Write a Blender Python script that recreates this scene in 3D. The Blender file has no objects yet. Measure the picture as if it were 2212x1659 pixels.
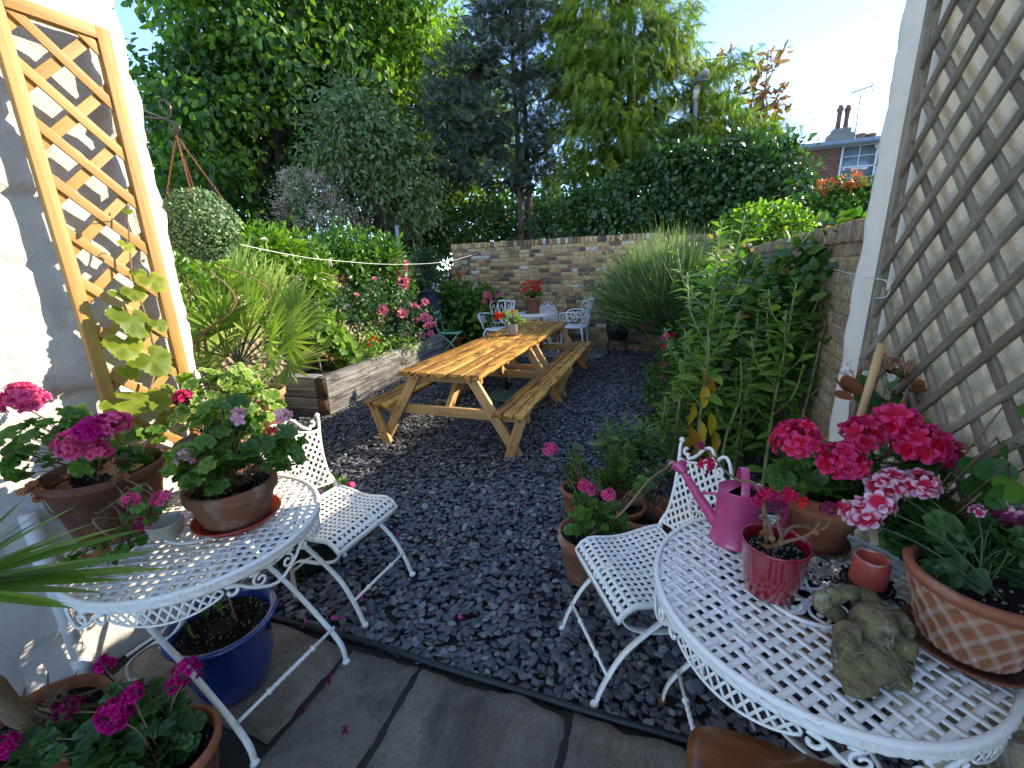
import bpy, math, random
import numpy as np
from mathutils import Vector, Matrix
random.seed(11); rng = np.random.default_rng(11)
S = bpy.context.scene; COL = S.collection
PI = math.pi; R = math.radians
# ---------------------------------------------------------------- camera
F_PX, CXP, CYP, EYE = 925.0, 1106.0, 829.5, 1.62          # measured on a 2212 px wide view of the photograph
PITCH, ROLL = math.atan(250/910.0), R(1.75)
FW = np.array([0, math.cos(PITCH), -math.sin(PITCH)]); _r = np.array([1.0, 0, 0]); _u = np.cross(_r, FW)
RT = math.cos(ROLL)*_r - math.sin(ROLL)*_u; UP = math.cos(ROLL)*_u + math.sin(ROLL)*_r
cd = bpy.data.cameras.new('camera'); cam = bpy.data.objects.new('camera', cd); COL.objects.link(cam)
cd.sensor_width = 36; cd.lens = 36*F_PX/2212; cd.clip_start = .02; cd.clip_end = 3000
cam.matrix_world = Matrix(((RT[0], UP[0], -FW[0], 0), (RT[1], UP[1], -FW[1], 0), (RT[2], UP[2], -FW[2], EYE), (0, 0, 0, 1)))
S.camera = cam
# ---------------------------------------------------------------- light
SUN_AZ, SUN_EL = R(77), R(25)
SUN = Vector((math.sin(SUN_AZ)*math.cos(SUN_EL), math.cos(SUN_AZ)*math.cos(SUN_EL), math.sin(SUN_EL)))
W = bpy.data.worlds.new('World'); S.world = W; W.use_nodes = True
nt = W.node_tree; sky = nt.nodes.new('ShaderNodeTexSky'); sky.sky_type = 'NISHITA'; sky.sun_disc = False
sky.sun_elevation = SUN_EL; sky.sun_rotation = SUN_AZ; sky.air_density = .46; sky.dust_density = 0.0; sky.ozone_density = 1.0
nt.links.new(sky.outputs[0], nt.nodes['Background'].inputs[0]); nt.nodes['Background'].inputs[1].default_value = .15
ld = bpy.data.lights.new('sun', 'SUN'); ld.energy = 2.0; ld.angle = R(.5); ld.color = (1, .87, .68)
sun = bpy.data.objects.new('sun', ld); COL.objects.link(sun); sun.rotation_euler = SUN.to_track_quat('Z', 'Y').to_euler()
S.view_settings.view_transform = 'Standard'; S.view_settings.look = 'None'; S.view_settings.gamma = 1
S.view_settings.exposure = 2.5
S.render.engine = 'CYCLES'
S.cycles.max_bounces = 8; S.cycles.diffuse_bounces = 6; S.cycles.transmission_bounces = 4; S.cycles.transparent_max_bounces = 4

# ---------------------------------------------------------------- placing: a ray of the survey view met with a level or a depth
def ray(x, y): return FW + RT*(x-CXP)/F_PX - UP*(y-CYP)/F_PX
def pz(x, y, z=0.0):
    d = ray(x, y); t = (z-EYE)/d[2]; return np.array([d[0]*t, d[1]*t, z])
def py(x, y, Y):
    d = ray(x, y); t = Y/d[1]; return np.array([d[0]*t, Y, EYE+d[2]*t])

# ---------------------------------------------------------------- mesh helpers
def nrm(v):
    v = np.asarray(v, float); n = np.linalg.norm(v, axis=-1, keepdims=True); return v/np.maximum(n, 1e-9)
class MB:
    def __init__(s): s.V = []; s.F = {}; s.A = []; s.G = []; s.B = []; s.n = 0
    def add(s, V, Fs, rnd=None, gc=None, rad=None):
        V = np.asarray(V, float).reshape(-1, 3); m = len(V)
        s.V.append(V)
        s.A.append(np.full(m, random.random()) if rnd is None else np.broadcast_to(np.asarray(rnd, float), (m,)))
        s.B.append(np.zeros(m) if rad is None else np.broadcast_to(np.asarray(rad, float), (m,)))
        s.G.append(V if gc is None else np.asarray(gc, float))
        for f in Fs:
            f = np.asarray(f, dtype=np.int64)
            if f.size: s.F.setdefault(f.shape[1], []).append(f+s.n)
        s.n += m
        return s
    def build(s, name, mat, parent=None, smooth=False, bevel=0):
        me = bpy.data.meshes.new(name)
        V = np.concatenate(s.V) if s.V else np.zeros((0, 3))
        if parent is not None and parent.get('_o') is not None: V = V-np.array(parent['_o'])
        Fl = [np.concatenate(v) for v in s.F.values()]
        me.vertices.add(len(V)); me.vertices.foreach_set('co', V.astype(np.float32).ravel())
        nl = sum(f.size for f in Fl); npoly = sum(len(f) for f in Fl)
        me.loops.add(nl); me.polygons.add(npoly)
        me.loops.foreach_set('vertex_index', np.concatenate([f.ravel() for f in Fl]).astype(np.int32))
        tot = np.concatenate([np.full(len(f), f.shape[1]) for f in Fl]); st = np.concatenate([[0], np.cumsum(tot)[:-1]])
        me.polygons.foreach_set('loop_start', st.astype(np.int32)); me.polygons.foreach_set('loop_total', tot.astype(np.int32))
        me.update(calc_edges=True)
        a = me.attributes.new('rnd', 'FLOAT', 'POINT'); a.data.foreach_set('value', np.concatenate(s.A).astype(np.float32))
        a = me.attributes.new('rad', 'FLOAT', 'POINT'); a.data.foreach_set('value', np.concatenate(s.B).astype(np.float32))
        a = me.attributes.new('gc', 'FLOAT_VECTOR', 'POINT'); a.data.foreach_set('vector', np.concatenate(s.G).astype(np.float32).ravel())
        if smooth: me.polygons.foreach_set('use_smooth', np.ones(npoly, dtype=bool))
        me.materials.append(mat)
        me.validate(verbose=False)
        o = bpy.data.objects.new(name, me); COL.objects.link(o)
        if parent is not None: o.parent = parent
        if bevel:
            b = o.modifiers.new('bevel', 'BEVEL'); b.width = bevel; b.segments = 2; b.limit_method = 'ANGLE'
        return o
def tag(o, label=None, cat=None, group=None, kind=None):
    if label: o['label'] = label
    if cat: o['category'] = cat
    if group: o['group'] = group
    if kind: o['kind'] = kind
    return o
def thing(name, label, cat, loc=(0, 0, 0), rz=0.0, group=None, world=False):
    """Empty at the thing's base. world=True: its parts are given in world coordinates and shifted to the base."""
    o = bpy.data.objects.new(name, None); COL.objects.link(o); o.location = tuple(float(c) for c in loc)
    o.rotation_euler = (0, 0, rz); o.empty_display_size = .1
    if world: o['_o'] = [float(c) for c in loc]
    return tag(o, label, cat, group)
def copy_tree(o, parent=None):
    c = o.copy(); COL.objects.link(c); c.parent = parent
    for ch in list(o.children): copy_tree(ch, c)
    return c
def sub(name, mb, mat, parent, **k):
    """a sub-part: a mesh under a part that is itself a mesh of the same local frame"""
    o = mb.build(name, mat, None, **k); o.parent = parent; return o

BOXF = [[0, 3, 2, 1], [4, 5, 6, 7], [0, 1, 5, 4], [1, 2, 6, 5], [2, 3, 7, 6], [3, 0, 4, 7]]
BOXV = np.array([[-.5, -.5, -.5], [.5, -.5, -.5], [.5, .5, -.5], [-.5, .5, -.5], [-.5, -.5, .5], [.5, -.5, .5], [.5, .5, .5], [-.5, .5, .5]])
def rotz(a): c, s = math.cos(a), math.sin(a); return np.array([[c, -s, 0], [s, c, 0], [0, 0, 1]])
def box(mb, c, size, M=None, rnd=None, grain=0):
    v = BOXV*np.array(size); off = np.random.default_rng(int(mb.n*7+13)).random(3)*20
    g = v[:, [grain, (grain+1) % 3, (grain+2) % 3]]+off
    if M is not None: v = v@np.asarray(M).T
    mb.add(v+np.array(c), [BOXF], rnd, g)
def beam(mb, a, b, w, t, up=(0, 0, 1), rnd=None):
    """plank from a to b, w wide (across up), t thick (along up)"""
    a = np.array(a, float); b = np.array(b, float); d = nrm(b-a); sd = nrm(np.cross(d, up)); u = np.cross(sd, d)
    box(mb, (a+b)/2, (np.linalg.norm(b-a), w, t), np.array([d, sd, u]).T, rnd)
def crom(P, n=8, closed=False):
    P = np.asarray(P, float); m = len(P); out = []
    idx = range(m if closed else m-1)
    for i in idx:
        p0, p1, p2, p3 = (P[(i-1) % m], P[i], P[(i+1) % m], P[(i+2) % m]) if closed else (P[max(i-1, 0)], P[i], P[i+1], P[min(i+2, m-1)])
        for k in range(n):
            t = k/n; out.append(.5*((2*p1)+(p2-p0)*t+(2*p0-5*p1+4*p2-p3)*t*t+(3*p1-p0-3*p2+p3)*t**3))
    if not closed: out.append(P[-1])
    return np.array(out)
def sweep(mb, P, prof, scale=None, up=(0, 0, 1), closed=False, rnd=None, caps=True, fixed=False):
    """profile (k,2) swept along P; fixed keeps the profile's first axis level with the given up"""
    P = np.asarray(P, float); m = len(P); prof = np.asarray(prof, float); k = len(prof)
    if m < 2: return
    T = nrm(np.roll(P, -1, 0)-np.roll(P, 1, 0)) if closed else nrm(np.gradient(P, axis=0))
    N = np.zeros_like(T); u0 = np.array(up, float)
    if fixed:
        N = nrm(np.cross(np.broadcast_to(u0, T.shape), T))
    else:
        n = np.cross(u0, T[0]); 
        if np.linalg.norm(n) < .05: n = np.cross((1, 0, .3), T[0])
        n = nrm(n)
        for i in range(m):
            n = nrm(n-T[i]*np.dot(n, T[i])); N[i] = n
    B = np.cross(T, N); sc = np.ones(m) if scale is None else np.asarray(scale, float)
    V = P[:, None, :]+(N[:, None, :]*prof[None, :, 0:1]+B[:, None, :]*prof[None, :, 1:2])*sc[:, None, None]
    L = np.concatenate([[0], np.cumsum(np.linalg.norm(np.diff(P, axis=0), axis=1))])
    off = random.random()*9
    G = np.concatenate([np.broadcast_to(L[:, None, None]+off, (m, k, 1)), np.broadcast_to(prof[None], (m, k, 2))], 2)
    q = []
    i = np.arange(m if closed else m-1); j = np.arange(k)
    I, J = np.meshgrid(i, j, indexing='ij'); I2 = (I+1) % m; J2 = (J+1) % k
    q = np.stack([I*k+J, I*k+J2, I2*k+J2, I2*k+J], -1).reshape(-1, 4)
    Fs = [q]
    if caps and not closed:
        Fs.append(np.array([list(range(k))[::-1], list(range((m-1)*k, m*k))]))
    mb.add(V.reshape(-1, 3), Fs, rnd, G.reshape(-1, 3))
def circ(r, n=8): a = np.arange(n)*2*PI/n; return np.stack([np.cos(a)*r, np.sin(a)*r], 1)
def tube(mb, P, r, n=8, scale=None, **k): sweep(mb, P, circ(r, n), scale, **k)
def rect(w, t): return np.array([[-w/2, -t/2], [w/2, -t/2], [w/2, t/2], [-w/2, t/2]])
def lathe(mb, prof, c=(0, 0, 0), n=40, sx=1.0, sy=1.0, rz=0.0, closed=True, rnd=None, wob=None, wmax=None):
    """prof: (r,z) from outside bottom round to the inside"""
    prof = np.asarray(prof, float); a = np.arange(n)*2*PI/n; m = len(prof)
    r = prof[:, 0][:, None]*np.ones(n)
    dw = None
    if wob is not None: dw = wob(a[None, :], prof[:, 1][:, None], prof[:, 0][:, None])*np.ones_like(r); r = r+dw
    V = np.stack([r*np.cos(a)*sx, r*np.sin(a)*sy, prof[:, 1][:, None]*np.ones(n)], -1).reshape(-1, 3)@rotz(rz).T+np.array(c, float)
    I, J = np.meshgrid(np.arange(m-1), np.arange(n), indexing='ij'); J2 = (J+1) % n
    Fs = [np.stack([I*n+J, I*n+J2, (I+1)*n+J2, (I+1)*n+J], -1).reshape(-1, 4)]
    if closed: Fs += [np.arange(n)[None, ::-1], np.arange((m-1)*n, m*n)[None, :]]
    mb.add(V, Fs, rnd, rad=None if wmax is None else np.clip(dw/wmax, 0, 1).ravel())
def ball(mb, c, r, n=10, sz=1.0, M=None, rnd=None, sx=1.0, sy=1.0, rad=None):
    th = np.linspace(0, PI, n+1)[1:-1]; ph = np.arange(2*n)*PI/n; k = 2*n
    V = np.stack([np.sin(th)[:, None]*np.cos(ph)*sx, np.sin(th)[:, None]*np.sin(ph)*sy, np.cos(th)[:, None]*np.ones(k)*sz], -1).reshape(-1, 3)*r
    V = np.concatenate([V, [[0, 0, r*sz], [0, 0, -r*sz]]]); m = len(th)
    if M is not None: V = V@np.asarray(M).T
    I, J = np.meshgrid(np.arange(m-1), np.arange(k), indexing='ij'); J2 = (J+1) % k
    q = np.stack([I*k+J, (I+1)*k+J, (I+1)*k+J2, I*k+J2], -1).reshape(-1, 4); j = np.arange(k)
    t = np.concatenate([np.stack([np.full(k, m*k), j, (j+1) % k], -1), np.stack([np.full(k, m*k+1), (m-1)*k+(j+1) % k, (m-1)*k+j], -1)])
    mb.add(V+np.array(c, float), [q, t], rnd, rad=rad)
# value noise
class VN:
    def __init__(s, seed): s.g = np.random.default_rng(seed).random((64, 64))
    def __call__(s, x, y):
        xi = np.floor(x).astype(int); yi = np.floor(y).astype(int); fx = x-xi; fy = y-yi
        fx = fx*fx*(3-2*fx); fy = fy*fy*(3-2*fy); g = s.g
        a = g[xi % 64, yi % 64]; b = g[(xi+1) % 64, yi % 64]; c = g[xi % 64, (yi+1) % 64]; d = g[(xi+1) % 64, (yi+1) % 64]
        return (a*(1-fx)+b*fx)*(1-fy)+(c*(1-fx)+d*fx)*fy-.5
vn = VN(3); vn2 = VN(8)
def fbm(x, y, o=4):
    s = 0; a = 1
    for k in range(o): s = s+a*vn(x*2**k+k*17, y*2**k+k*5); a *= .5
    return s
# ---------------------------------------------------------------- instancing of small templates into one mesh
def frames(D, N):
    """D: length direction, N: face normal -> matrices with columns side, D, N"""
    D = nrm(D); N = N-D*np.sum(D*N, -1, keepdims=True); N = nrm(N); Sd = np.cross(D, N)
    return np.stack([Sd, D, N], -1)
def inst(mb, T, P, M, s, rnd, rad=None):
    TV, TF, TR = T; n = len(P); k = len(TV)
    if n == 0: return
    s = np.asarray(s, float)
    s = s[:, None, None] if s.ndim == 1 else (s[:, None, :] if s.ndim == 2 else s)
    V = np.einsum('nij,nkj->nki', M, TV[None]*s)+P[:, None, :]
    mb.V.append(V.reshape(-1, 3)); mb.A.append(np.repeat(rnd, k)); mb.G.append(V.reshape(-1, 3))
    mb.B.append(np.tile(TR, n))
    for f in TF:
        mb.F.setdefault(f.shape[1], []).append((f[None]+(np.arange(n)*k)[:, None, None]+mb.n).reshape(-1, f.shape[1]))
    mb.n += n*k
def Tm(V, F): V = np.array(V, float); return V, [np.array(f) for f in F]
def leaf_t(w=.45, fold=.12, droop=.1, wide=.45):
    V = [[0, 0, 0], [0, .35, 0], [0, .7, -droop*.4], [0, 1, -droop]]
    for s in (-1, 1): V += [[s*w*.5*.8, wide*.5, fold*.8], [s*w*.5, wide, fold], [s*w*.28, .82, fold*.5-droop*.6]]
    F3 = [[0, 1, 4], [0, 7, 1], [2, 3, 6], [2, 9, 3]]; F4 = [[1, 2, 5, 4], [1, 7, 8, 2]]
    F3 += [[2, 6, 5], [2, 8, 9]]
    return np.array(V, float), [np.array(F3), np.array(F4)], np.array([0, .35, .7, 1, .3, .5, .8, .3, .5, .8])
def blade_t(w=.06, droop=.25):
    V = []; 
    for i, y in enumerate((0, .3, .6, .85)):
        ww = w*(.6, 1, .8, .45)[i]; V += [[-ww/2, y, -droop*y*y+.02*w], [ww/2, y, -droop*y*y+.02*w]]
    V += [[0, 1, -droop]]
    return np.array(V, float), [np.array([[0, 1, 3, 2], [2, 3, 5, 4], [4, 5, 7, 6]]), np.array([[6, 7, 8]])], np.array([0, 0, .3, .3, .6, .6, .85, .85, 1.])
def polar_t(n, rf, cup=.15, wav=.05, wn=7, cy=.0, ring=.5):
    """a round leaf: rim radius rf(a), centre at the origin + cy, length direction Y"""
    a = np.arange(n)*2*PI/n+PI/2; r = np.array([rf(t) for t in a])
    rim = np.stack([r*np.cos(a), r*np.sin(a)+cy, cup*r**2+wav*np.sin(wn*a)*r], 1)
    mid = np.stack([r*ring*np.cos(a), r*ring*np.sin(a)+cy, cup*(r*ring)**2-.02+wav*.3*np.sin(wn*a)], 1)
    V = np.concatenate([[[0, cy, -.02]], mid, rim]); j = np.arange(n); j2 = (j+1) % n
    return V, [np.stack([np.zeros(n, int), 1+j, 1+j2], 1), np.stack([1+j, 1+n+j, 1+n+j2, 1+j2], 1)], np.concatenate([[0], np.full(n, ring), np.ones(n)])
def notch(a, d=.75, w=.28):
    x = (a+PI/2+PI) % (2*PI)-PI      # distance from the stalk side
    return 1-d*math.exp(-(x/w)**2)
GER = polar_t(28, lambda a: .5*notch(a)*(1+.07*math.cos(7*(a-PI/2)))*(1+.025*math.cos(28*a)), cup=.25, wav=.10, wn=7)
IVYG = polar_t(15, lambda a: .5*notch(a, .5)*(1+.16*math.cos(5*(a-PI/2))), cup=.2, wav=.04, wn=5)
VINE = polar_t(40, lambda a: .5*notch(a, .8, .22)*(1+.13*math.cos(3*(a-PI/2)))*(1+.05*math.cos(20*a)), cup=-.35, wav=.06, wn=5)
ROUNDL = polar_t(14, lambda a: .5*(1+.15*math.cos(a-PI/2)**3)*(1+.12*max(0, math.sin(a))**8), cup=.25, wav=.03, wn=3, cy=.4)
LEAF = leaf_t(); LAUREL = leaf_t(.38, .07, .12); WIDE = leaf_t(.62, .09, .15); LANCE = leaf_t(.2, .04, .35, .4); SMALL = leaf_t(.6, .1, .05)
BLADE = blade_t()
def petal_t():
    V = []; r = []
    for i, (y, w) in enumerate(((.0, .08), (.35, .34), (.7, .62), (1., .42))):
        z = .25*y-.22*y*y
        V += [[-w/2, y-.04*i, z+.05*w], [0, y+(.03 if i == 3 else 0), z-.02], [w/2, y-.04*i, z+.05*w]]; r += [y]*3
    q = [];
    for i in range(3):
        for j in range(2): b = i*3+j; q.append([b, b+1, b+4, b+3])
    return np.array(V), [np.array(q)], np.array(r)
PETAL = petal_t()
def floret_t(n=5, layers=1, ruff=0.0, cupd=0.0, seed=1):
    g = np.random.default_rng(seed); VV = []; FF = []; RR = []; k = 0
    V, F, r = PETAL
    for L in range(layers):
        s = 1-.22*L
        for i in range(n):
            a = 2*PI*(i+.5*L)/n+g.normal()*.08; t = .15+cupd+.45*L+g.normal()*.08
            v = V*np.array([s*1.15, s, s]); v = v+g.normal(size=v.shape)*ruff*r[:, None]
            c, sn = math.cos(t), math.sin(t); v = np.stack([v[:, 0], v[:, 1]*c-v[:, 2]*sn, v[:, 1]*sn+v[:, 2]*c], 1)
            v = v@rotz(a).T; v[:, 2] += .04*L
            VV.append(v*.5); FF.append(F[0]+k); RR.append(r); k += len(v)
    return np.concatenate(VV), [np.concatenate(FF)], np.concatenate(RR)
FLO = floret_t(); FLOD = floret_t(6, 3, .06, .1); ROSE = floret_t(6, 4, .05, .35, 4)
def rot_about(n):
    """random frames whose normal is n"""
    m = len(n); r = nrm(rng.normal(size=(m, 3))); D = np.cross(n, r); return frames(D, n)
def head(mb, c, rad, n, size, T=FLO, updir=(0, 0, 1), hemi=-.25):
    """a ball of florets"""
    u = nrm(rng.normal(size=(n*6+60, 3))); up = nrm(np.array(updir, float)); u = u[(u@up) > hemi]
    # spread evenly: farthest picks
    keep = [0]
    for _ in range(min(n, len(u))-1):
        d = np.min(np.linalg.norm(u[:, None]-u[keep][None], axis=2), axis=1); keep.append(int(d.argmax()))
    u = u[keep]; m = len(u)
    P = np.array(c, float)+u*rad*rng.uniform(.75, 1.05, (m, 1))
    N = nrm(u+rng.normal(size=(m, 3))*.25)
    inst(mb, T, P, rot_about(N), size*rng.uniform(.8, 1.15, m), rng.random(m))
print('helpers ok')
# ---------------------------------------------------------------- materials
class NT:
    def __init__(s, name):
        s.m = bpy.data.materials.new(name); s.m.use_nodes = True; s.t = s.m.node_tree; s.b = s.t.nodes['Principled BSDF']; s.o = s.t.nodes['Material Output']
    def n(s, typ, **k):
        x = s.t.nodes.new(typ)
        for a, v in k.items(): setattr(x, a, v)
        return x
    def l(s, a, b): s.t.links.new(a, b)
    def attr(s, nm, out='Fac'): a = s.n('ShaderNodeAttribute'); a.attribute_name = nm; return a.outputs[out]
    def coord(s, kind, stretch=(1, 1, 1)):
        if kind == 'gc': c = s.attr('gc', 'Vector')
        else: c = s.n('ShaderNodeTexCoord').outputs[kind]
        mp = s.n('ShaderNodeMapping'); mp.inputs['Scale'].default_value = stretch; s.l(c, mp.inputs[0]); return mp.outputs[0]
    def noise(s, co, scale, detail=6, rough=.6, dist=0, fac=True):
        x = s.n('ShaderNodeTexNoise'); x.inputs['Scale'].default_value = scale; x.inputs['Detail'].default_value = detail
        x.inputs['Roughness'].default_value = rough; x.inputs['Distortion'].default_value = dist; s.l(co, x.inputs['Vector']); return x.outputs[0 if fac else 1]
    def vor(s, co, scale, feat='F1', out='Distance'):
        x = s.n('ShaderNodeTexVoronoi', feature=feat); x.inputs['Scale'].default_value = scale; s.l(co, x.inputs['Vector']); return x.outputs[out]
    def ramp(s, f, stops, interp='LINEAR'):
        x = s.n('ShaderNodeValToRGB'); r = x.color_ramp; r.interpolation = interp
        while len(r.elements) < len(stops): r.elements.new(.5)
        for e, (p, c) in zip(r.elements, stops): e.position = p; e.color = (*c, 1) if len(c) == 3 else c
        s.l(f, x.inputs[0]); return x.outputs[0]
    def math(s, op, a, b=None, c=None):
        x = s.n('ShaderNodeMath', operation=op)
        for i, v in enumerate((a, b, c)):
            if v is None: continue
            if isinstance(v, (int, float)): x.inputs[i].default_value = v
            else: s.l(v, x.inputs[i])
        return x.outputs[0]
    def mix(s, f, a, b, mode='MIX'):
        x = s.n('ShaderNodeMix', data_type='RGBA', blend_type=mode)
        for i, v in ((0, f), (6, a), (7, b)):
            if isinstance(v, (int, float)): x.inputs[i].default_value = v
            elif isinstance(v, tuple): x.inputs[i].default_value = (*v, 1)
            else: s.l(v, x.inputs[i])
        return x.outputs[2]
    def bump(s, h, dist=.01, strength=1.0, nrm=None):
        x = s.n('ShaderNodeBump'); x.inputs['Distance'].default_value = dist; x.inputs['Strength'].default_value = strength
        s.l(h, x.inputs['Height']); 
        if nrm is not None: s.l(nrm, x.inputs['Normal'])
        return x.outputs[0]
    def out(s, col=None, rough=.6, normal=None, metal=0, spec=None, coat=0):
        if col is not None:
            if isinstance(col, tuple): s.b.inputs['Base Color'].default_value = (*col, 1)
            else: s.l(col, s.b.inputs['Base Color'])
        if isinstance(rough, (int, float)): s.b.inputs['Roughness'].default_value = rough
        else: s.l(rough, s.b.inputs['Roughness'])
        s.b.inputs['Metallic'].default_value = metal
        if spec is not None: s.b.inputs['Specular IOR Level'].default_value = spec
        if coat: s.b.inputs['Coat Weight'].default_value = coat
        if normal is not None: s.l(normal, s.b.inputs['Normal'])
        return s.m
def C(h, k=1.0):
    """sRGB hex -> linear"""
    v = [int(h[i:i+2], 16)/255 for i in (0, 2, 4)]; return tuple(k*(c/12.92 if c <= .04045 else ((c+.055)/1.055)**2.4) for c in v)
def leafmat(name, stops, trans=.4, rough=.45, vein=None, edge=None, spec=.4, tcol=None):
    """stops over the per-leaf value; edge=(colour,from,to) a rim colour over 'rad'"""
    stops = [(p, (c[0]*1.16, c[1]*1.03, c[2]*.88)) for p, c in stops]
    t = NT(name); f = t.attr('rnd'); co = t.coord('Object')
    f = t.math('ADD', f, t.math('MULTIPLY', t.math('SUBTRACT', t.noise(co, 9, 2), .5), .25))
    c = t.ramp(f, stops)
    if vein: c = t.mix(t.ramp(t.attr('rad'), [(.0, (0, 0, 0)), (vein[1], (1, 1, 1)), (vein[2], (1, 1, 1)), (min(vein[2]+.15, 1), (0, 0, 0))]), c, vein[0], 'MULTIPLY')
    if edge: c = t.mix(t.ramp(t.attr('rad'), [(edge[1], (0, 0, 0)), (edge[2], (1, 1, 1))]), c, edge[0])
    n = t.bump(t.noise(co, 120, 2), .002, .4)
    t.out(c, rough, n, spec=spec)
    tr = t.n('ShaderNodeBsdfTranslucent'); 
    t.l(t.mix(1.0, c, tcol or (1.6, 1.9, .7), 'MULTIPLY'), tr.inputs[0])
    mx = t.n('ShaderNodeMixShader'); mx.inputs[0].default_value = trans
    t.l(t.b.outputs[0], mx.inputs[1]); t.l(tr.outputs[0], mx.inputs[2]); t.l(mx.outputs[0], t.o.inputs[0]); return t.m
def petalmat(name, centre, edge, a=.35, b=.9, var=.25):
    t = NT(name); c = t.ramp(t.attr('rad'), [(a, centre), (b, edge)])
    c = t.mix(t.math('MULTIPLY', t.attr('rnd'), var), c, tuple(x*.45 for x in edge))
    t.out(c, .6, spec=.2)
    tr = t.n('ShaderNodeBsdfTranslucent'); t.l(c, tr.inputs[0]); mx = t.n('ShaderNodeMixShader'); mx.inputs[0].default_value = .3
    t.l(t.b.outputs[0], mx.inputs[1]); t.l(tr.outputs[0], mx.inputs[2]); t.l(mx.outputs[0], t.o.inputs[0]); return t.m
def woodmat(name, stops, rough=.6, grain=(1.5, 28, 28), bump=.0015, stain=None, var=.35, coat=0):
    t = NT(name); co = t.coord('gc', grain); n1 = t.noise(co, 1.6, 7, .62, .8)
    n2 = t.noise(t.coord('gc', (3, 6, 6)), 1.2, 4)
    f = t.math('ADD', t.math('MULTIPLY', n1, .75), t.math('MULTIPLY', n2, .3))
    f = t.math('ADD', f, t.math('MULTIPLY', t.math('SUBTRACT', t.attr('rnd'), .5), var*.4))
    c = t.ramp(f, stops)
    kn = t.vor(t.coord('gc', (2.2, 7, 7)), 1.3); c = t.mix(t.ramp(kn, [(.03, (.75, .75, .75)), (.09, (0, 0, 0))]), c, stops[0][1])
    if stain:
        st = t.noise(t.coord('gc', stain[3]), 1.0, 8, .72, .6)
        c = t.mix(t.ramp(st, [(stain[1], (0, 0, 0)), (stain[2], (1, 1, 1))]), c, stain[0])
    cr = t.ramp(t.noise(t.coord('gc', (grain[0], grain[1]*1.6, grain[2]*1.6)), 1.4, 4), [(.40, (0, 0, 0)), (.47, (1, 1, 1))])
    return t.out(c, rough, t.bump(t.mix(.35, n1, cr), bump, 1), coat=coat)
def claymat(name, base, dark, lime, limeamt=.55, rough=.85):
    t = NT(name); co = t.coord('Object')
    c = t.mix(t.noise(co, 14, 6), base, dark)
    c = t.mix(t.math('MULTIPLY', t.ramp(t.noise(co, 6, 8, .7, .5), [(.52, (0, 0, 0)), (.72, (1, 1, 1))]), limeamt), c, lime)
    c = t.mix(t.math('MULTIPLY', t.ramp(t.noise(t.coord('Object', (1, 1, 4)), 5, 7, .7), [(.50, (0, 0, 0)), (.66, (1, 1, 1))]), .45), c, tuple(x*.35 for x in dark))
    c = t.mix(t.math('MULTIPLY', t.attr('rad'), .55), c, lime)
    return t.out(c, rough, t.bump(t.noise(co, 90, 5), .002, .6))
def plain(name, col, rough=.5, var=.15, scale=20, metal=0, bump=.0008, spec=None, coat=0, bs=120):
    t = NT(name); co = t.coord('Object')
    c = t.mix(t.math('MULTIPLY', t.noise(co, scale, 6), var*2), col, tuple(x*.5 for x in col))
    return t.out(c, rough, t.bump(t.noise(co, bs, 4), bump, .6), metal, spec, coat)
def whitemetal(name, base, rust=True):
    t = NT(name); co = t.coord('Object')
    c = t.mix(t.ramp(t.noise(co, 11, 6, .7), [(.45, (0, 0, 0)), (.7, (.55, .55, .55))]), base, tuple(b*q for b, q in zip(base, (.86, .8, .68))))
    if rust: c = t.mix(t.ramp(t.noise(co, 26, 8, .75), [(.62, (0, 0, 0)), (.70, (.8, .8, .8))]), c, (.34, .2, .1))
    return t.out(c, .42, t.bump(t.noise(co, 160, 5, .7), .0015, .8), spec=.5)
def brickmat(name, stops, mottled=True):
    t = NT(name); co = t.coord('Object'); f = t.attr('rnd')
    c = t.ramp(f, stops, 'CONSTANT')
    c = t.mix(t.ramp(t.noise(co, 26, 7, .8), [(.42, (0, 0, 0)), (.62, (.85, .85, .85))]), c, (.12, .085, .05))
    c = t.mix(t.ramp(t.noise(co, 9, 8, .75), [(.55, (0, 0, 0)), (.75, (.6, .6, .6))]), c, (.45, .42, .34))
    c = t.mix(t.ramp(t.noise(co, 1.3, 6, .7), [(.50, (0, 0, 0)), (.68, (.6, .6, .6))]), c, (.07, .06, .035))
    return t.out(c, .9, t.bump(t.noise(co, 55, 8, .8), .012, .9))

M = {}
M['slatchip'] = None
def _slate():
    t = NT('slate'); co = t.coord('Object'); f = t.attr('rnd')
    c = t.ramp(f, [(0, C('4c4e54')), (.25, C('606268')), (.5, C('72747c')), (.7, C('6a5f60')), (.85, C('84898e')), (.97, C('9aa29c'))])
    c = t.mix(t.math('MULTIPLY', t.noise(co, 60, 5, .7), .7), c, C('34323a'))
    r = t.ramp(t.noise(co, 30, 3), [(.3, (.48, .48, .48)), (.7, (.75, .75, .75))])
    return t.out(c, r, t.bump(t.noise(co, 110, 5, .7), .004, .8), spec=.55)
M['slate'] = _slate()
def _earth(name, a, b, sc=40):
    t = NT(name); co = t.coord('Object'); return t.out(t.mix(t.noise(co, sc, 8, .75), a, b), .95, t.bump(t.noise(co, sc*2, 6, .8), .02, 1))
M['under'] = _earth('ground under slate', C('2c2b2e'), C('48464a'))
def _soil():
    t = NT('potting soil'); co = t.coord('Object'); c = t.mix(t.noise(co, 60, 8, .75), (.006, .004, .003), (.035, .022, .014))
    return t.out(t.mix(t.ramp(t.attr('rad'), [(.4, (0, 0, 0)), (.5, (1, 1, 1))]), c, (.62, .52, .38)), .95, t.bump(t.noise(co, 120, 6, .8), .02, 1))
M['soil'] = _soil()
M['earth'] = _earth('garden earth', (.02, .014, .008), (.06, .045, .025), 20)
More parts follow.
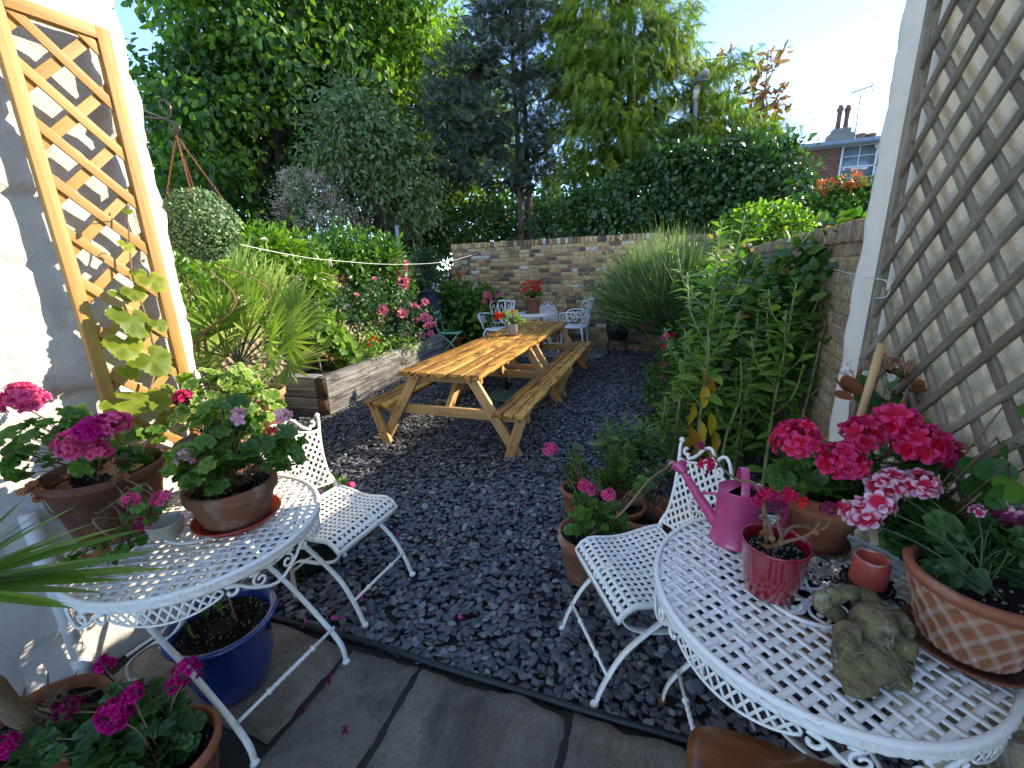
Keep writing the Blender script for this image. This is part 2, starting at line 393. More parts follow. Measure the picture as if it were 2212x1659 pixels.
def _slab():
    t = NT('sandstone slab'); co = t.coord('Object')
    c = t.mix(t.ramp(t.noise(co, 2.6, 7, .7, .4), [(.38, (0, 0, 0)), (.62, (1, 1, 1))]), C('a3937c'), C('a8a094'))
    c = t.mix(t.ramp(t.noise(co, 4.1, 8, .75), [(.5, (0, 0, 0)), (.72, (.9, .9, .9))]), c, C('8f654a'))
    c = t.mix(t.ramp(t.noise(co, 1.7, 8, .7, .8), [(.45, (0, 0, 0)), (.62, (.8, .8, .8))]), c, C('3a3632'))
    c = t.mix(t.math('MULTIPLY', t.math('SUBTRACT', t.attr('rnd'), .3), .5), c, C('56544f'))
    sp = t.vor(co, 130); c = t.mix(t.ramp(sp, [(.10, (.7, .7, .7)), (.2, (0, 0, 0))]), c, C('c8bca8'))
    c = t.mix(t.ramp(t.noise(co, 75, 6, .8), [(.5, (0, 0, 0)), (.68, (.7, .7, .7))]), c, C('4a463e'))
    return t.out(c, t.ramp(t.noise(co, 3, 5), [(.4, (.45, .45, .45)), (.6, (.8, .8, .8))]), t.bump(t.noise(co, 14, 12, .82), .035, 1.0))
M['slab'] = _slab()
M['mortar_dark'] = plain('dark joint sand', (.03, .027, .022), .9, .5, 30, bump=.004)
M['edging'] = plain('black edging strip', (.012, .014, .018), .5, .4, 12)
# painted stone of the left house
def _paint(name, base, dirt, rgh=.75, nscale=38, bd=.02, peb=0, pd=.006):
    t = NT(name); co = t.coord('Object')
    c = t.mix(t.ramp(t.noise(co, 1.6, 7, .7), [(.35, (0, 0, 0)), (.75, (.75, .75, .75))]), base, dirt)
    c = t.mix(t.ramp(t.noise(co, 16, 8, .8), [(.62, (0, 0, 0)), (.72, (.5, .5, .5))]), c, tuple(x*.55 for x in dirt))
    h = t.noise(co, nscale, 9, .72)
    n = t.bump(h, bd, .7)
    if peb: n = t.bump(t.vor(co, peb), pd, .6, n)
    return t.out(c, rgh, n)
M['paintL'] = _paint('white masonry paint', (.62, .60, .55), (.54, .52, .47), bd=.022)
M['paintR'] = _paint('cream masonry paint', (.90, .79, .55), (.86, .75, .52), bd=.004, peb=110, pd=.003)
M['paintRs'] = _paint('smooth white masonry paint', (.86, .80, .68), (.8, .74, .62), nscale=60, bd=.008)
M['trelL'] = woodmat('new pine trellis', [(.3, (.22, .11, .025)), (.5, (.36, .20, .05)), (.75, (.48, .29, .09))], .6, (2, 40, 40), .001, var=.5)
M['trelR'] = woodmat('weathered trellis', [(.25, (.10, .075, .045)), (.5, (.22, .175, .12)), (.75, (.34, .29, .21))], .8, (2, 40, 40), .002, ((.10, .10, .06), .5, .68, (3, 9, 9)), .8)
M['picnic'] = woodmat('oiled pine', [(.25, (.18, .075, .014)), (.5, (.52, .255, .042)), (.75, (.74, .41, .09))], .42, (1.6, 26, 26), .004, ((.09, .042, .014), .48, .60, (4, 22, 22)), .9)
M['picnicleg'] = woodmat('pine legs', [(.3, (.27, .16, .06)), (.5, (.44, .27, .105)), (.75, (.56, .37, .17))], .6, (1.6, 30, 30), .002, ((.10, .09, .035), .58, .8, (2, 5, 5)), .5)
M['sleeper'] = woodmat('old oak sleeper', [(.30, (.04, .034, .03)), (.44, (.17, .155, .14)), (.60, (.34, .33, .31)), (.8, (.52, .50, .47))], .85, (.7, 16, 16), .03, ((.035, .028, .022), .56, .66, (1.1, 5, 5)), .6)
M['sleeperend'] = woodmat('sleeper end grain', [(.3, (.03, .02, .012)), (.5, (.14, .085, .04)), (.75, (.24, .15, .07))], .9, (14, 14, 14), .02)
M['stoolwood'] = woodmat('varnished brown wood', [(.3, (.07, .018, .006)), (.5, (.19, .06, .015)), (.75, (.32, .125, .03))], .28, (2, 18, 18), .0008, ((.04, .012, .006), .55, .7, (3, 6, 6)), .3, coat=.5)
M['cane'] = woodmat('bamboo cane', [(.3, (.34, .17, .06)), (.7, (.55, .33, .14))], .45, (.8, 30, 30), .0006)
M['stem'] = woodmat('woody stem', [(.3, (.10, .06, .03)), (.7, (.26, .17, .09))], .85, (3, 20, 20), .003)
M['bark'] = woodmat('bark', [(.3, (.018, .013, .009)), (.5, (.06, .045, .032)), (.75, (.12, .095, .07))], .95, (1, 8, 8), .02)
M['stemg'] = plain('green stem', (.045, .085, .02), .6, .3)
M['terra'] = claymat('terracotta', (.38, .125, .05), (.22, .07, .03), (.52, .40, .30))
M['terraold'] = claymat('old terracotta', (.34, .14, .07), (.15, .055, .03), (.48, .40, .31), .9)
M['terradark'] = claymat('brown terracotta', (.20, .065, .03), (.12, .04, .022), (.4, .3, .22), .35)
M['terrapale'] = claymat('pale terracotta', (.55, .30, .15), (.44, .2, .09), (.6, .5, .38), .7)
M['redplastic'] = plain('red plastic saucer', (.42, .055, .03), .35, .2)
M['burg'] = plain('burgundy glaze', (.27, .006, .022), .12, .2, coat=.8, bump=.0003)
M['blue'] = plain('blue glaze', (.014, .045, .24), .15, .5, 9, coat=.8)
M['greenglaze'] = plain('dark green glaze', (.02, .028, .018), .2, .6, 16, coat=.6)
M['white'] = whitemetal('white painted iron', (.86, .84, .78))
M['cast'] = whitemetal('white cast iron', (.80, .82, .84), False)
M['rust'] = plain('rusted iron', (.25, .10, .03), .9, .6, 60)
M['black'] = plain('black wrought iron', (.012, .012, .014), .5, .4)
M['iron'] = plain('dark bracket iron', (.11, .10, .10), .3, .4, metal=.8)
M['chain'] = plain('rusty chain', (.32, .10, .045), .7, .4)
M['pink'] = plain('pink enamel', (.50, .055, .17), .35, .15, coat=.3, bs=60)
M['canshade'] = plain('painted shade in can', (.02, .03, .04), .5, .3)
M['candle'] = plain('coral candle wax', (.60, .10, .07), .4, .2); M['wax'] = plain('pale candle wax', (.75, .42, .30), .5, .3)
M['ceramic'] = plain('cream ceramic', (.60, .55, .47), .3, .3, coat=.3)
M['greymetal'] = plain('zinc pot', (.30, .29, .28), .5, .3)
M['pipe'] = plain('white plastic pipe', (.72, .71, .68), .4, .12)
M['perlite'] = plain('perlite', (.75, .66, .5), .8, .4)
M['mint'] = plain('mint green paint', (.30, .60, .36), .5, .2)
M['navy'] = plain('dark blue cover', (.012, .018, .035), .7, .4)
M['chimenea'] = plain('dark clay stove', (.03, .022, .022), .55, .5)
M['bolt'] = plain('zinc bolt', (.34, .27, .17), .4, .2, metal=.9)
M['rope'] = plain('white cord', (.78, .78, .7), .7, .2)
M['wicker'] = plain('wicker', (.38, .19, .08), .7, .5, 60)
M['concrete'] = plain('pale concrete slab', (.22, .20, .17), .85, .5, 8, bump=.004)
M['aerial'] = plain('aluminium', (.25, .27, .3), .4, .2, metal=.6)
M['roof'] = plain('lead roof', (.20, .24, .27), .6, .3, 5); M['fascia'] = plain('white paint', (.6, .6, .6), .5, .2)
M['pinkboard'] = plain('pinkish board', (.50, .36, .30), .7, .3)
def _glassw():
    t = NT('window glass'); return t.out(t.mix(t.noise(t.coord('Object'), 2, 3), (.04, .06, .08), (.16, .19, .21)), .08, spec=.9)
M['pane'] = _glassw()
def _frog():
    t = NT('mossy stone'); co = t.coord('Object')
    c = t.mix(t.ramp(t.noise(co, 9, 7, .7), [(.4, (0, 0, 0)), (.62, (1, 1, 1))]), (.22, .17, .09), (.17, .165, .05))
    c = t.mix(t.ramp(t.noise(co, 22, 9, .8), [(.46, (0, 0, 0)), (.60, (.9, .9, .9))]), c, (.05, .042, .028))
    c = t.mix(t.ramp(t.noise(co, 13, 9, .8, .6), [(.54, (0, 0, 0)), (.62, (.8, .8, .8))]), c, (.46, .42, .30))
    return t.out(c, .95, t.bump(t.noise(co, 70, 9, .8), .006, 1))
M['frog'] = _frog()
def _glass():
    t = NT('clear glass'); t.b.inputs['Transmission Weight'].default_value = 1; t.b.inputs['IOR'].default_value = 1.45; return t.out((.9, .93, .95), .03)
M['glass'] = _glass()
# leaves
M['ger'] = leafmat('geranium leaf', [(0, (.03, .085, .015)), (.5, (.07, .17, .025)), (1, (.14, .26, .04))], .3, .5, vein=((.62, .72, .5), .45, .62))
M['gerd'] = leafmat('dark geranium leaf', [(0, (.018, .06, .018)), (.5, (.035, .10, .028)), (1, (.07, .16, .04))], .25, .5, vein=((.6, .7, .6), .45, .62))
M['gerv'] = leafmat('pale edged geranium leaf', [(0, (.06, .14, .02)), (.5, (.13, .25, .03)), (1, (.2, .32, .05))], .35, .5, edge=((.42, .48, .16), .72, .95))
M['vine'] = leafmat('vine leaf', [(0, (.08, .15, .015)), (.5, (.17, .24, .025)), (1, (.28, .33, .04))], .4, .5, vein=((.7, .75, .6), .3, .7))
M['hyd'] = leafmat('hydrangea leaf', [(0, (.02, .08, .015)), (.6, (.05, .15, .025)), (.85, (.12, .25, .04)), (.97, (.3, .12, .04))], .3, .45)
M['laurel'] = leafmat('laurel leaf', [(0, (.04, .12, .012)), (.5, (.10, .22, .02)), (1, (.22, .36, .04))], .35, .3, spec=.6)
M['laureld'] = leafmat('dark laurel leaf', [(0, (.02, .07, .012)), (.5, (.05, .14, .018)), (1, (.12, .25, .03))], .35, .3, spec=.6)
M['ivy'] = leafmat('ivy leaf', [(0, (.012, .04, .012)), (.5, (.03, .085, .022)), (1, (.07, .15, .035))], .25, .4, spec=.5)
M['ivy2'] = leafmat('climber leaf', [(0, (.015, .055, .012)), (.5, (.04, .11, .02)), (.9, (.11, .2, .04)), (1, (.3, .2, .05))], .3, .4)
M['palestem'] = plain('pale green stem', (.26, .34, .12), .6, .3)
M['box'] = leafmat('box leaf', [(0, (.02, .06, .01)), (.6, (.05, .13, .018)), (1, (.11, .22, .03))], .25, .45)
M['palm'] = leafmat('palm leaf', [(0, (.07, .15, .04)), (.5, (.16, .28, .06)), (.9, (.38, .46, .13)), (1, (.5, .42, .12))], .3, .4)
M['cord'] = leafmat('spiky palm leaf', [(0, (.04, .09, .015)), (.5, (.09, .18, .025)), (1, (.18, .30, .04))], .3, .35)
M['dry'] = leafmat('dry leaf', [(0, (.12, .05, .02)), (.5, (.28, .12, .05)), (1, (.35, .2, .09))], .3, .8, tcol=(1.3, 1, .7))
M['driftwood'] = leafmat('driftwood fibre', [(0, (.05, .035, .025)), (.5, (.12, .09, .06)), (1, (.2, .15, .1))], .05, .9)
M['yellow'] = leafmat('yellowed leaf', [(0, (.45, .30, .02)), (.6, (.55, .42, .03)), (1, (.42, .17, .03))], .4, .5, tcol=(1.2, 1.1, .5))
M['sage'] = leafmat('grey green leaf', [(0, (.06, .16, .03)), (.5, (.14, .27, .05)), (1, (.26, .40, .09))], .35, .55)
M['sage2'] = leafmat('dull green leaf', [(0, (.04, .09, .04)), (.5, (.07, .15, .05)), (1, (.14, .24, .08))], .3, .55)
M['rosem'] = leafmat('rosemary needle', [(0, (.035, .08, .02)), (.5, (.08, .15, .03)), (1, (.16, .24, .06))], .2, .5)
M['lav'] = leafmat('lavender stem', [(0, (.03, .085, .04)), (.5, (.09, .17, .075)), (1, (.34, .42, .24))], .3, .6)
M['rosel'] = leafmat('rose leaf', [(0, (.015, .06, .03)), (.5, (.035, .10, .045)), (1, (.09, .18, .06))], .25, .4)
M['treeD'] = leafmat('large tree leaf', [(0, (.014, .045, .010)), (.5, (.045, .105, .018)), (1, (.13, .24, .035))], .45, .4)
M['treeY'] = leafmat('light tree leaf', [(0, (.05, .12, .012)), (.5, (.12, .22, .02)), (1, (.24, .34, .04))], .5, .4)
M['budd'] = leafmat('grey shrub leaf', [(0, (.06, .11, .05)), (.5, (.11, .17, .08)), (1, (.20, .27, .13))], .3, .6)
M['white_fl'] = leafmat('pale blossom', [(0, (.22, .17, .15)), (.5, (.40, .33, .30)), (1, (.58, .50, .45))], .3, .7, tcol=(1, 1, 1))
M['junip'] = leafmat('juniper spray', [(0, (.02, .04, .03)), (.5, (.06, .095, .075)), (1, (.15, .20, .15))], .15, .6, tcol=(1.2, 1.3, .9))
M['cypress'] = leafmat('golden cypress spray', [(0, (.04, .10, .012)), (.5, (.11, .19, .018)), (1, (.28, .33, .03))], .4, .55)
M['redtip'] = leafmat('red tipped leaf', [(0, (.05, .11, .02)), (.45, (.12, .2, .03)), (.62, (.30, .12, .05)), (1, (.45, .15, .07))], .4, .4, tcol=(1.4, 1.1, .7))
M['magn'] = leafmat('bronze leaf', [(0, (.10, .13, .03)), (.5, (.20, .16, .06)), (1, (.30, .19, .09))], .4, .5, tcol=(1.4, 1.1, .7))
M['topiary'] = leafmat('artificial box leaf', [(0, (.05, .12, .07)), (.5, (.11, .21, .11)), (1, (.26, .38, .20))], .15, .45)
# petals
M['mag'] = petalmat('magenta petal', (.50, .0, .17), (.62, .01, .24)); M['pinkp'] = petalmat('bright pink petal', (.75, .05, .22), (.88, .14, .34))
M['palep'] = petalmat('pale pink petal', (.80, .35, .45), (.85, .48, .58)); M['cerise'] = petalmat('cerise petal', (.60, .0, .02), (.88, .06, .24), .5, .85, .5)
M['bicol'] = petalmat('pink and white petal', (.62, .01, .06), (.85, .55, .66), .5, .8, .1); M['redp'] = petalmat('red petal', (.62, .01, .01), (.75, .03, .02))
M['rosep'] = petalmat('rose petal', (.62, .08, .16), (.80, .26, .34)); M['deadp'] = petalmat('withered petal', (.16, .01, .05), (.26, .02, .09))
M['crim'] = petalmat('crimson petal', (.45, 0, .03), (.62, .01, .12)); M['whitep'] = petalmat('white petal', (.7, .7, .6), (.82, .82, .76), var=.1)
# ---------------------------------------------------------------- ground
def sheet(name, pts, z, mat, kind='structure'):
    mb = MB(); V = [[x, y, z] for x, y in pts]; mb.add(V, [[list(range(len(V)))]]); o = mb.build(name, mat); tag(o, kind=kind); return o
sheet('ground', [(-300, -60), (300, -60), (300, 400), (-300, 400)], -.06, M['earth'])
gardenpoly = [(-2.6, 1.0), (3.2, .2), (4.2, 8.2), (-1.6, 10.4), (-3.6, 5.0)]
sheet('slate_bed', gardenpoly, -.02, M['under'])
wL = np.array([math.sin(R(27.9)), math.cos(R(27.9)), 0]); nL = np.array([wL[1], -wL[0], 0]); oL = np.array([-1.497, 2.025, 0])
wR = np.array([math.sin(R(18.5)), math.cos(R(18.5)), 0]); nR = np.array([-wR[1], wR[0], 0]); oR = np.array([.8724, -.2919, 0])+wR*2.57
SE, SQ, SM = np.array([.942, -.336]), np.array([-1.167, 1.707]), np.array([-.336, -.942])
# flagstones: one mesh part per stone, near side of the edging line
pav = thing('paving', None, None); tag(pav, kind='structure'); del_l = []
def flag(a0, a1, m0, m1, seed):
    g = np.random.default_rng(seed); nx, ny = max(int((a1-a0)/.02), 2), max(int((m1-m0)/.02), 2)
    A, B = np.meshgrid(np.linspace(a0, a1, nx), np.linspace(m0, m1, ny), indexing='ij')
    eA = np.minimum(A-a0, a1-A); eB = np.minimum(B-m0, m1-B); e = np.minimum(eA, eB)
    A2 = A+np.where(eA < .015, (vn(B*9+seed, B*0+3)*.03+vn(B*31+seed, B*0+9)*.014), 0); B2 = B+np.where(eB < .015, (vn(A*9, A*0+seed)*.03+vn(A*33, A*0+seed)*.014), 0)
    Z = .018+fbm(A*5+seed, B*5, 4)*.018+fbm(A*22+seed, B*22, 3)*.003-.02*np.exp(-(e/.012)**1.5)
    P = SQ+A2[..., None]*SE+B2[..., None]*SM
    V = np.concatenate([P, Z[..., None]], -1).reshape(-1, 3)
    I, J = np.meshgrid(np.arange(nx-1), np.arange(ny-1), indexing='ij')
    mb = MB(); mb.add(V, [np.stack([I*ny+J, I*ny+J+1, (I+1)*ny+J+1, (I+1)*ny+J], -1).reshape(-1, 4)], g.random()); return mb
js = [-.45, -.1, .44, .79, 1.43, 2.1, 2.8]
for i in range(len(js)-1):
    d = .44 if i < 2 else (.62 if i != 2 else .60)
    flag(js[i]+.011, js[i+1]-.011, .016, d, i+2).build('flagstone', M['slab'], pav, True)
js2 = [-.6, .1, .62, 1.1, 1.8, 2.7]
for i in range(len(js2)-1): flag(js2[i]+.012, js2[i+1]-.012, .47 if js2[i+1] < .5 else .645, 1.3, i+20).build('flagstone', M['slab'], pav, True)
mb = MB(); V = [[*(SQ+SE*a+SM*b), -.006] for a, b in ((-.6, 0), (2.9, 0), (2.9, 1.6), (-.6, 1.6))]; mb.add(V, [[[0, 1, 2, 3]]]); tag(mb.build('paving_joint_bed', M['mortar_dark']), kind='structure')
mb = MB(); P = [[*(SQ+SE*a-SM*(.005+vn(np.array([a*2]), np.array([4.]))[0]*.02)), .016] for a in np.arange(-.5, 2.7, .1)]; tube(mb, crom(P, 4), .013, 8)
tag(mb.build('edging_strip', M['edging'], None, True), 'thin black edging strip between the flagstones and the slate', 'edging')
# slate chips
def slate_chips():
    mb = MB(); tm = []
    for k in range(9):
        g = np.random.default_rng(50+k); n = g.integers(4, 7); a = np.sort((np.arange(n)+g.uniform(-.3, .3, n))*2*PI/n); r = g.uniform(.36, .55, n); el = g.uniform(.55, .85)
        x = r*np.cos(a); y = r*np.sin(a)*el; t = g.uniform(.05, .10); zt = t+.04*g.normal(size=n)
        V = np.concatenate([np.stack([x*.86, y*.86, zt], 1), np.stack([x, y, zt*.35], 1), np.stack([x*.9, y*.9, -zt*.9], 1)]); j = np.arange(n); j2 = (j+1) % n
        tm.append((V, [j[None], np.concatenate([np.stack([n+j, n+j2, j2, j], 1), np.stack([2*n+j, 2*n+j2, n+j2, n+j], 1)])], np.zeros(3*n)))
    def inside(P):
        x, y = P[:, 0], P[:, 1]; m = (P-SQ)@SM
        ok = (m < -.015)
        ok &= (P-oR[:2])@nR[:2] > -.05
        ok &= ~(((P-oL[:2])@nL[:2] < .0) & ((P-oL[:2])@wL[:2] < .05))
        # bed left (sleepers) and far paving
        ax = np.array([math.sin(R(15.5)), math.cos(R(15.5))]); bx = np.array([ax[1], -ax[0]]); q = P-np.array([-2.13, 4.75])
        ok &= ~((q@bx < -.03) & (q@ax > .0))
        ok &= x < 4.1; ok &= (P-np.array([2.75, 7.85]))@np.array([.438, .899]) < .02
        ok &= x > -4
        return ok
    for (y0, y1, s0, s1, dens) in ((.6, 3.0, .034, .09, 1900), (3.0, 5.2, .032, .075, 1350), (5.2, 10.2, .04, .075, 900)):
        xa, xb = (-2.4, 1.9) if y0 < 1 else ((-3.3, 3.0) if y0 < 4 else (-3.2, 3.9))
        n = int((xb-xa)*(y1-y0)*dens); P = rng.uniform((xa, y0), (xb, y1), (n, 2)); P = P[inside(P)]
        n = len(P); s = s0+(s1-s0)*rng.beta(1.3, 3.2, n)
        z = rng.uniform(-.012, .016, n)+.012*fbm(P[:, 0]*1.7, P[:, 1]*1.7, 3)
        N = nrm(np.stack([rng.normal(0, .22, n), rng.normal(0, .22, n), np.ones(n)], 1)); F = rot_about(N)
        kk = rng.integers(0, 9, n); rr = rng.random(n)
        P3 = np.concatenate([P, z[:, None]], 1)
        for k in range(9):
            m = kk == k; inst(mb, tm[k], P3[m], F[m], s[m], rr[m])
    o = mb.build('slate_chippings', M['slate']); return tag(o, kind='stuff')
slate_chips()
# far pale slabs below the bistro set
for i, q in enumerate(([(1.0, 7.45), (1.56, 7.36), (2.05, 8.2), (1.45, 8.45)], [(.45, 7.6), (.97, 7.46), (1.42, 8.46), (.85, 8.75)], [(-.2, 7.85), (.42, 7.61), (.82, 8.77), (.2, 9.05)], [(-.9, 8.1), (-.23, 7.86), (.17, 9.06), (-.5, 9.3)], [(-1.3, 8.35), (-.93, 8.12), (-.53, 9.3), (-.9, 9.5)])):
    mb = MB(); V = [[x, y, z] for z in (.0, .035) for x, y in q]; mb.add(V, [BOXF])
    tag(mb.build('patio_slab', M['concrete'], None, bevel=.006), kind='structure')
# ---------------------------------------------------------------- rendered house walls
def relief_wall(o, w, n, L, H, T, blocks, amp, seed, step=.022, smooth_below=None, flat=None):
    """front face from the corner towards the camera (s>0), wrapped round the corner on to the end face (s<0)"""
    s = np.concatenate([np.arange(-T, -.02, .05), [-.02, -.008], np.arange(0, L, step)]); z = np.arange(0, H, step)
    Sx, Z = np.meshgrid(s, z, indexing='ij')
    fr = np.clip((Sx+.01)/.02, 0, 1)[..., None]
    rowh, bl = blocks; row = np.floor((Z+.03*vn(Sx*2+seed, Z*2))/rowh); zz = (Z+.03*vn(Sx*2+seed, Z*2))/rowh-row
    off = (row % 2)*.5+(row*.37 % .2); xx = (Sx+.02*vn2(Sx*3, Z*3))/bl+off; cell = np.floor(xx); xx = xx-cell
    ed = np.minimum(np.minimum(zz, 1-zz)*rowh, np.minimum(xx, 1-xx)*bl)
    groove = np.exp(-(ed/.012)**2)
    if smooth_below is not None: groove = groove*np.clip((Z-smooth_below)*2.5, 0, 1)*(Sx < .37)
    rr = fbm(Sx*4+seed, Z*4, 5)*amp+fbm(Sx*16, Z*16+seed, 3)*amp*.35-groove*amp*.9+(vn(cell*7.3+row*3.1, row*5.7+cell)*amp*.8)
    if flat is not None: rr = np.where(Sx > flat, rr*.25, rr)
    base = o[None, None, :]+(-w)*np.maximum(Sx, 0)[..., None]+(-n)*np.maximum(-Sx, 0)[..., None]
    disp = (n*fr+w*(1-fr))*rr[..., None]; corner = np.exp(-(Sx/.03)**2)[..., None]
    disp = disp+(-n-w)*corner*.006*(1+1.5*vn2(Z*9, Z*0+seed))[..., None]+w*corner*(fbm(Z*9, Z*0+seed, 5)*amp*.7)[..., None]
    P = base+disp; P[..., 2] += Z
    a, b = len(s), len(z); I, J = np.meshgrid(np.arange(a-1), np.arange(b-1), indexing='ij')
    q = np.stack([I*b+J, I*b+J+1, (I+1)*b+J+1, (I+1)*b+J], -1).reshape(-1, 4)
    return P.reshape(-1, 3), q, np.repeat((s > .36), b), b, s
hl = thing('white_house', 'whitewashed rough stone house wall carrying the yellow pine trellis', 'house', oL, world=True)
V, q, _, b, s = relief_wall(oL, wL, nL, 4.2, 5.2, .9, (.24, .42), .016, 5)
mb = MB(); mb.add(V, [q]); mb.build('wall', M['paintL'], hl, True)
mb = MB(); c = oL-nL*1.95-wL*2.2; box(mb, c+np.array([0, 0, 3.1]), (3.8, 3.9, 6.2), np.array([nL, wL, [0, 0, 1]]).T); mb.build('house_body', M['paintL'], hl)
hr = thing('cream_house', 'cream rendered house wall carrying the weathered grey trellis', 'house', oR, world=True)
V, q, pn, b, s = relief_wall(oR, wR, nR, 4.0, 5.2, .9, (.225, .45), .008, 9, smooth_below=1.55, flat=.35)
k0 = int(np.searchsorted(s, .365)); cut = (k0)*(b-1)
mb = MB(); mb.add(V, [q[:cut]]); mb.build('wall', M['paintRs'], hr, True)
mb = MB(); mb.add(V, [q[cut:]]); mb.build('render_panel', M['paintR'], hr, True)
mb = MB(); c = oR-nR*1.95-wR*2.2; box(mb, c+np.array([0, 0, 3.1]), (3.8, 3.9, 6.2), np.array([nR, wR, [0, 0, 1]]).T); mb.build('house_body', M['paintRs'], hr)
mb = MB(); box(mb, oR+wR*.06-nR*.12+np.array([0, 0, 3.55]), (.05, .10, 2.1), np.array([wR, nR, [0, 0, 1]]).T); mb.build('barge_board', M['pinkboard'], hr)
# ---------------------------------------------------------------- brick walls
def brickwall(mbm, mb, p0, p1, h, t=.22, bl=.215, bh=.065, j=.011, coping=True, cop=None, seed=0, both=False, flint=None):
    g = np.random.default_rng(seed); p0 = np.array(p0, float); p1 = np.array(p1, float); L = np.linalg.norm(p1-p0); d = (p1-p0)/L; n = np.array([-d[1], d[0]])
    if n@(-p0) < 0: n = -n          # faces the camera
    ch = .11 if coping else 0
    Mx = np.array([[d[0], n[0], 0], [d[1], n[1], 0], [0, 0, 1]])
    def at(a, b, z): return np.array([*(p0+d*a+n*b), z])
    box(mbm, at(L/2, -t/2-.008, (h-ch)/2), (L, t, h-ch), Mx)
    rows = int((h-ch)/(bh+j))
    for r in range(rows):
        z = (r+.5)*(bh+j)+(h-ch-rows*(bh+j)); x = -(r % 2)*bl*.5; head = g.random() < .15
        while x < L:
            w = bl*(.5 if (g.random() < .22 or head) else 1.0)+g.normal()*.004; a, b = max(x, 0), min(x+w, L)
            if b-a > .03:
                box(mb, at((a+b)/2, g.normal()*.0025-.02, z+g.normal()*.0015), (b-a, .05, bh+g.normal()*.0025), Mx, g.random())
            x += w+j
    if coping:
        x = 0
        while x < L-.03:
            w = .068+g.normal()*.004
            box(mb if cop is None else cop, at(x+w/2, -t/2+.005+g.normal()*.004, h-ch/2+g.normal()*.004), (w, t+.03, ch-.004), Mx, g.random()); x += w+.010
STOCK = [(0, (.54, .38, .16)), (.24, (.64, .48, .23)), (.42, (.30, .19, .09)), (.56, (.58, .43, .22)), (.70, (.18, .11, .07)), (.84, (.08, .06, .05)), (.90, (.42, .26, .14)), (.955, (.66, .62, .54))]
M['stock'] = brickmat('yellow stock brick', STOCK)
M['stockR'] = brickmat('weathered stock brick', [(0, (.42, .31, .18)), (.4, (.50, .38, .22)), (.7, (.36, .25, .15)), (.9, (.52, .44, .32))])
M['redbrick'] = brickmat('red brick', [(0, (.17, .045, .035)), (.4, (.22, .06, .045)), (.7, (.12, .035, .03)), (.9, (.26, .10, .08))])
M['mortar'] = plain('lime mortar', (.52, .40, .23), .95, .5, 30, bump=.004, bs=60)
bw = thing('back_wall', 'tall yellow stock brick wall behind the white bistro set', 'wall', (2.75, 7.85, 0), world=True)
m1, m2 = MB(), MB(); brickwall(m1, m2, (2.78, 7.84), (-1.22, 9.79), 2.12, seed=4); m1.build('mortar_bed', M['mortar'], bw); m2.build('brickwork', M['stock'], bw, bevel=.004)
w2 = thing('corner_wall', 'lower brick wall section half hidden by the tall lavender', 'wall', (2.9, 7.9, 0), world=True)
m1, m2 = MB(), MB(); brickwall(m1, m2, (4.6, 7.2), (2.80, 8.0), 2.06, seed=8); m1.build('mortar_bed', M['mortar'], w2); m2.build('brickwork', M['stock'], w2, bevel=.004)
w3 = thing('side_wall', 'weathered brick garden wall behind the tall leafy stems, meeting the cream house', 'wall', (1.75, 2.3, 0), world=True)
m1, m2 = MB(), MB(); brickwall(m1, m2, (1.72, 2.10), (4.0, 7.5), 1.80, seed=14, bl=.22); m1.build('mortar_bed', M['mortar'], w3); m2.build('brickwork', M['stockR'], w3, bevel=.005)
# pier and left garden wall (flint panels with red brick piers)
pr = thing('brick_pier', 'short brick pier with two small baskets of white flowers on top', 'pier', (-1.25, 9.4, 0), world=True)
m1, m2 = MB(), MB(); pc = py(985, 590, 9.3); brickwall(m1, m2, (pc[0]+.33, 9.12), (pc[0]-.35, 9.42), 1.46, .30, seed=3); m1.build('mortar_bed', M['mortar'], pr); m2.build('brickwork', M['stock'], pr, bevel=.004)
lw = thing('flint_wall', 'low flint garden wall with red brick piers behind the climbing rose', 'wall', (-2.8, 4.6, 0), world=True)
LA, LB = np.array([-3.02, 4.3]), np.array([-1.62, 9.25]); ld_ = (LB-LA)/np.linalg.norm(LB-LA); ln_ = np.array([ld_[1], -ld_[0]])
m1 = MB(); Mx = np.array([[ld_[0], ln_[0], 0], [ld_[1], ln_[1], 0], [0, 0, 1]]); Lw = np.linalg.norm(LB-LA)
box(m1, [*((LA+LB)/2-ln_*.14), .74], (Lw, .25, 1.48), Mx)
def _flint():
    t = NT('flint and lime'); co = t.coord('Object'); v = t.vor(co, 15)
    c = t.ramp(v, [(.0, (.07, .065, .06)), (.3, (.15, .13, .11)), (.45, (.42, .32, .18)), (.8, (.50, .40, .25))])
    c = t.mix(t.ramp(t.noise(co, 2.2, 6), [(.45, (0, 0, 0)), (.6, (1, 1, 1))]), c, (.46, .36, .22))
    return t.out(c, .9, t.bump(v, .03, 1, t.bump(t.noise(co, 60, 6), .01, .7)))
m1.build('flint_panel', _flint(), lw)
m1, m2, m3 = MB(), MB(), MB()
for a in (1.35, 3.4):
    p = LA+ld_*a+ln_*.03; brickwall(m1, m2, p+ld_*.42, p, 1.45, .28, coping=False, seed=int(a*7))
for k in range(int(Lw/.078)):
    p = LA+ld_*(k+.5)*.078-ln_*.13; box(m3, [*p, 1.535], (.068, .30, .105), Mx)
m1.build('pier_mortar', M['mortar'], lw); m2.build('brick_quoin', M['redbrick'], lw, bevel=.004); m3.build('coping', M['redbrick'], lw, bevel=.004)
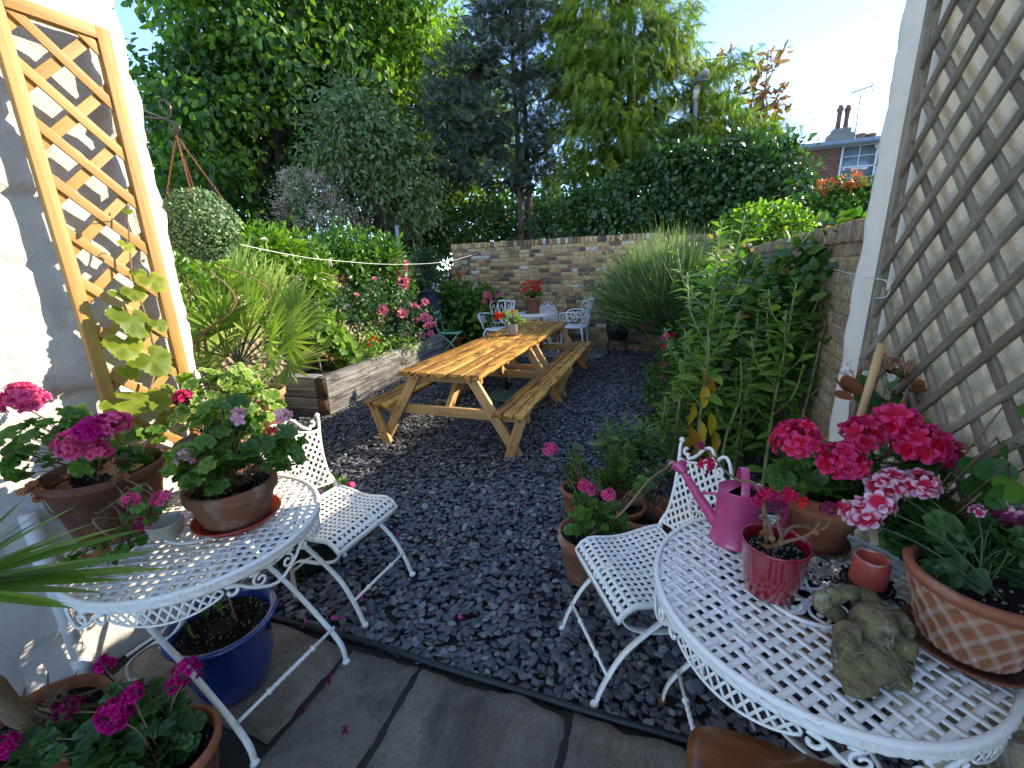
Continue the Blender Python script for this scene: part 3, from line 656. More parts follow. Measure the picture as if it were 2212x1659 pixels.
# ---------------------------------------------------------------- raised bed of sleepers
bed = thing('raised_bed', 'long raised bed of weathered oak sleepers planted with roses', 'planter', (-2.13, 4.75, 0), world=True)
ax = np.array([math.sin(R(15.5)), math.cos(R(15.5)), 0]); bx = np.array([ax[1], -ax[0], 0]); q0 = np.array([-2.13, 4.75, 0])
def sleeper(a, b, w, h, nm='sleeper'):
    mb = MB(); beam(mb, a, b, w, h); o = mb.build(nm, M['sleeper'], bed, bevel=.012)
    d = nrm(np.array(b, float)-np.array(a, float))
    for e, sg in ((a, -1), (b, 1)):
        mb = MB(); c = np.array(e, float)+d*sg*.0035; box(mb, c-q0, (.006, w-.03, h-.03), np.array([d, np.cross((0, 0, 1), d), [0, 0, 1]]).T)
        mb.build('end_grain', M['sleeperend']).parent = o
for z, k in ((.10, 0), (.328, 1)):
    sleeper(q0-bx*.075+[0, 0, z]+ax*.0+(bx*.008 if k else 0), q0-bx*.075+ax*(3.85 if k else 3.9)+[0, 0, z]+(bx*.008 if k else 0), .15, .20 if not k else .245)
    sleeper(q0-bx*.16+ax*.09+[0, 0, z], q0-bx*1.0+ax*.09+[0, 0, z], .17, .20 if not k else .24)
mb = MB(); P = [q0-bx*.1+ax*.15, q0-bx*.1+ax*3.4, q0-bx*.9+ax*3.4, q0-bx*.9+ax*.15]; mb.add([p+[0, 0, .37] for p in P], [[[0, 1, 2, 3]]]); mb.build('soil', M['earth'], bed)
# ---------------------------------------------------------------- far house
def far_house():
    Y = 24; A = py(1690, 500, Y); top = py(1690, 322, Y)[2]
    h = thing('brick_house', 'dark red brick house with a pair of tall chimney pots beyond the garden', 'house', (A[0], Y, 0), world=True)
    m1, m2 = MB(), MB(); p0 = (A[0]-.6, Y+1.2); p1 = (A[0]+8.5, Y-2.4); d = nrm(np.array(p1)-p0); n = np.array([d[1], -d[0]])
    L = np.linalg.norm(np.array(p1)-p0); Mx = np.array([[d[0], n[0], 0], [d[1], n[1], 0], [0, 0, 1]])
    box(m1, [*(np.array(p0)+d*L/2-n*3), top/2], (L, 6, top), Mx); m1.build('wall', M['mortar'], h)
    g = np.random.default_rng(2); r0 = int((top-3.2)/.085)
    for r in range(r0):
        z = 3.2+(r+.5)*.085; x = -(r % 2)*.13
        while x < L:
            a, b = max(x, 0), min(x+.24, L)
            if b-a > .05: box(m2, [*(np.array(p0)+d*(a+b)/2+n*.012), z], (b-a, .03, .07), Mx, g.random())
            x += .255
    m2.build('brickwork', M['redbrick'], h)
    mb = MB(); box(mb, [*(np.array(p0)+d*L/2-n*2.6), top+.10], (L+.3, 6.6, .20), Mx); mb.build('roof', M['roof'], h)
    mb = MB(); box(mb, [*(np.array(p0)+d*(L*.5+2.2)+n*.10), top-.12], (L*.5, .1, .16), Mx); mb.build('fascia', M['fascia'], h)
    C0 = py(1815, 292, Y+1); mb = MB(); box(mb, [C0[0], Y+1, C0[2]-.2], (1.2, .7, .5), Mx); box(mb, [C0[0], Y+1, C0[2]+.15], (.85, .5, .3), Mx); ch = mb.build('chimney_stack', M['concrete'], h, bevel=.08)
    for k in (-1, 1):
        mb = MB(); lathe(mb, [(.12, 0), (.10, .4), (.11, .8), (.15, .85), (.15, .98), (.10, 1.0), (.1, 1.1), (.07, 1.1)], (C0[0]+.20*k, Y+1, C0[2]+.28), 12)
        mb.build('chimney_pot', M['redbrick'], h)
    for xx in (1858, 1880):
        c = py(xx, 296, Y+2); mb = MB(); lathe(mb, [(.2, -.4), (.2, .0), (.27, .05), (.27, .14), (.2, .16)], c, 12); mb.build('chimney_pot', M['redbrick'], h)
    # sash window
    wc = py(1866, 352, Y-1.2); aa = (np.array([wc[0], Y-1.2])-p0)@d; c = np.array(p0)+d*aa+n*.03
    mb = MB(); box(mb, [*c, wc[2]], (1.5, .05, 2.1), Mx); fr = mb.build('window', M['pane'], h)
    mb = MB()
    for u, v, sx, sz in ((-.72, 0, .09, 2.1), (.72, 0, .09, 2.1), (0, 1.0, 1.5, .09), (0, -1.0, 1.5, .09), (0, 0, 1.5, .07), (-.0, 0, .035, 2.1), (0, .5, 1.5, .03), (0, -.5, 1.5, .03)):
        box(mb, [*(c+d*u+n*.04), wc[2]+v], (sx, .05, sz), Mx)
    f2 = mb.build('window_frame', M['fascia'], None); f2.location = -Vector(h['_o']); f2.parent = fr
    # aerial
    t = thing('tv_aerial', 'thin television aerial on a tall mast above the brick house roof', 'aerial', (0, 0, 0))
    a, b = py(1845, 300, Y), py(1861, 200, Y); mb = MB(); tube(mb, [a-[0, 0, .3], b], .03, 6); mb.build('mast', M['aerial'], t)
    mb = MB(); e0, e1 = py(1839, 201, Y), py(1882, 186, Y); tube(mb, [e0, e1], .03, 6)
    for k in np.linspace(0, 1, 14): p = e0*(1-k)+e1*k; tube(mb, [p+[0, -.2, 0], p+[0, .2, 0]], .012, 4)
    for k in (-1, 1): tube(mb, [e1+[.02, 0, 0], e1+[.12, 0, .22*k]], .02, 5)
    mb.build('antenna', M['aerial'], t)
far_house()
# small far chimney seen between the trees
t = thing('distant_chimney', 'small pale chimney of a distant roof between the two conifers', 'chimney', (0, 0, 0)); c = py(1190, 398, 26)
mb = MB(); box(mb, c+[0, 0, -.2], (1.1, .8, 1.3)); mb.build('stack', M['stockR'], t); mb = MB(); box(mb, c+[0, .4, -2.5], (4, 3, 3.3)); mb.build('roof', M['roof'], t)
# street lamp
t = thing('street_lamp', 'grey street lamp rising out of the conifers', 'street lamp', (0, 0, 0)); LY = 10.3; b = py(1500, 320, LY); c = py(1503, 215, LY); e = py(1505, 182, LY)
mb = MB(); tube(mb, [[b[0]-.05, LY, 0], b, c], .045, 10); mb.build('pole', M['greymetal'], t, True)
mb = MB(); tube(mb, [c, e], .07, 10, [1, .95]); mb.build('collar', M['ceramic'], t, True)
e2 = py(1520, 160, LY-.3); mb = MB(); hd = nrm(e2-e); sweep(mb, [e-hd*.10, e, e+hd*.10, e2, e2+hd*.10], circ(.11, 12)*[1, .42], [.5, .85, 1, 1, .6], rnd=.5)
mb.build('lamp_head', M['greymetal'], t, True); mb = MB(); box(mb, (e+e2)/2+[0, -.02, -.062], (.16, .28, .02), None); mb.build('lens', M['pane'], t)
mb = MB(); ball(mb, e2+[.02, 0, .07], .035, 8); mb.build('sensor', M['ceramic'], t)
# ---------------------------------------------------------------- trees and bushes
def crown(mb, E, T, size, per=40, up=.3, droop=0.0, sig=.17, shell=(.72, 1.0), flat=.0, bias=0.0):
    """E: ellipsoids (cx,cy,cz,rx,ry,rz,n)"""
    for (cx, cy, cz, rx, ry, rz, n) in E:
        k = max(int(n/per), 3); u = nrm(rng.normal(size=(k, 3))); rr = rng.uniform(shell[0], shell[1], (k, 1)); rad = np.array([rx, ry, rz])
        cc = np.array([cx, cy, cz])+u*rr*rad; col = np.clip(rng.normal(.5, .2, k)+bias, 0, 1); m = k*per
        i = np.repeat(np.arange(k), per); off = rng.normal(size=(m, 3))*sig*(rad.mean()**.5)
        P = cc[i]+off; o = nrm(nrm(off)+u[i]*.6)
        N = nrm(np.array([0, 0, 1.])*up+o*.7+rng.normal(size=(m, 3))*.45)
        D = nrm(o+rng.normal(size=(m, 3))*.6+np.array([0, 0, -droop]))
        inst(mb, T, P, frames(D, N), size*rng.uniform(.65, 1.25, m), np.clip(col[i]+rng.normal(0, .16, m), 0, 1))
def limbs(mb, base, tips, r0, n=7, mid=.5, wig=.08):
    base = np.array(base, float)
    for tp in tips:
        tp = np.array(tp, float); L = np.linalg.norm(tp-base); a = base+(tp-base)*[.25, .25, .5]+rng.normal(size=3)*wig*L; b = base+(tp-base)*[.65, .65, .8]+rng.normal(size=3)*wig*L
        P = crom([base, a, b, tp], 5); tube(mb, P, r0, 7, np.linspace(1, .18, len(P)))
def bush(name, label, cat, base, E, T, size, mat, tips=None, r0=.02, group=None, parts=('foliage', 'stem'), smat='stem', **k):
    t = thing(name, label, cat, base, world=True, group=group); mb = MB(); crown(mb, E, T, size, **k); mb.build(parts[0], M[mat], t)
    mb = MB(); limbs(mb, base, tips if tips is not None else [np.array(e[:3])+rng.normal(size=3)*.3*np.array(e[3:6]) for e in E for _ in (0, 1, 2)], r0); mb.build(parts[1], M[smat], t, True)
    return t
def El(x, y, Y, rx, rz, n, ry=None, dY=0):
    """ellipsoid centred on a sight line at depth Y; radii given in survey pixels"""
    c = py(x, y, Y+dY); k = Y*1.02/F_PX; return (*c, rx*k, (ry if ry else (rx+rz)/2)*k, rz*k, n)
# 1 big dark broadleaf
E1 = [El(545, 60, 13, 160, 130, 5000), El(450, 250, 12.5, 90, 120, 3000), El(600, 240, 12.8, 150, 130, 4200), El(470, 400, 12, 130, 110, 2600), El(700, 130, 13.5, 170, 150, 3600), El(660, -90, 14, 230, 150, 3000)]
b1 = py(560, 560, 13); bush('walnut_tree', 'large dark broadleaf tree filling the left of the view', 'tree', (b1[0], 13, 0), E1, WIDE, .20, 'treeD', r0=.26, parts=('crown', 'trunk'), smat='bark', droop=.9, sig=.19, per=55, shell=(.62, 1.08))
E2 = [El(860, 110, 14.5, 140, 100, 4500), El(930, 190, 14.5, 110, 120, 3600), El(780, 60, 14.5, 120, 90, 2600), El(900, 300, 14, 140, 120, 3800), El(830, 410, 14.5, 140, 90, 1500), El(1020, 330, 15, 110, 120, 1600), El(1000, 180, 15, 60, 60, 900), El(1050, 230, 15.5, 90, 90, 1200)]
bush('lime_green_tree', 'sunlit yellow green tree with drooping leaves behind the grey shrub', 'tree', (py(880, 560, 14.5)[0], 14.5, 0), E2, LAUREL, .21, 'treeY', r0=.2, parts=('crown', 'trunk'), smat='bark', droop=.8, sig=.19, shell=(.55, 1.08))
# 3 grey buddleia
E3 = [El(770, 260, 11, 75, 60, 2300), El(740, 360, 10.8, 80, 80, 2000), El(850, 370, 11, 95, 80, 2300), El(800, 300, 11, 100, 70, 1700), El(870, 450, 11, 90, 50, 1100)]
bs = py(770, 540, 11); tt = bush('buddleia', 'grey green arching shrub with a leaning trunk in front of the tall trees', 'shrub', (bs[0], 11, 0), E3, LAUREL, .15, 'budd', r0=.09, parts=('crown', 'trunk'), smat='bark', droop=.7, sig=.24, shell=(.3, 1))
# 4 pale blossom shrub
t4 = thing('flowering_shrub', 'shrub covered in small pinkish white blossom above the laurel hedge', 'shrub', (py(680, 540, 10)[0], 10, 0), world=True)
E4 = [El(660, 430, 10, 60, 50, 1500), El(690, 480, 10, 85, 45, 1500), El(640, 395, 10, 30, 25, 400)]
mb = MB(); crown(mb, E4, SMALL, .055, per=30, sig=.2, shell=(.3, 1)); mb.build('foliage', M['budd'], t4)
mb = MB(); crown(mb, E4, SMALL, .05, per=16, sig=.07, shell=(.8, 1.05)); mb.build('blossom', M['white_fl'], t4)
mb = MB(); limbs(mb, (t4.location[0], 10, 0), [e[:3] for e in E4 for _ in range(4)], .04); mb.build('stem', M['bark'], t4, True)
# conifers
def frond_t(k=7, w=.5, droop=.5):
    V = []; F = []
    for i in range(k):
        y = (i+.3)/k; L = w*(1-.65*y)*(.6+.4*min(1, i/1.5)); z = -droop*y*y
        for s in (-1, 1):
            b = len(V); V += [[0, y-.03, z], [0, y+.09, z-.02], [s*L*.5, y+.30, z-.04-.06*L], [s*L*.62, y+.34+.1*L, z-.16*L-.06]]; F.append([b, b+1, b+3, b+2][::s])
    b = len(V); V += [[-.03, 0, 0], [.03, 0, 0], [0, 1.1, -droop*1.1]]
    return np.array(V), [np.array(F), np.array([[b, b+1, b+2]])], np.linspace(0, 1, len(V))
FROND = frond_t(); TUFT = frond_t(5, .9, -.1)
def sprays(mb, E, T, size, per=26, down=.8, sig=.2):
    for (cx, cy, cz, rx, ry, rz, n) in E:
        n = int(n*1.5); k = max(n//per, 2); u = nrm(rng.normal(size=(k, 3))); rad = np.array([rx, ry, rz]); cc = np.array([cx, cy, cz])+u*rad*rng.uniform(.55, 1.05, (k, 1))
        i = np.repeat(np.arange(k), per); m = len(i); col = np.clip(rng.normal(.45, .2, k)+u[:, 2]*.1, 0, 1)
        off = rng.normal(size=(m, 3))*sig*[1, 1, .45]
        P = cc[i]+off; D = nrm(u[i]*[1, 1, .3]*.8+rng.normal(size=(m, 3))*.35+np.array([0, 0, -down])); N = nrm(u[i]+rng.normal(size=(m, 3))*.5+[0, 0, .6])
        inst(mb, T, P, frames(D, N), size*rng.uniform(.6, 1.3, m), np.clip(col[i]+rng.normal(0, .14, m), 0, 1))
def conifer(name, label, base, H, E, T, size, mat, down, sig, r0, branch=None, trunks=1):
    t = thing(name, label, 'tree', base, world=True); mb = MB(); sprays(mb, E, T, size, down=down, sig=sig); mb.build('crown', M[mat], t)
    mb = MB()
    for k in range(trunks):
        o = np.array([k*.28-.1*(trunks-1), .1*k, 0]); P = [np.array(base)+o+[math.sin(z*.6+k)*.07, 0, z] for z in np.linspace(0, H, 9)]; tube(mb, crom(P, 3), r0, 9, np.linspace(1, .3, 25))
    for e in E:
        z0 = e[2]-e[5]*.3-rng.uniform(.2, .8); limbs(mb, (base[0], base[1], max(z0, .6)), [np.array(e[:3])+rng.normal(size=3)*.3*np.array(e[3:6])], r0*.35)
    mb.build('trunk', M['bark'], t, True); return t
J = [El(x, y, 11.5, rx, rz, n) for x, y, rx, rz, n in ((1080, 20, 45, 40, 380), (1150, 40, 55, 45, 420), (1040, 90, 40, 30, 260), (1180, 110, 50, 45, 380), (1000, 150, 45, 35, 340), (1090, 140, 50, 40, 340), (970, 235, 45, 50, 460), (1060, 240, 60, 45, 480), (1180, 220, 60, 50, 440), (1010, 305, 60, 35, 420), (1110, 310, 75, 45, 560), (1200, 310, 45, 40, 260), (1000, 370, 60, 25, 260), (1090, 380, 70, 30, 300), (1120, -50, 60, 50, 380), (1180, 380, 40, 25, 150))]
conifer('juniper_tree', 'dark blue grey juniper tree in the middle of the tree line', (py(1128, 470, 11.5)[0], 11.5, 0), 8.6, J, TUFT, .20, 'junip', -.1, .17, .10, trunks=2)
Yc = [El(x, y, 10.8, rx, rz, n) for x, y, rx, rz, n in ((1330, 20, 95, 60, 560), (1300, 100, 70, 50, 380), (1400, 80, 80, 60, 480), (1260, 60, 50, 70, 300), (1360, 170, 90, 50, 440), (1280, 210, 70, 45, 360), (1440, 170, 50, 40, 200), (1300, 290, 90, 45, 420), (1390, 280, 90, 60, 520), (1470, 250, 40, 55, 260), (1440, 330, 60, 40, 330), (1280, 370, 70, 35, 260), (1380, 380, 60, 30, 240), (1560, 260, 55, 50, 430), (1600, 300, 55, 40, 380), (1530, 180, 35, 45, 230), (1570, 140, 30, 22, 110), (1330, -60, 120, 50, 500), (1240, 150, 50, 60, 260), (1350, 240, 90, 40, 300), (1310, 340, 90, 40, 300), (1460, 60, 40, 50, 160), (1500, 290, 40, 40, 240), (1540, 340, 60, 30, 230), (1490, 90, 40, 25, 70), (1255, 430, 40, 22, 90), (1650, 290, 40, 30, 160))]
conifer('golden_cypress', 'tall golden green cypress with drooping sprays right of the juniper', (py(1350, 470, 10.8)[0], 10.8, 0), 8.4, Yc, FROND, .24, 'cypress', .55, .17, .11)
# bronze magnolia like branches
t = thing('bronze_leaved_tree', 'open branches of bronze leaves against the sky behind the cypress', 'tree', (py(1600, 500, 14)[0], 14, 0), world=True)
mb = MB(); m2 = MB(); b0 = np.array([t.location[0], 14, 4.0])
for x, y in ((1690, 110), (1660, 125), (1640, 150), (1620, 130), (1600, 165), (1580, 110), (1555, 120), (1695, 190), (1680, 215), (1690, 240), (1670, 260), (1650, 230), (1660, 285), (1510, 150), (1500, 190), (1690, 280), (1630, 190), (1600, 200)):
    tp = py(x, y, 14+rng.normal()*.3); a = b0+(tp-b0)*.5+rng.normal(size=3)*.15; P = crom([b0, a, tp], 6); tube(m2, P, .035, 5, np.linspace(1, .25, len(P)))
    for f in np.linspace(.62, 1, 4):
        k = 9; c = b0*(1-f)**2+2*a*f*(1-f)+tp*f*f if False else P[int(f*(len(P)-1))]; D = nrm(rng.normal(size=(k, 3))+[0, 0, .5]); inst(mb, LAUREL, np.repeat([c], k, 0)+rng.normal(size=(k, 3))*.06, frames(D, rng.normal(size=(k, 3))), rng.uniform(.2, .32, k), rng.random(k))
mb.build('crown', M['magn'], t)
tube(m2, [[b0[0], 14, 0], b0], .12, 8); m2.build('trunk', M['bark'], t, True)
# ivy mass and hedge beyond the wall
E5 = [El(1330, 470, 9.6, 110, 55, 3400), El(1440, 400, 9.8, 90, 60, 3200), El(1540, 400, 9.6, 110, 75, 4600), El(1640, 400, 9.2, 80, 70, 3600), El(1680, 450, 8.6, 50, 50, 2000), El(1420, 480, 9.4, 120, 50, 3200), El(1560, 480, 9, 110, 45, 3000), El(1600, 350, 9.8, 60, 40, 1500), El(1715, 430, 8.8, 30, 35, 700)]
bush('ivy_mound', 'broad dark green ivy covered mound beyond the brick wall', 'ivy', (py(1500, 500, 9.4)[0], 9.6, 0), E5, WIDE, .115, 'ivy', r0=.06, droop=.5, sig=.13, shell=(.8, 1.02))
E6 = [El(1000, 500, 12.5, 120, 45, 3600), El(1180, 490, 12.3, 120, 50, 3600), El(1290, 480, 12, 80, 55, 1800), El(900, 520, 12.6, 70, 35, 1500), El(1080, 470, 13, 160, 40, 2400)]
bush('dark_hedge', 'dark hedge of small leaves running behind the back wall', 'hedge', (py(1100, 520, 12.4)[0], 12.4, 0), E6, WIDE, .11, 'ivy', r0=.05, droop=.3, sig=.14)
E7 = [El(420, 480, 15.5, 200, 110, 2600), El(700, 480, 16, 200, 110, 2400), El(960, 440, 17, 160, 110, 2200), El(1150, 430, 18, 200, 70, 1500), El(360, 340, 16, 50, 130, 1200), El(345, 210, 15, 20, 30, 200)]
bush('rear_thicket', 'dense dark thicket low behind the tall trees at the left', 'thicket', (py(650, 560, 16)[0], 16, 0), E7, WIDE, .26, 'treeD', r0=.1, droop=.4, sig=.3, smat='bark')
E8 = [El(1835, 445, 7.5, 55, 42, 1700), El(1800, 460, 7.5, 45, 35, 900), El(1880, 460, 7.5, 40, 50, 900)]
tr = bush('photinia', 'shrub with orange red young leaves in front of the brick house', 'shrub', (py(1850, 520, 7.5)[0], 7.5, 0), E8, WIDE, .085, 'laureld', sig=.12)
mb = MB(); crown(mb, [El(1790, 405, 7.4, 22, 12, 130), El(1830, 395, 7.4, 30, 14, 160), El(1865, 410, 7.4, 15, 14, 60)], LAUREL, .075, per=10, up=.2, droop=-.8, sig=.06, bias=.35); mb.build('red_shoots', M['redtip'], tr)
E9 = [El(1640, 490, 6.9, 60, 35, 1500), El(1600, 500, 6.6, 40, 35, 900), El(1690, 485, 6.9, 45, 28, 800)]
bush('sunlit_shrub', 'light green sunlit shrub leaning over the top of the side wall', 'shrub', (py(1640, 560, 6.9)[0]+.3, 7.0, 0), E9, WIDE, .075, 'laurel', sig=.11)
# overhead wires, post
t = MB(); 
for dy in (0, 14, 20): tube(t, [py(860, 60+dy, 30), py(1110, 14+dy*1.2, 30)], .02, 4)
tag(t.build('overhead_wires', M['edging']), 'thin overhead wires crossing the sky between the trees', 'wires')
mb = MB(); a = py(863, 545, 9.8); beam(mb, [a[0], 9.8, 0], py(857, 487, 9.8), .07, .07, up=(0, 1, 0)); tag(mb.build('wooden_post', M['greymetal'], None), 'narrow grey post standing behind the laurel hedge', 'post')
# ---------------------------------------------------------------- lattice ironwork
def weave(mb, inside, box4, pitch, w, th, fmap, amp=.0015, ang=0.0, step=None, only=None):
    u0, u1, v0, v1 = box4; cu, cv = (u0+u1)/2, (v0+v1)/2; Rr = math.hypot(u1-u0, v1-v0)/2; step = step or pitch/4; K = int(Rr/pitch)+1
    for a, ph in ((ang, 0), (ang+PI/2, 1)):
        if only is not None and ph != only: continue
        c, s = math.cos(a), math.sin(a)
        for k in range(-K, K+1):
            t = np.arange(-Rr, Rr+step, step); u = cu+t*c-k*pitch*s; v = cv+t*s+k*pitch*c; m = inside(u, v)
            i = 0
            while i < len(t):
                if not m[i]: i += 1; continue
                j = i
                while j+1 < len(t) and m[j+1]: j += 1
                if j-i >= 2:
                    tt = t[i:j+1]; z = amp*np.cos(PI*(tt/pitch)+PI*(k+ph)); n = len(tt)
                    V = []
                    for sw, sz in ((-1, -1), (1, -1), (1, 1), (-1, 1)):
                        V.append(fmap(u[i:j+1]-s*sw*w/2, v[i:j+1]+c*sw*w/2, z+sz*th/2))
                    V = np.stack(V, 1).reshape(-1, 3); I, J = np.meshgrid(np.arange(n-1), np.arange(4), indexing='ij'); J2 = (J+1) % 4
                    q = np.stack([I*4+J, I*4+J2, (I+1)*4+J2, (I+1)*4+J], -1).reshape(-1, 4)
                    mb.add(V, [q, [[3, 2, 1, 0], [(n-1)*4, (n-1)*4+1, (n-1)*4+2, (n-1)*4+3]]])
                i = j+1
def spiral(c, r0, r1, a0, a1, n=16):
    a = np.linspace(a0, a1, n); r = np.linspace(r0, r1, n); return np.stack([c[0]+r*np.cos(a), c[1]+r*np.sin(a)], 1)
def twist(mb, a, b, r=.0065):
    a = np.array(a, float); b = np.array(b, float); tube(mb, [a, b], r, 8)
    d = nrm(b-a); L = np.linalg.norm(b-a); s = nrm(np.cross(d, (0, .3, 1))); q = np.cross(d, s)
    for f in (.27, .73): tube(mb, [a+d*(L*f-.004), a+d*(L*f+.004)], r*1.9, 10)
    t = np.linspace(.28, .72, 40)
    for k in range(3):
        an = t*40+k*2*PI/3; tube(mb, a+d*t[:, None]*L+s*np.cos(an)[:, None]*r*.75+q*np.sin(an)[:, None]*r*.75, r*.55, 5)
def round_table(label, loc, rz, mat='white', h=.72, rusty=False, group='round lattice tables', r=.395, leg_r=.30):
    t = thing('garden_table', label, 'table', loc, rz, group)
    mb = MB(); weave(mb, lambda u, v: (np.hypot(u, v) < r-.006) & (np.hypot(u, v) > .115), (-r, r, -r, r),   .0325, .0168, .0012, lambda u, v, z: np.stack([u, v, h-.006+z], -1), .0006, R(32), .0045)
    top = mb.build('tabletop', M[mat], t)
    mb = MB(); lathe(mb, [(r-.001, h-.040), (r+.003, h-.035), (r+.006, h-.029), (r+.003, h-.024), (r+.006, h-.018), (r+.004, h-.013), (r+.008, h-.008), (r+.005, h), (r-.004, h+.002), (r-.009, h-.001), (r-.009, h-.005), (r-.004, h-.006), (r-.001, h-.040)], n=720, closed=False,
        wob=lambda a, z, q: .0022*np.sin(a*100+np.sin(a*36)*2+z*300)*((z < h-.012) & (z > h-.039)))
    mb.build('rim', M[mat], t, True)
    mb = MB(); lathe(mb, [(.108, h-.010), (.118, h-.010), (.120, h-.004), (.114, h+.001), (.108, h-.002)], n=60, closed=False)
    for k in range(8):
        a = k*PI/4; c = np.array([math.cos(a), math.sin(a)])
        P = [[*(c*x+np.array([-c[1], c[0]])*y), h-.005] for x, y in ((.03, 0), (.05, .016), (.075, .022), (.095, .012), (.105, 0), (.095, -.012), (.075, -.022), (.05, -.016), (.03, 0))]; tube(mb, crom(P, 4), .0045, 6)
        ball(mb, [*(c*.075), h-.006], .009, 5, .5)
    lathe(mb, [(.022, h-.009), (.032, h-.009), (.032, h-.003), (.022, h-.003)], n=24, closed=False); mb.build('medallion', M[mat], t, True)
    mb = MB(); rr = r-.004
    cyl = lambda s, z: np.stack([rr*np.cos(s/rr), rr*np.sin(s/rr), z], -1)
    for k in range(4):
        s0 = (k*PI/2+R(20))*rr; Ls = R(44)*rr; d = .058
        zb = lambda s: h-.042-d*(.35+.65*np.sin(np.clip((s-s0)/Ls, 0, 1)*PI)**.7)
        ss = np.linspace(s0, s0+Ls, 24); tube(mb, cyl(ss, zb(ss)), .004, 6)
        n = 11
        for i in range(n):
            for sg in (1, -1):
                a = s0+Ls*(i+.5)/n; e = a+sg*.030; q = np.linspace(a, e, 4); qq = np.clip(q, s0, s0+Ls); f = (q-a)/(e-a); z = (h-.042)*(1-f)+zb(qq)*f
                sweep(mb, cyl(qq, z), rect(.0025, .007), up=(0, 0, 1))
        # hanging scroll to the next section
        a, b = s0+Ls, s0+Ls+R(46)*rr; mid = (a+b)/2
        L = spiral((a+.022, h-.066), .007, .024, R(-200), R(120), 16); Q = np.array([[a+.045, h-.058], [a+.075, h-.085], [mid, h-.125], [b-.075, h-.085], [b-.045, h-.058]]); Rr = spiral((b-.022, h-.066), .024, .007, R(60), R(380), 16)
        P = np.concatenate([L, Q, Rr]); P = crom(P, 3); tube(mb, cyl(P[:, 0], P[:, 1]), .0055, 7)
        for c, sg in ((mid-.05, 1), (mid+.05, -1)):
            P = spiral((c, h-.075), .026, .007, R(90), R(90)+sg*R(430), 20); P = np.concatenate([[[c-sg*.03, h-.045]], P]); tube(mb, cyl(P[:, 0], P[:, 1]), .0045, 6)
    mb.build('apron', M[mat], t, True)
    for x in (-.21, .21):
        for sg in (1, -1):
            o = .006*sg; foot = leg_r; P = crom([[x+o, sg*foot, .01], [x+o, sg*(foot-.03), .12], [x+o, sg*.13, .30], [x+o, sg*-.03, .40], [x+o, sg*-.16, .53], [x+o, sg*-.22, h-.03]], 7)
            mb = MB(); sweep(mb, P, rect(.006, .020), up=(1, 0, 0)); leg = mb.build('leg', M[mat], t)
            mb = MB(); ball(mb, [x+o, sg*foot, .012], .016, 8, .8); ft = mb.build('foot', M['rust' if rusty and sg > 0 and x > 0 else mat], None, True); ft.parent = leg
    for sg in (1, -1): mb = MB(); twist(mb, [-.21, sg*(leg_r-.045), .17], [.21, sg*(leg_r-.045), .17]); mb.build('stretcher', M[mat], t, True)
    for y in (-.22, .22): mb = MB(); beam(mb, [-.30, y, h-.012], [.30, y, h-.012], .025, .006); mb.build('bearer', M[mat], t)
    return t
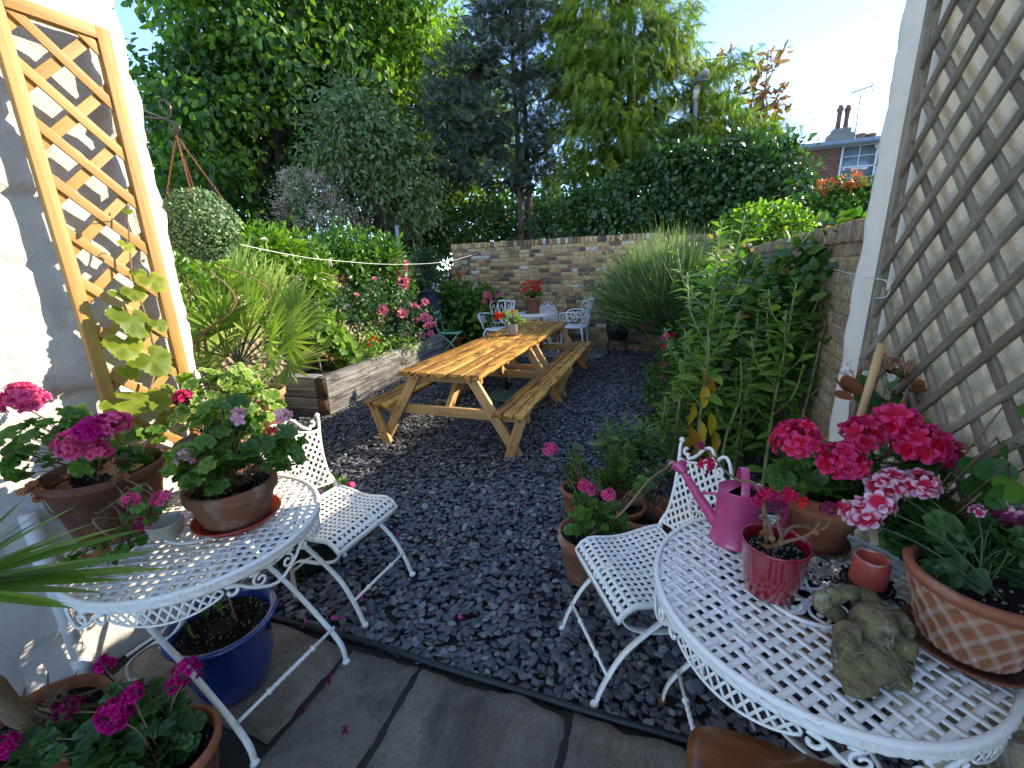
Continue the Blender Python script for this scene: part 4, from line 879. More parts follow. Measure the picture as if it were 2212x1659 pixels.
def lattice_chair(label, loc, rz, mat='white', group='white lattice folding chairs'):
    t = thing('garden_chair', label, 'chair', loc, rz, group)
    hw, y0, y1 = .205, -.19, .20
    def hz(y): f = (y-y0)/(y1-y0); return .445+.012*np.cos(f*PI*2)-.055*np.clip((f-.78)/.22, 0, 1)**2
    wdt = lambda y: hw*(1-.04*(y1-y)/(y1-y0))
    ins = lambda u, v: (np.abs(u) < wdt(v)-.006) & (v > y0+.006) & (v < y1-.006)
    mb = MB(); weave(mb, ins, (-hw, hw, y0, y1), .0290, .0150, .0014, lambda u, v, z: np.stack([u, v, hz(v)+z], -1), .0010, 0, .005); mb.build('seat', M[mat], t)
    ys = np.linspace(y0, y1, 14); L = [[-wdt(y), y, hz(y)] for y in ys]+[[x, y1, hz(y1)] for x in np.linspace(-hw, hw, 9)[1:-1]]+[[wdt(y), y, hz(y)] for y in ys[::-1]]+[[x, y0, hz(y0)] for x in np.linspace(hw, -hw, 7)[1:-1]*.96]
    mb = MB(); sweep(mb, np.array(L)+[0, 0, -.006], rect(.008, .026), closed=True, up=(0, 0, 1), fixed=True); mb.build('seat_frame', M[mat], t, True)
    # back: u across, v up the leaning back
    le = R(15); cosl, sinl = math.cos(le), math.sin(le)
    bk = lambda u, v, z: np.stack([u, -.195-v*sinl-.10*u*u*0+z*cosl, .455+v*cosl+z*sinl], -1)
    H0, H1 = .03, .36
    side = lambda v: .165+.045*((v-H0)/(H1-H0))**2.0-.006*np.sin((v-H0)/(H1-H0)*PI)+.022*np.clip(1-(v-H0)/.07, 0, 1)
    topv = lambda u: H1-.012+.045*np.cos(np.clip(np.abs(u)/.19, 0, 1)*PI)*.5+.012
    botv = lambda u: H0+.028*np.cos(np.clip(np.abs(u)/.19, 0, 1)*PI/2)
    ins = lambda u, v: (np.abs(u) < side(np.clip(v, H0, H1))-.004) & (v > botv(u)) & (v < topv(u)) & (np.hypot(u, v-.205) > .060)
    mb = MB(); weave(mb, ins, (-.22, .22, 0, .42), .0305, .0135, .0016, bk, .0008, PI/4, .004); mb.build('backrest', M[mat], t)
    mb = MB(); vs = np.linspace(H0, H1+.055, 14)
    for sg in (-1, 1):
        P = np.array([bk(np.array(sg*side(min(v, H1+.03))), np.array(v), np.array(0.)) for v in vs]); P = np.concatenate([[bk(np.array(sg*.19), np.array(-.02), np.array(0.))], P]); tube(mb, P, .0075, 8)
        ball(mb, P[-1], .013, 7)
    for f in (topv, botv):
        us = np.linspace(-.20, .20, 20)*(1.0 if f is topv else .92); tube(mb, np.array([bk(np.array(u), np.array(f(u)), np.array(0.)) for u in us]), .0055, 6)
    a = np.linspace(0, 2*PI, 33)[:-1]
    for rr_, tr in ((.062, .005), (.054, .003)): tube(mb, np.array([bk(np.array(rr_*math.cos(x)), np.array(.205+rr_*math.sin(x)), np.array(.0)) for x in a]), tr, 6, closed=True)
    for k in range(10):
        x = k*PI/5; c = (.034*math.cos(x), .205+.034*math.sin(x)); P = spiral(c, .014, .012, 0, 2*PI*.97, 10); tube(mb, np.array([bk(np.array(p[0]), np.array(p[1]), np.array(0.)) for p in P]), .0032, 5)
    P = spiral((0, .205), .014, .014, 0, 2*PI*.98, 10); tube(mb, np.array([bk(np.array(p[0]), np.array(p[1]), np.array(0.)) for p in P]), .005, 5)
    mb.build('back_frame', M[mat], t, True)
    mb = MB()
    for sg in (-1, 1):
        S1 = spiral((.158, H1+.012), .006, .026, R(200), R(480), 14); S1[:, 0] = S1[:, 0]
        Q = np.array([[.125, H1+.010], [.10, H1+.035], [.075, H1+.070], [.045, H1+.088], [.018, H1+.072], [.008, H1+.035]])
        S2 = spiral((.036, H1+.025), .028, .007, R(175), R(520), 16)
        P1 = np.concatenate([spiral((.172, H1+.025), .006, .020, R(120), R(-150), 10), [[.15, H1-.002]], Q, S2]); P = crom(P1, 3)
        tube(mb, np.array([bk(np.array(sg*p[0]), np.array(p[1]), np.array(0.)) for p in P]), .0068, 7)
    mb.build('crest_scrolls', M[mat], t, True)
    for sg in (-1, 1):
        x = sg*.185
        mb = MB(); P = crom([[x, .27, .008], [x, .235, .10], [x, .16, .22], [x, .04, .31], [x, -.10, .385], [x, -.195, .44], [x, -.20, .475]], 6); sweep(mb, P, rect(.006, .022), up=(1, 0, 0)); leg = mb.build('front_leg', M[mat], t)
        mb = MB(); ball(mb, [x, .272, .012], .017, 8, .8); mb.build('foot', M[mat], None, True).parent = leg
        x = sg*.170
        mb = MB(); P = crom([[x, -.20, .008], [x, -.195, .13], [x, -.175, .20], [x, -.11, .245], [x, .02, .27], [x, .12, .31], [x, .165, .36], [x, .175, .42]], 6); sweep(mb, P, rect(.006, .022), up=(1, 0, 0)); leg = mb.build('rear_leg', M[mat], t)
        mb = MB(); ball(mb, [x, -.20, .012], .016, 8, .8); mb.build('foot', M[mat], None, True).parent = leg
    mb = MB(); twist(mb, [-.185, .222, .13], [.185, .222, .13]); mb.build('stretcher', M[mat], t, True)
    mb = MB(); twist(mb, [-.170, -.19, .16], [.170, -.19, .16]); mb.build('stretcher', M[mat], t, True)
    return t
RT_C = (.80, .99, 0); LT_C = (-1.175, 1.425, 0)
TR = round_table('white lattice table holding the watering can, the stone frog and the candle', RT_C, R(82), rusty=True)
TL = round_table('white lattice table holding the small cream ramekin and the round pot in a red saucer', LT_C, R(-114), leg_r=.38)
# chairs: rz turns local +y (front)
CH = lattice_chair('white lattice chair behind the pink watering can', (.50, 1.48, 0), R(102.5), )
CL = lattice_chair('white lattice chair pushed in beside the blue glazed pot', (-.90, 1.93, 0), R(-114))
# far set
c = py(1158, 700, 8.5); TF = copy_tree(TR); TF.location = (.46, 8.20, .03); TF.rotation_euler = (0, 0, R(20)); tag(TF, 'white lattice table against the brick wall holding the pot of red geraniums')
CF = copy_tree(CH); CF.location = (.88, 8.42, .03); CF.rotation_euler = (0, 0, R(180+22)); tag(CF, 'white lattice chair against the brick wall behind the far table')
# ---------------------------------------------------------------- picnic tables
def picnic(label, loc, rz, L=1.79):
    t = thing('picnic_table', label, 'picnic table', loc, rz, 'wooden picnic tables set end to end')
    w = .80; h = .74
    mb = MB()
    for i in range(5): bw_ = .144; x = -w/2+bw_/2+i*(w-bw_)/4; box(mb, [x, L/2, h-.02+.001*(i % 2)], (bw_, L, .04), None, None, 1)
    mb.build('tabletop', M['picnic'], t, bevel=.004)
    for sg in (-1, 1):
        mb = MB()
        for i in range(3): x = sg*.655+(i-1)*.098; box(mb, [x, L/2-.03, .43-.019], (.085, L, .038), None, None, 1)
        mb.build('seat', M['picnic'], t, bevel=.004)
    for e, y in ((-1, .10), (1, L-.10)):
        for sg in (-1, 1):
            mb = MB(); beam(mb, [sg*.27, y, .70], [sg*.70, y, -.01], .09, .042, up=(0, 1, 0)); mb.build('leg', M['picnicleg'], t, bevel=.003)
            mb = MB(); beam(mb, [sg*.755, y+e*.044, .392], [sg*.625, y+e*.044, -.01], .09, .042, up=(0, 1, 0)); mb.build('seat_leg', M['picnicleg'], t, bevel=.003)
            mb = MB()
            for x, z in ((.285, .665), (.475, .365)): tube(mb, [[sg*x, y+e*.018, z], [sg*x, y+e*.030, z]], .011, 8)
            for x, z in ((.735, .355), (.655, .11)): tube(mb, [[sg*x, y+e*.06, z], [sg*x, y+e*.072, z]], .011, 8)
            k = len(mb.V)//4; V = mb
            for b_i in range(4):
                m2 = MB(); m2.V = [mb.V[b_i]]; m2.A = [mb.A[b_i]]; m2.B = [mb.B[b_i]]; m2.G = [mb.G[b_i]]; m2.n = len(mb.V[b_i]); off = sum(len(v) for v in mb.V[:b_i])
                m2.F = {k_: [f_[b_i]-off] for k_, f_ in mb.F.items()}; m2.build('bolt', M['bolt'], t)
        mb = MB(); beam(mb, [-.36, y-e*.044, .672], [.36, y-e*.044, .672], .085, .042, up=(0, 1, 0)); mb.build('top_bearer', M['picnicleg'], t, bevel=.003)
        mb = MB(); beam(mb, [-.79, y-e*.044, .345], [.79, y-e*.044, .345], .09, .042, up=(0, 1, 0)); mb.build('cross_beam', M['picnicleg'], t, bevel=.003)
        mb = MB(); beam(mb, [0, y-e*.07, .36], [0, y-e*.42, .69], .045, .085, up=(0, 0, 1)); mb.build('brace', M['picnicleg'], t, bevel=.003)
    mb = MB(); beam(mb, [-.34, L/2, .675], [.34, L/2, .675], .07, .04, up=(0, 1, 0)); mb.build('top_bearer', M['picnicleg'], t, bevel=.003)
    mb = MB(); lathe(mb, [(.012, h-.005), (.026, h-.005), (.026, h+.004), (.012, h+.004)], (0, L/2, 0), 16, closed=False); mb.build('parasol_hole', M['black'], t)
    return t
pdir = np.array([math.sin(R(19.6)), math.cos(R(19.6))]); p0 = np.array([-.65, 3.62])
PA = picnic('nearer picnic table with sun on its orange brown top', (*p0, 0), R(-19.6))
PB = copy_tree(PA); q = p0+pdir*1.835; PB.location = (*q, 0); PB.rotation_euler = (0, 0, R(-19.3)); tag(PB, 'farther picnic table in shade carrying the small grey pot')
t = thing('parasol_base', 'round green parasol base on the slate under the nearer picnic table', 'parasol base', (*(p0+pdir*1.75), 0))
mb = MB(); lathe(mb, [(.25, 0), (.25, .03), (.22, .06), (.08, .075), (.035, .09), (.035, .10)], n=32); mb.build('base', plain('dull green resin', (.06, .13, .10), .5, .3), t, True)
mb = MB(); lathe(mb, [(.03, .09), (.03, .36), (.02, .36)], n=16); mb.build('tube', M['black'], t, True)
# ---------------------------------------------------------------- trellises
def trellis(name, label, o, w, n, u0, u1, z0, z1, off, mat, fw, ft, sw, st, pitch, ph):
    t = thing(name, label, 'trellis', (0, 0, 0)); t.location = tuple(o); t['_o'] = [float(c) for c in o]
    at = lambda u, z, d: o-w*u+n*(off+d)+np.array([0, 0, z])
    for u in (u0+fw/2, u1-fw/2): mb = MB(); beam(mb, at(u, z0, 0), at(u, z1, 0), fw, ft, up=n); mb.build('frame_stile', M[mat], t, bevel=.002)
    for z in (z0+fw/2, z1-fw/2): mb = MB(); beam(mb, at(u0+fw, z, .001), at(u1-fw, z, .001), fw, ft, up=n); mb.build('frame_rail', M[mat], t, bevel=.002)
    a0, a1, b0, b1 = u0+fw*.6, u1-fw*.6, z0+fw*.6, z1-fw*.6
    for sg, d in ((1, .5), (-1, -.5)):
        c = -40*pitch
        while c < 60*pitch:
            # line z = sg*u + c
            pts = []
            cc = c+ph[0 if sg > 0 else 1]
            lo, hi = a0, a1
            ul, uh = ((b0-cc)*sg, (b1-cc)*sg); ul, uh = min(ul, uh), max(ul, uh); lo, hi = max(lo, ul), min(hi, uh)
            if hi-lo > .02:
                mb = MB(); beam(mb, at(lo, sg*lo+cc, d*st*1.05), at(hi, sg*hi+cc, d*st*1.05), sw, st, up=n)
                s = mb.build('slat', M[mat], t, bevel=.0015)
            c += pitch
    return t
# left: front slats rise towards the corner (z falls with u)
trellis('trellis', 'new yellow pine trellis panel on the whitewashed wall with vine leaves', oL, wL, nL, .085, .405, .82, 2.52, .055, 'trelL', .042, .036, .034, .010, .178, (.0, 2.62-14*.178))
trellis('trellis', 'weathered grey trellis panel covering the cream wall', oR, wR, nR, .385, 2.2, .30, 2.50, .05, 'trelR', .035, .034, .028, .012, .177, (2.385-13*.177, 1.72))
# ---------------------------------------------------------------- drainpipes

pc = pz(188, 1475, 0); u = (oL-pc)@wL; c = oL-wL*u+nL*.05
t = thing('drainpipe', 'white plastic drainpipe standing against the wall behind the lattice table', 'drainpipe', c, world=True)
mb = MB(); tube(mb, [c+[0, 0, 0], c+[0, 0, .80]], .024, 16); mb.build('pipe', M['pipe'], t, True)
for z in (.12, .60): mb = MB(); tube(mb, [c+[0, 0, z-.03], c+[0, 0, z+.03]], .030, 16); mb.build('collar', M['pipe'], t, True)
c2 = c-wL*.30
t = thing('drainpipe', 'second white drainpipe with a bent top nearer the left edge', 'drainpipe', c2, world=True)
mb = MB(); tube(mb, [c2+[0, 0, .12], c2+[0, 0, .52], c2+[0, 0, .58]+wL*.06, c2+[0, 0, .60]+wL*.2], .022, 16); mb.build('pipe', M['pipe'], t, True)
mb = MB(); tube(mb, [c2+[0, 0, .18], c2+[0, 0, .26]], .028, 16); mb.build('collar', M['pipe'], t, True)
# ---------------------------------------------------------------- pots
def perlite(mb, c, r, n, z):
    for _ in range(n):
        a = rng.uniform(0, 2*PI); q = r*math.sqrt(rng.random()); ball(mb, [c[0]+q*math.cos(a), c[1]+q*math.sin(a), z+.002], rng.uniform(.0015, .0035), 4, rad=1.0)
def pot(t, c, r, h, mat, rb=None, rim=.018, rimh=.035, soil=None, style='plain', soilmat='soil', n=56, sx=1.0, sy=1.0, rz=0.0, per=30):
    """c: centre of the base"""
    rb = rb or r*.68; mb = MB(); rs = r-rim*.45
    if style == 'plain': prof = [(rb*.96, 0), (rb, .006), (rb+(rs-rb)*.9, h-rimh), (r-.002, h-rimh+.003), (r, h-rimh+.01), (r, h-.006), (r-.005, h), (r-.014, h), (r-.018, h-.006), (rb*.9, .03)]
    elif style == 'glazed': prof = [(rb*.96, 0), (rb+.002, .004), (rb+(r-rb)*.5, h*.45), (r-.004, h-.012), (r, h-.004), (r-.002, h), (r-.006, h-.001), (r-.008, h-.01), (rb*.9, .02)]
    elif style == 'bell': prof = [(rb*.96, 0), (rb, .006), (rb*1.06, h*.3), (rb+(r-rb)*.62, h*.62), (r*.93, h-.055), (r*.95, h-.05), (r*.93, h-.046), (r*.98, h-.03), (r+.004, h-.018), (r+.004, h-.006), (r-.004, h), (r-.016, h-.002), (r-.02, h-.014), (rb*.9, .03)]
    elif style == 'blue': prof = [(rb*.96, 0), (rb, .008), (rb+(r-rb)*.45, h*.4), (r-.03, h-.05), (r-.018, h-.03), (r+.006, h-.018), (r+.010, h-.008), (r+.002, h), (r-.014, h-.002), (r-.024, h-.02), (rb*.9, .04)]
    elif style == 'basket': prof = [(rb*.96, 0), (rb, .006)]+[(rb+(r*.93-rb)*f**.9, h*.86*f) for f in np.linspace(.08, 1, 46)]+[(r*.96, h*.88), (r, h*.92), (r+.002, h*.97), (r-.004, h), (r-.016, h), (r-.02, h-.01), (rb*.9, .03)]
    wob = None
    if style == 'basket':
        n = 260
        def wob(a, z, q):
            u = a*q; body = ((z > .012) & (z < h*.84) & (q > rb*.99))
            def bnd(w): x = np.abs(((w/.052) % 1)-.5)*.052; return np.exp(-(x/.0028)**2)+.8*np.exp(-((x-.0062)/.0022)**2)
            w1 = a*.13+z*.75; w2 = a*.13-z*.75
            return body*(bnd(w1)+bnd(w2))*.0048
    lathe(mb, prof, c, n, sx, sy, rz, wob=wob, wmax=.0045 if wob else None); mb.build('pot', M[mat] if isinstance(mat, str) else mat, t, True)
    sl = soil if soil is not None else h-.03; mb = MB(); k = 36; rr = (r-.02)*(1 if sl > h*.7 else .93)
    rings = [(rr*f, c[2]+sl+.006*math.sin(f*9)) for f in (1, .8, .6, .4, .2, .02)]
    lathe(mb, [(q, z-c[2]) for q, z in rings], c, k, sx, sy, rz, closed=True, wob=None)
    if per: perlite(mb, (c[0], c[1]), rr*.92, per, c[2]+sl+.004)
    mb.build('soil', M[soilmat], t, True)
def saucer(label, c, r, h, mat):
    t = MB(); lathe(t, [(r*.82, 0), (r*.84, .001), (r, h), (r+.006, h), (r+.006, h-.004), (r+.003, h-.006), (r*.86, .005), (.01, .005)], (0, 0, 0), 56)
    o = t.build('saucer', M[mat], None, True); o.location = tuple(float(x) for x in c); return tag(o, label, 'saucer')
def foliage(mb, ms, E, T, size, base, pet=.0017, up=.55, jit=.5, br=.35, hang=0.0):
    base = np.array(base, float)
    for (cx, cy, cz, rx, ry, rz, n) in E:
        u = nrm(rng.normal(size=(n, 3))); rr = rng.uniform(.25, 1, (n, 1))**.5; c = np.array([cx, cy, cz]); P = c+u*rr*[rx, ry, rz]
        o = nrm(P-base+[0, 0, .02]); N = nrm(np.array([0, 0, up])+o*.55+rng.normal(size=(n, 3))*jit*.5+np.array([0, -.25, 0])); D = nrm(o*[1, 1, .25]+rng.normal(size=(n, 3))*.45+[0, 0, -.15-hang])
        s = size*rng.uniform(.55, 1.2, n); F = frames(D, N); inst(mb, T, P, F, s, np.clip(.5+rng.normal(0, .22, n), 0, 1))
        if ms is not None:
            hub = c*(1-br)+base*br
            for i in range(0, n, 2):
                st = base+(hub-base)*rng.uniform(.1, .9)+rng.normal(size=3)*.01; md = (st+P[i])/2+[0, 0, .02]; tube(ms, [st, md, P[i]-F[i, :, 1]*s[i]*.12], pet, 4)
def woody(ms, base, tips, r=.006, wig=.04, n=6):
    for tp in tips:
        tp = np.array(tp, float); b = np.array(base, float)+[rng.normal()*.015, rng.normal()*.015, 0]; L = np.linalg.norm(tp-b)
        P = crom([b, b*.65+tp*.35+rng.normal(size=3)*wig*L, b*.3+tp*.7+rng.normal(size=3)*wig*L, tp], n); tube(ms, P, r*.85, 7, np.linspace(1, .45, len(P))*(1+.15*rng.random(len(P))))
def kpx(Y): return Y*1.06/F_PX
def flowers(t, L, base, stemmb, T=FLO):
    """L: (x,y,Y,rpx,n,mat,floretpx[,T])"""
    for f in L:
        x, y, Y, rp, n, mat, fp = f[:7]; TT = f[7] if len(f) > 7 else T
        c = py(x, y, Y); mb = MB(); head(mb, c, rp*kpx(Y)*.8, n, fp*kpx(Y)*2, TT)
        for _ in range(5): u = nrm(rng.normal(size=3)+[0, 0, -.6]); 
        mb.build('flower_head', M[mat], t)
        if base is not None:
            b = np.array(base, float)+rng.normal(size=3)*[.02, .02, 0]; tube(stemmb, crom([b, b*.5+c*.5+[0, .0, .03]+rng.normal(size=3)*.01, c-[0, 0, rp*kpx(Y)*.4]], 5), .0022, 5)
            cc = c-[0, 0, rp*kpx(Y)*.5]
            for _ in range(8): tube(stemmb, [cc, c+nrm(rng.normal(size=3)+[0, 0, .3])*rp*kpx(Y)*.7], .0009, 3)
def Eg(x, y, Y, rx, rz, n, ry=None):
    c = py(x, y, Y); k = kpx(Y); return (*c, rx*k, (ry or (rx+rz)/2)*k, rz*k, n)
def plant(name, label, cat, base, **kw): return thing(name, label, cat, base, world=True, **kw)
TZ = .722
# ---- left table
b = (-1.47, 1.41, TZ); t = plant('potted_geranium', 'wide brown terracotta pot of bright pink double geraniums on the left lattice table', 'potted plant', b)
pot(t, b, .178, .25, 'terradark', rb=.12, rimh=.03, soil=.20, style='plain')
S0 = (b[0], b[1], TZ+.2); fm, sm, dm = MB(), MB(), MB()
foliage(fm, sm, [Eg(75, 960, 1.35, 60, 55, 26), Eg(140, 910, 1.4, 60, 35, 20), Eg(40, 1010, 1.3, 25, 28, 8), Eg(300, 960, 1.5, 45, 45, 18), Eg(240, 990, 1.38, 60, 40, 16), Eg(330, 1000, 1.5, 40, 40, 14)], GER, .062, S0)
foliage(fm, sm, [Eg(250, 1170, 1.18, 55, 35, 20), Eg(310, 1090, 1.2, 50, 40, 18), Eg(200, 1200, 1.15, 70, 18, 12)], GER, .040, (S0[0]+.12, S0[1]-.1, S0[2]))
woody(sm, S0, [py(*q) for q in ((60, 980, 1.35), (130, 940, 1.4), (210, 960, 1.3), (310, 980, 1.45), (250, 1010, 1.2), (330, 1060, 1.2), (250, 1170, 1.12), (90, 1080, 1.15))], .006, .10)
foliage(dm, None, [Eg(90, 1060, 1.25, 50, 18, 16), Eg(270, 1010, 1.3, 40, 25, 8), Eg(200, 1180, 1.12, 60, 25, 7)], GER, .034, S0)
flowers(t, [(52, 866, 1.42, 42, 24, 'pinkp', 15, FLOD), (168, 965, 1.28, 42, 26, 'pinkp', 15, FLOD), (205, 930, 1.27, 36, 20, 'mag', 15, FLOD), (246, 917, 1.30, 32, 16, 'pinkp', 15, FLOD), (208, 975, 1.27, 26, 12, 'pinkp', 14, FLOD), (282, 1082, 1.17, 18, 7, 'pinkp', 12, FLOD), (348, 1078, 1.17, 19, 8, 'pinkp', 12, FLOD), (305, 1135, 1.16, 14, 5, 'mag', 11, FLOD)], S0, sm)
fm.build('foliage', M['ger'], t); sm.build('stem', M['stem'], t, True); dm.build('dead_leaves', M['dry'], t)
b = (-1.055, 1.445, TZ+.008); t = plant('potted_geranium', 'round terracotta pot of pale pink geranium standing in the red saucer', 'potted plant', b)
pot(t, b, .152, .155, 'terraold', rb=.108, rimh=.045, soil=.125, per=70)
saucer('red plastic saucer under the round pot on the left lattice table', (-1.055, 1.445, TZ), .142, .03, 'redplastic')
S0 = (b[0], b[1], TZ+.13); fm, sm = MB(), MB()
foliage(fm, sm, [Eg(430, 1000, 1.38, 65, 45, 34), Eg(500, 960, 1.45, 75, 50, 40), Eg(590, 960, 1.5, 60, 40, 26), Eg(610, 990, 1.45, 40, 30, 14), Eg(480, 900, 1.5, 60, 40, 24), Eg(440, 1040, 1.3, 45, 22, 10)], GER, .070, S0)
woody(sm, S0, [py(*q) for q in ((430, 980, 1.4), (520, 930, 1.45), (600, 950, 1.5), (480, 880, 1.5))], .006, .08)
flowers(t, [(400, 990, 1.35, 22, 10, 'palep', 11), (515, 898, 1.45, 16, 4, 'palep', 16), (612, 900, 1.45, 19, 14, 'palep', 9), (586, 930, 1.45, 8, 3, 'redp', 9)], S0, sm)
fm.build('foliage', M['ger'], t); sm.build('stem', M['stem'], t, True)
b = (-1.27, 1.70, TZ); t = plant('potted_geranium', 'terracotta pot of pale edged geranium leaves at the back of the left lattice table', 'potted plant', b)
pot(t, b, .142, .235, 'terraold', rb=.10, rimh=.04, soil=.20)
S0 = (b[0], b[1], TZ+.2); fm, sm = MB(), MB()
foliage(fm, sm, [Eg(470, 850, 1.75, 90, 50, 90), Eg(540, 880, 1.7, 70, 50, 60), Eg(420, 900, 1.65, 50, 40, 26), Eg(520, 820, 1.8, 60, 30, 36)], GER, .058, S0)
woody(sm, S0, [py(*q) for q in ((400, 870, 1.7), (490, 850, 1.75), (550, 870, 1.7), (420, 800, 1.8))], .008, .08)
flowers(t, [(398, 862, 1.62, 20, 14, 'deadp', 9, FLOD), (392, 857, 1.6, 15, 6, 'cerise', 9, FLOD)], S0, sm)
fm.build('foliage', M['gerv'], t); sm.build('stem', M['stem'], t, True)
b = pz(362, 1152, TZ); t = plant('ramekin', 'small ribbed cream ramekin on the left lattice table', 'ramekin', b); mb = MB()
lathe(mb, [(.046, 0), (.050, .002), (.054, .040), (.058, .043), (.058, .050), (.055, .053), (.052, .050), (.047, .008), (.01, .006)], b, 120, wob=lambda a, z, q: .0011*np.cos(a*34)*((z > .004) & (z < .040) & (q > .0495))); mb.build('dish', M['ceramic'], t, True)
# ---- vine climbing the trellis
vb = oL-wL*.22+nL*.16; t = plant('grape_vine', 'climbing vine with large yellow green leaves on the pine trellis', 'climber', vb); fm, sm = MB(), MB(); pts = []
for x, y in ((310, 880), (330, 820), (335, 770), (320, 700), (300, 640), (285, 590), (280, 520), (275, 470), (280, 440)):
    d = ray(x, y); o_ = oL+nL*.11; tt = np.dot(o_-np.array([0, 0, EYE]), nL)/np.dot(d, nL); pts.append(np.array([0, 0, EYE])+d*tt)
P = crom(pts, 5); tube(sm, P, .004, 6, np.linspace(1.3, .5, len(P)))
for x, y, s in ((290, 690, .135), (330, 775, .13), (270, 745, .11), (300, 865, .15), (262, 635, .07), (290, 630, .07), (330, 605, .09), (345, 700, .06), (280, 800, .07), (355, 850, .09), (250, 880, .08), (300, 590, .05), (275, 455, .03), (275, 530, .05), (360, 900, .10), (270, 920, .10)):
    d = ray(x, y); o_ = oL+nL*rng.uniform(.12, .20); tt = np.dot(o_-np.array([0, 0, EYE]), nL)/np.dot(d, nL); c = np.array([0, 0, EYE])+d*tt
    N = nrm(nL*.7+np.array([0, 0, .75])+rng.normal(size=3)*.25); D = nrm(np.array([0, 0, -.75])+nL*.6+wL*rng.normal()*.5)
    inst(fm, VINE, c[None], frames(D[None], N[None]), np.array([s*1.1]), np.array([rng.uniform(.2, .9)])); j = int(np.argmin(np.linalg.norm(P-c, axis=1))); tube(sm, [P[j], (P[j]+c)/2+[0, 0, .02], c-D*s*.2], .0018, 5)
fm.build('foliage', M['vine'], t, True); sm.build('stem', M['stem'], t, True)
# ---- blue pot
b = (-1.165, 1.385, .02); t = plant('glazed_pot', 'large blue glazed pot of dark soil under the left lattice table', 'plant pot', b)
pot(t, b, .185, .31, 'blue', rb=.125, style='blue', soil=.265, per=120); S0 = np.array([b[0], b[1], .285])
mb = MB(); tube(mb, [S0+[.02, .04, 0], S0+[-.02, .07, .34]], .004, 6); mb.build('stick', M['cane'], t)
fm, sm = MB(), MB(); 
for k in range(5):
    q = S0+[-.05+rng.normal()*.03, .04+rng.normal()*.03, 0]; tp = q+[rng.normal()*.03, rng.normal()*.03, rng.uniform(.08, .2)]; tube(sm, [q, (q+tp)/2+rng.normal(size=3)*.01, tp], .0016, 5)
    n = 14; f = rng.random((n, 1)); D = nrm(rng.normal(size=(n, 3))+[0, 0, .4]); inst(fm, LANCE, q*(1-f)+tp*f, frames(D, rng.normal(size=(n, 3))+[0, 0, 1]), rng.uniform(.02, .045, n), rng.random(n))
fm.build('foliage', M['sage'], t); sm.build('stem', M['stemg'], t)
# ---- bottom-left magenta geranium
b = (-1.06, .95, .02); t = plant('potted_geranium', 'terracotta pot of deep magenta geraniums at the bottom left in front of the blue pot', 'potted plant', b)
pot(t, b, .135, .25, 'terra', rb=.09, soil=.21); S0 = (b[0], b[1], .23); fm, sm = MB(), MB()
foliage(fm, sm, [Eg(130, 1590, .93, 75, 50, 26), Eg(230, 1600, .93, 80, 50, 30), Eg(350, 1530, 1.0, 60, 55, 26), Eg(380, 1590, .95, 45, 50, 20), Eg(280, 1500, 1.02, 60, 30, 14), Eg(60, 1640, .9, 50, 40, 12), Eg(330, 1650, .9, 70, 40, 18)], GER, .072, S0)
woody(sm, S0, [py(*q) for q in ((130, 1600, .93), (250, 1560, .95), (360, 1540, 1.0), (60, 1640, .9))], .006)
flowers(t, [(247, 1545, .92, 44, 26, 'mag', 17, FLOD), (285, 1500, .95, 22, 9, 'mag', 15, FLOD), (225, 1437, .98, 22, 6, 'mag', 15), (405, 1452, 1.0, 36, 18, 'mag', 14, FLOD), (150, 1530, .95, 34, 18, 'deadp', 12, FLOD), (12, 1615, .88, 34, 16, 'mag', 15, FLOD), (375, 1480, 1.0, 18, 6, 'mag', 13)], S0, sm, FLOD)
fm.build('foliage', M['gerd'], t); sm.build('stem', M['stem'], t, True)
# ---- bottom-left spiky palm in a wide bowl
b = (-1.50, 1.02, .02); t = plant('potted_palm', 'spiky green palm with a shaggy dry trunk in a terracotta bowl at the left edge', 'potted plant', b)
pot(t, b, .165, .28, 'terra', rb=.12, soil=.24); mb = MB(); P = crom([[b[0], b[1], .25], [b[0]-.07, b[1]-.03, .5], [b[0]-.12, b[1]-.01, .80]], 8); tube(mb, P, .03, 10, 1+.15*np.sin(np.arange(len(P))*2.1)); mb.build('trunk', M['stem'], t, True)
mb = MB(); n = 60; D = nrm(np.stack([rng.normal(size=n), rng.normal(size=n), rng.normal(-.1, .35, n)], 1)); inst(mb, BLADE, np.array([b[0], b[1], .26])+rng.normal(size=(n, 3))*[.03, .03, .03]+[0, 0, .05], frames(D, rng.normal(size=(n, 3))), np.stack([rng.uniform(.08, .22, n), rng.uniform(.10, .22, n), rng.uniform(.1, .2, n)], 1), rng.random(n)); mb.build('dry_fibres', M['driftwood'], t)
mb = MB(); c0 = P[-1]
for x, y, Y, L in ((130, 1085, 1.0, 1), (90, 1075, 1.0, 1), (40, 1060, 1.02, 1), (180, 1110, .98, 1), (230, 1120, .97, 1), (270, 1130, .95, 1), (300, 1195, .92, 1), (340, 1205, .92, 1), (250, 1230, .9, 1), (200, 1180, .93, 1), (270, 1200, .95, 1), (30, 1110, 1.0, 1), (60, 1120, 1.0, 1), (120, 1150, .97, 1), (330, 1190, 1.0, 1), (150, 1260, .8, 1), (120, 1290, .78, 1), (-30, 1050, 1, 1), (200, 1250, .85, 1), (160, 1130, 1.02, 1)):
    tp = py(x, y, Y); v = tp-c0; L = np.linalg.norm(v); N = nrm(np.cross(v, (-v[1], v[0], 0))); N = N if N[2] > 0 else -N
    inst(mb, BLADE, (c0+v*.02)[None], frames((v/L)[None], (N+rng.normal(size=3)*.5)[None]), np.array([[L*.75, L, L*.25]]), rng.random(1)*.7+.2)
mb.build('foliage', M['cord'], t)
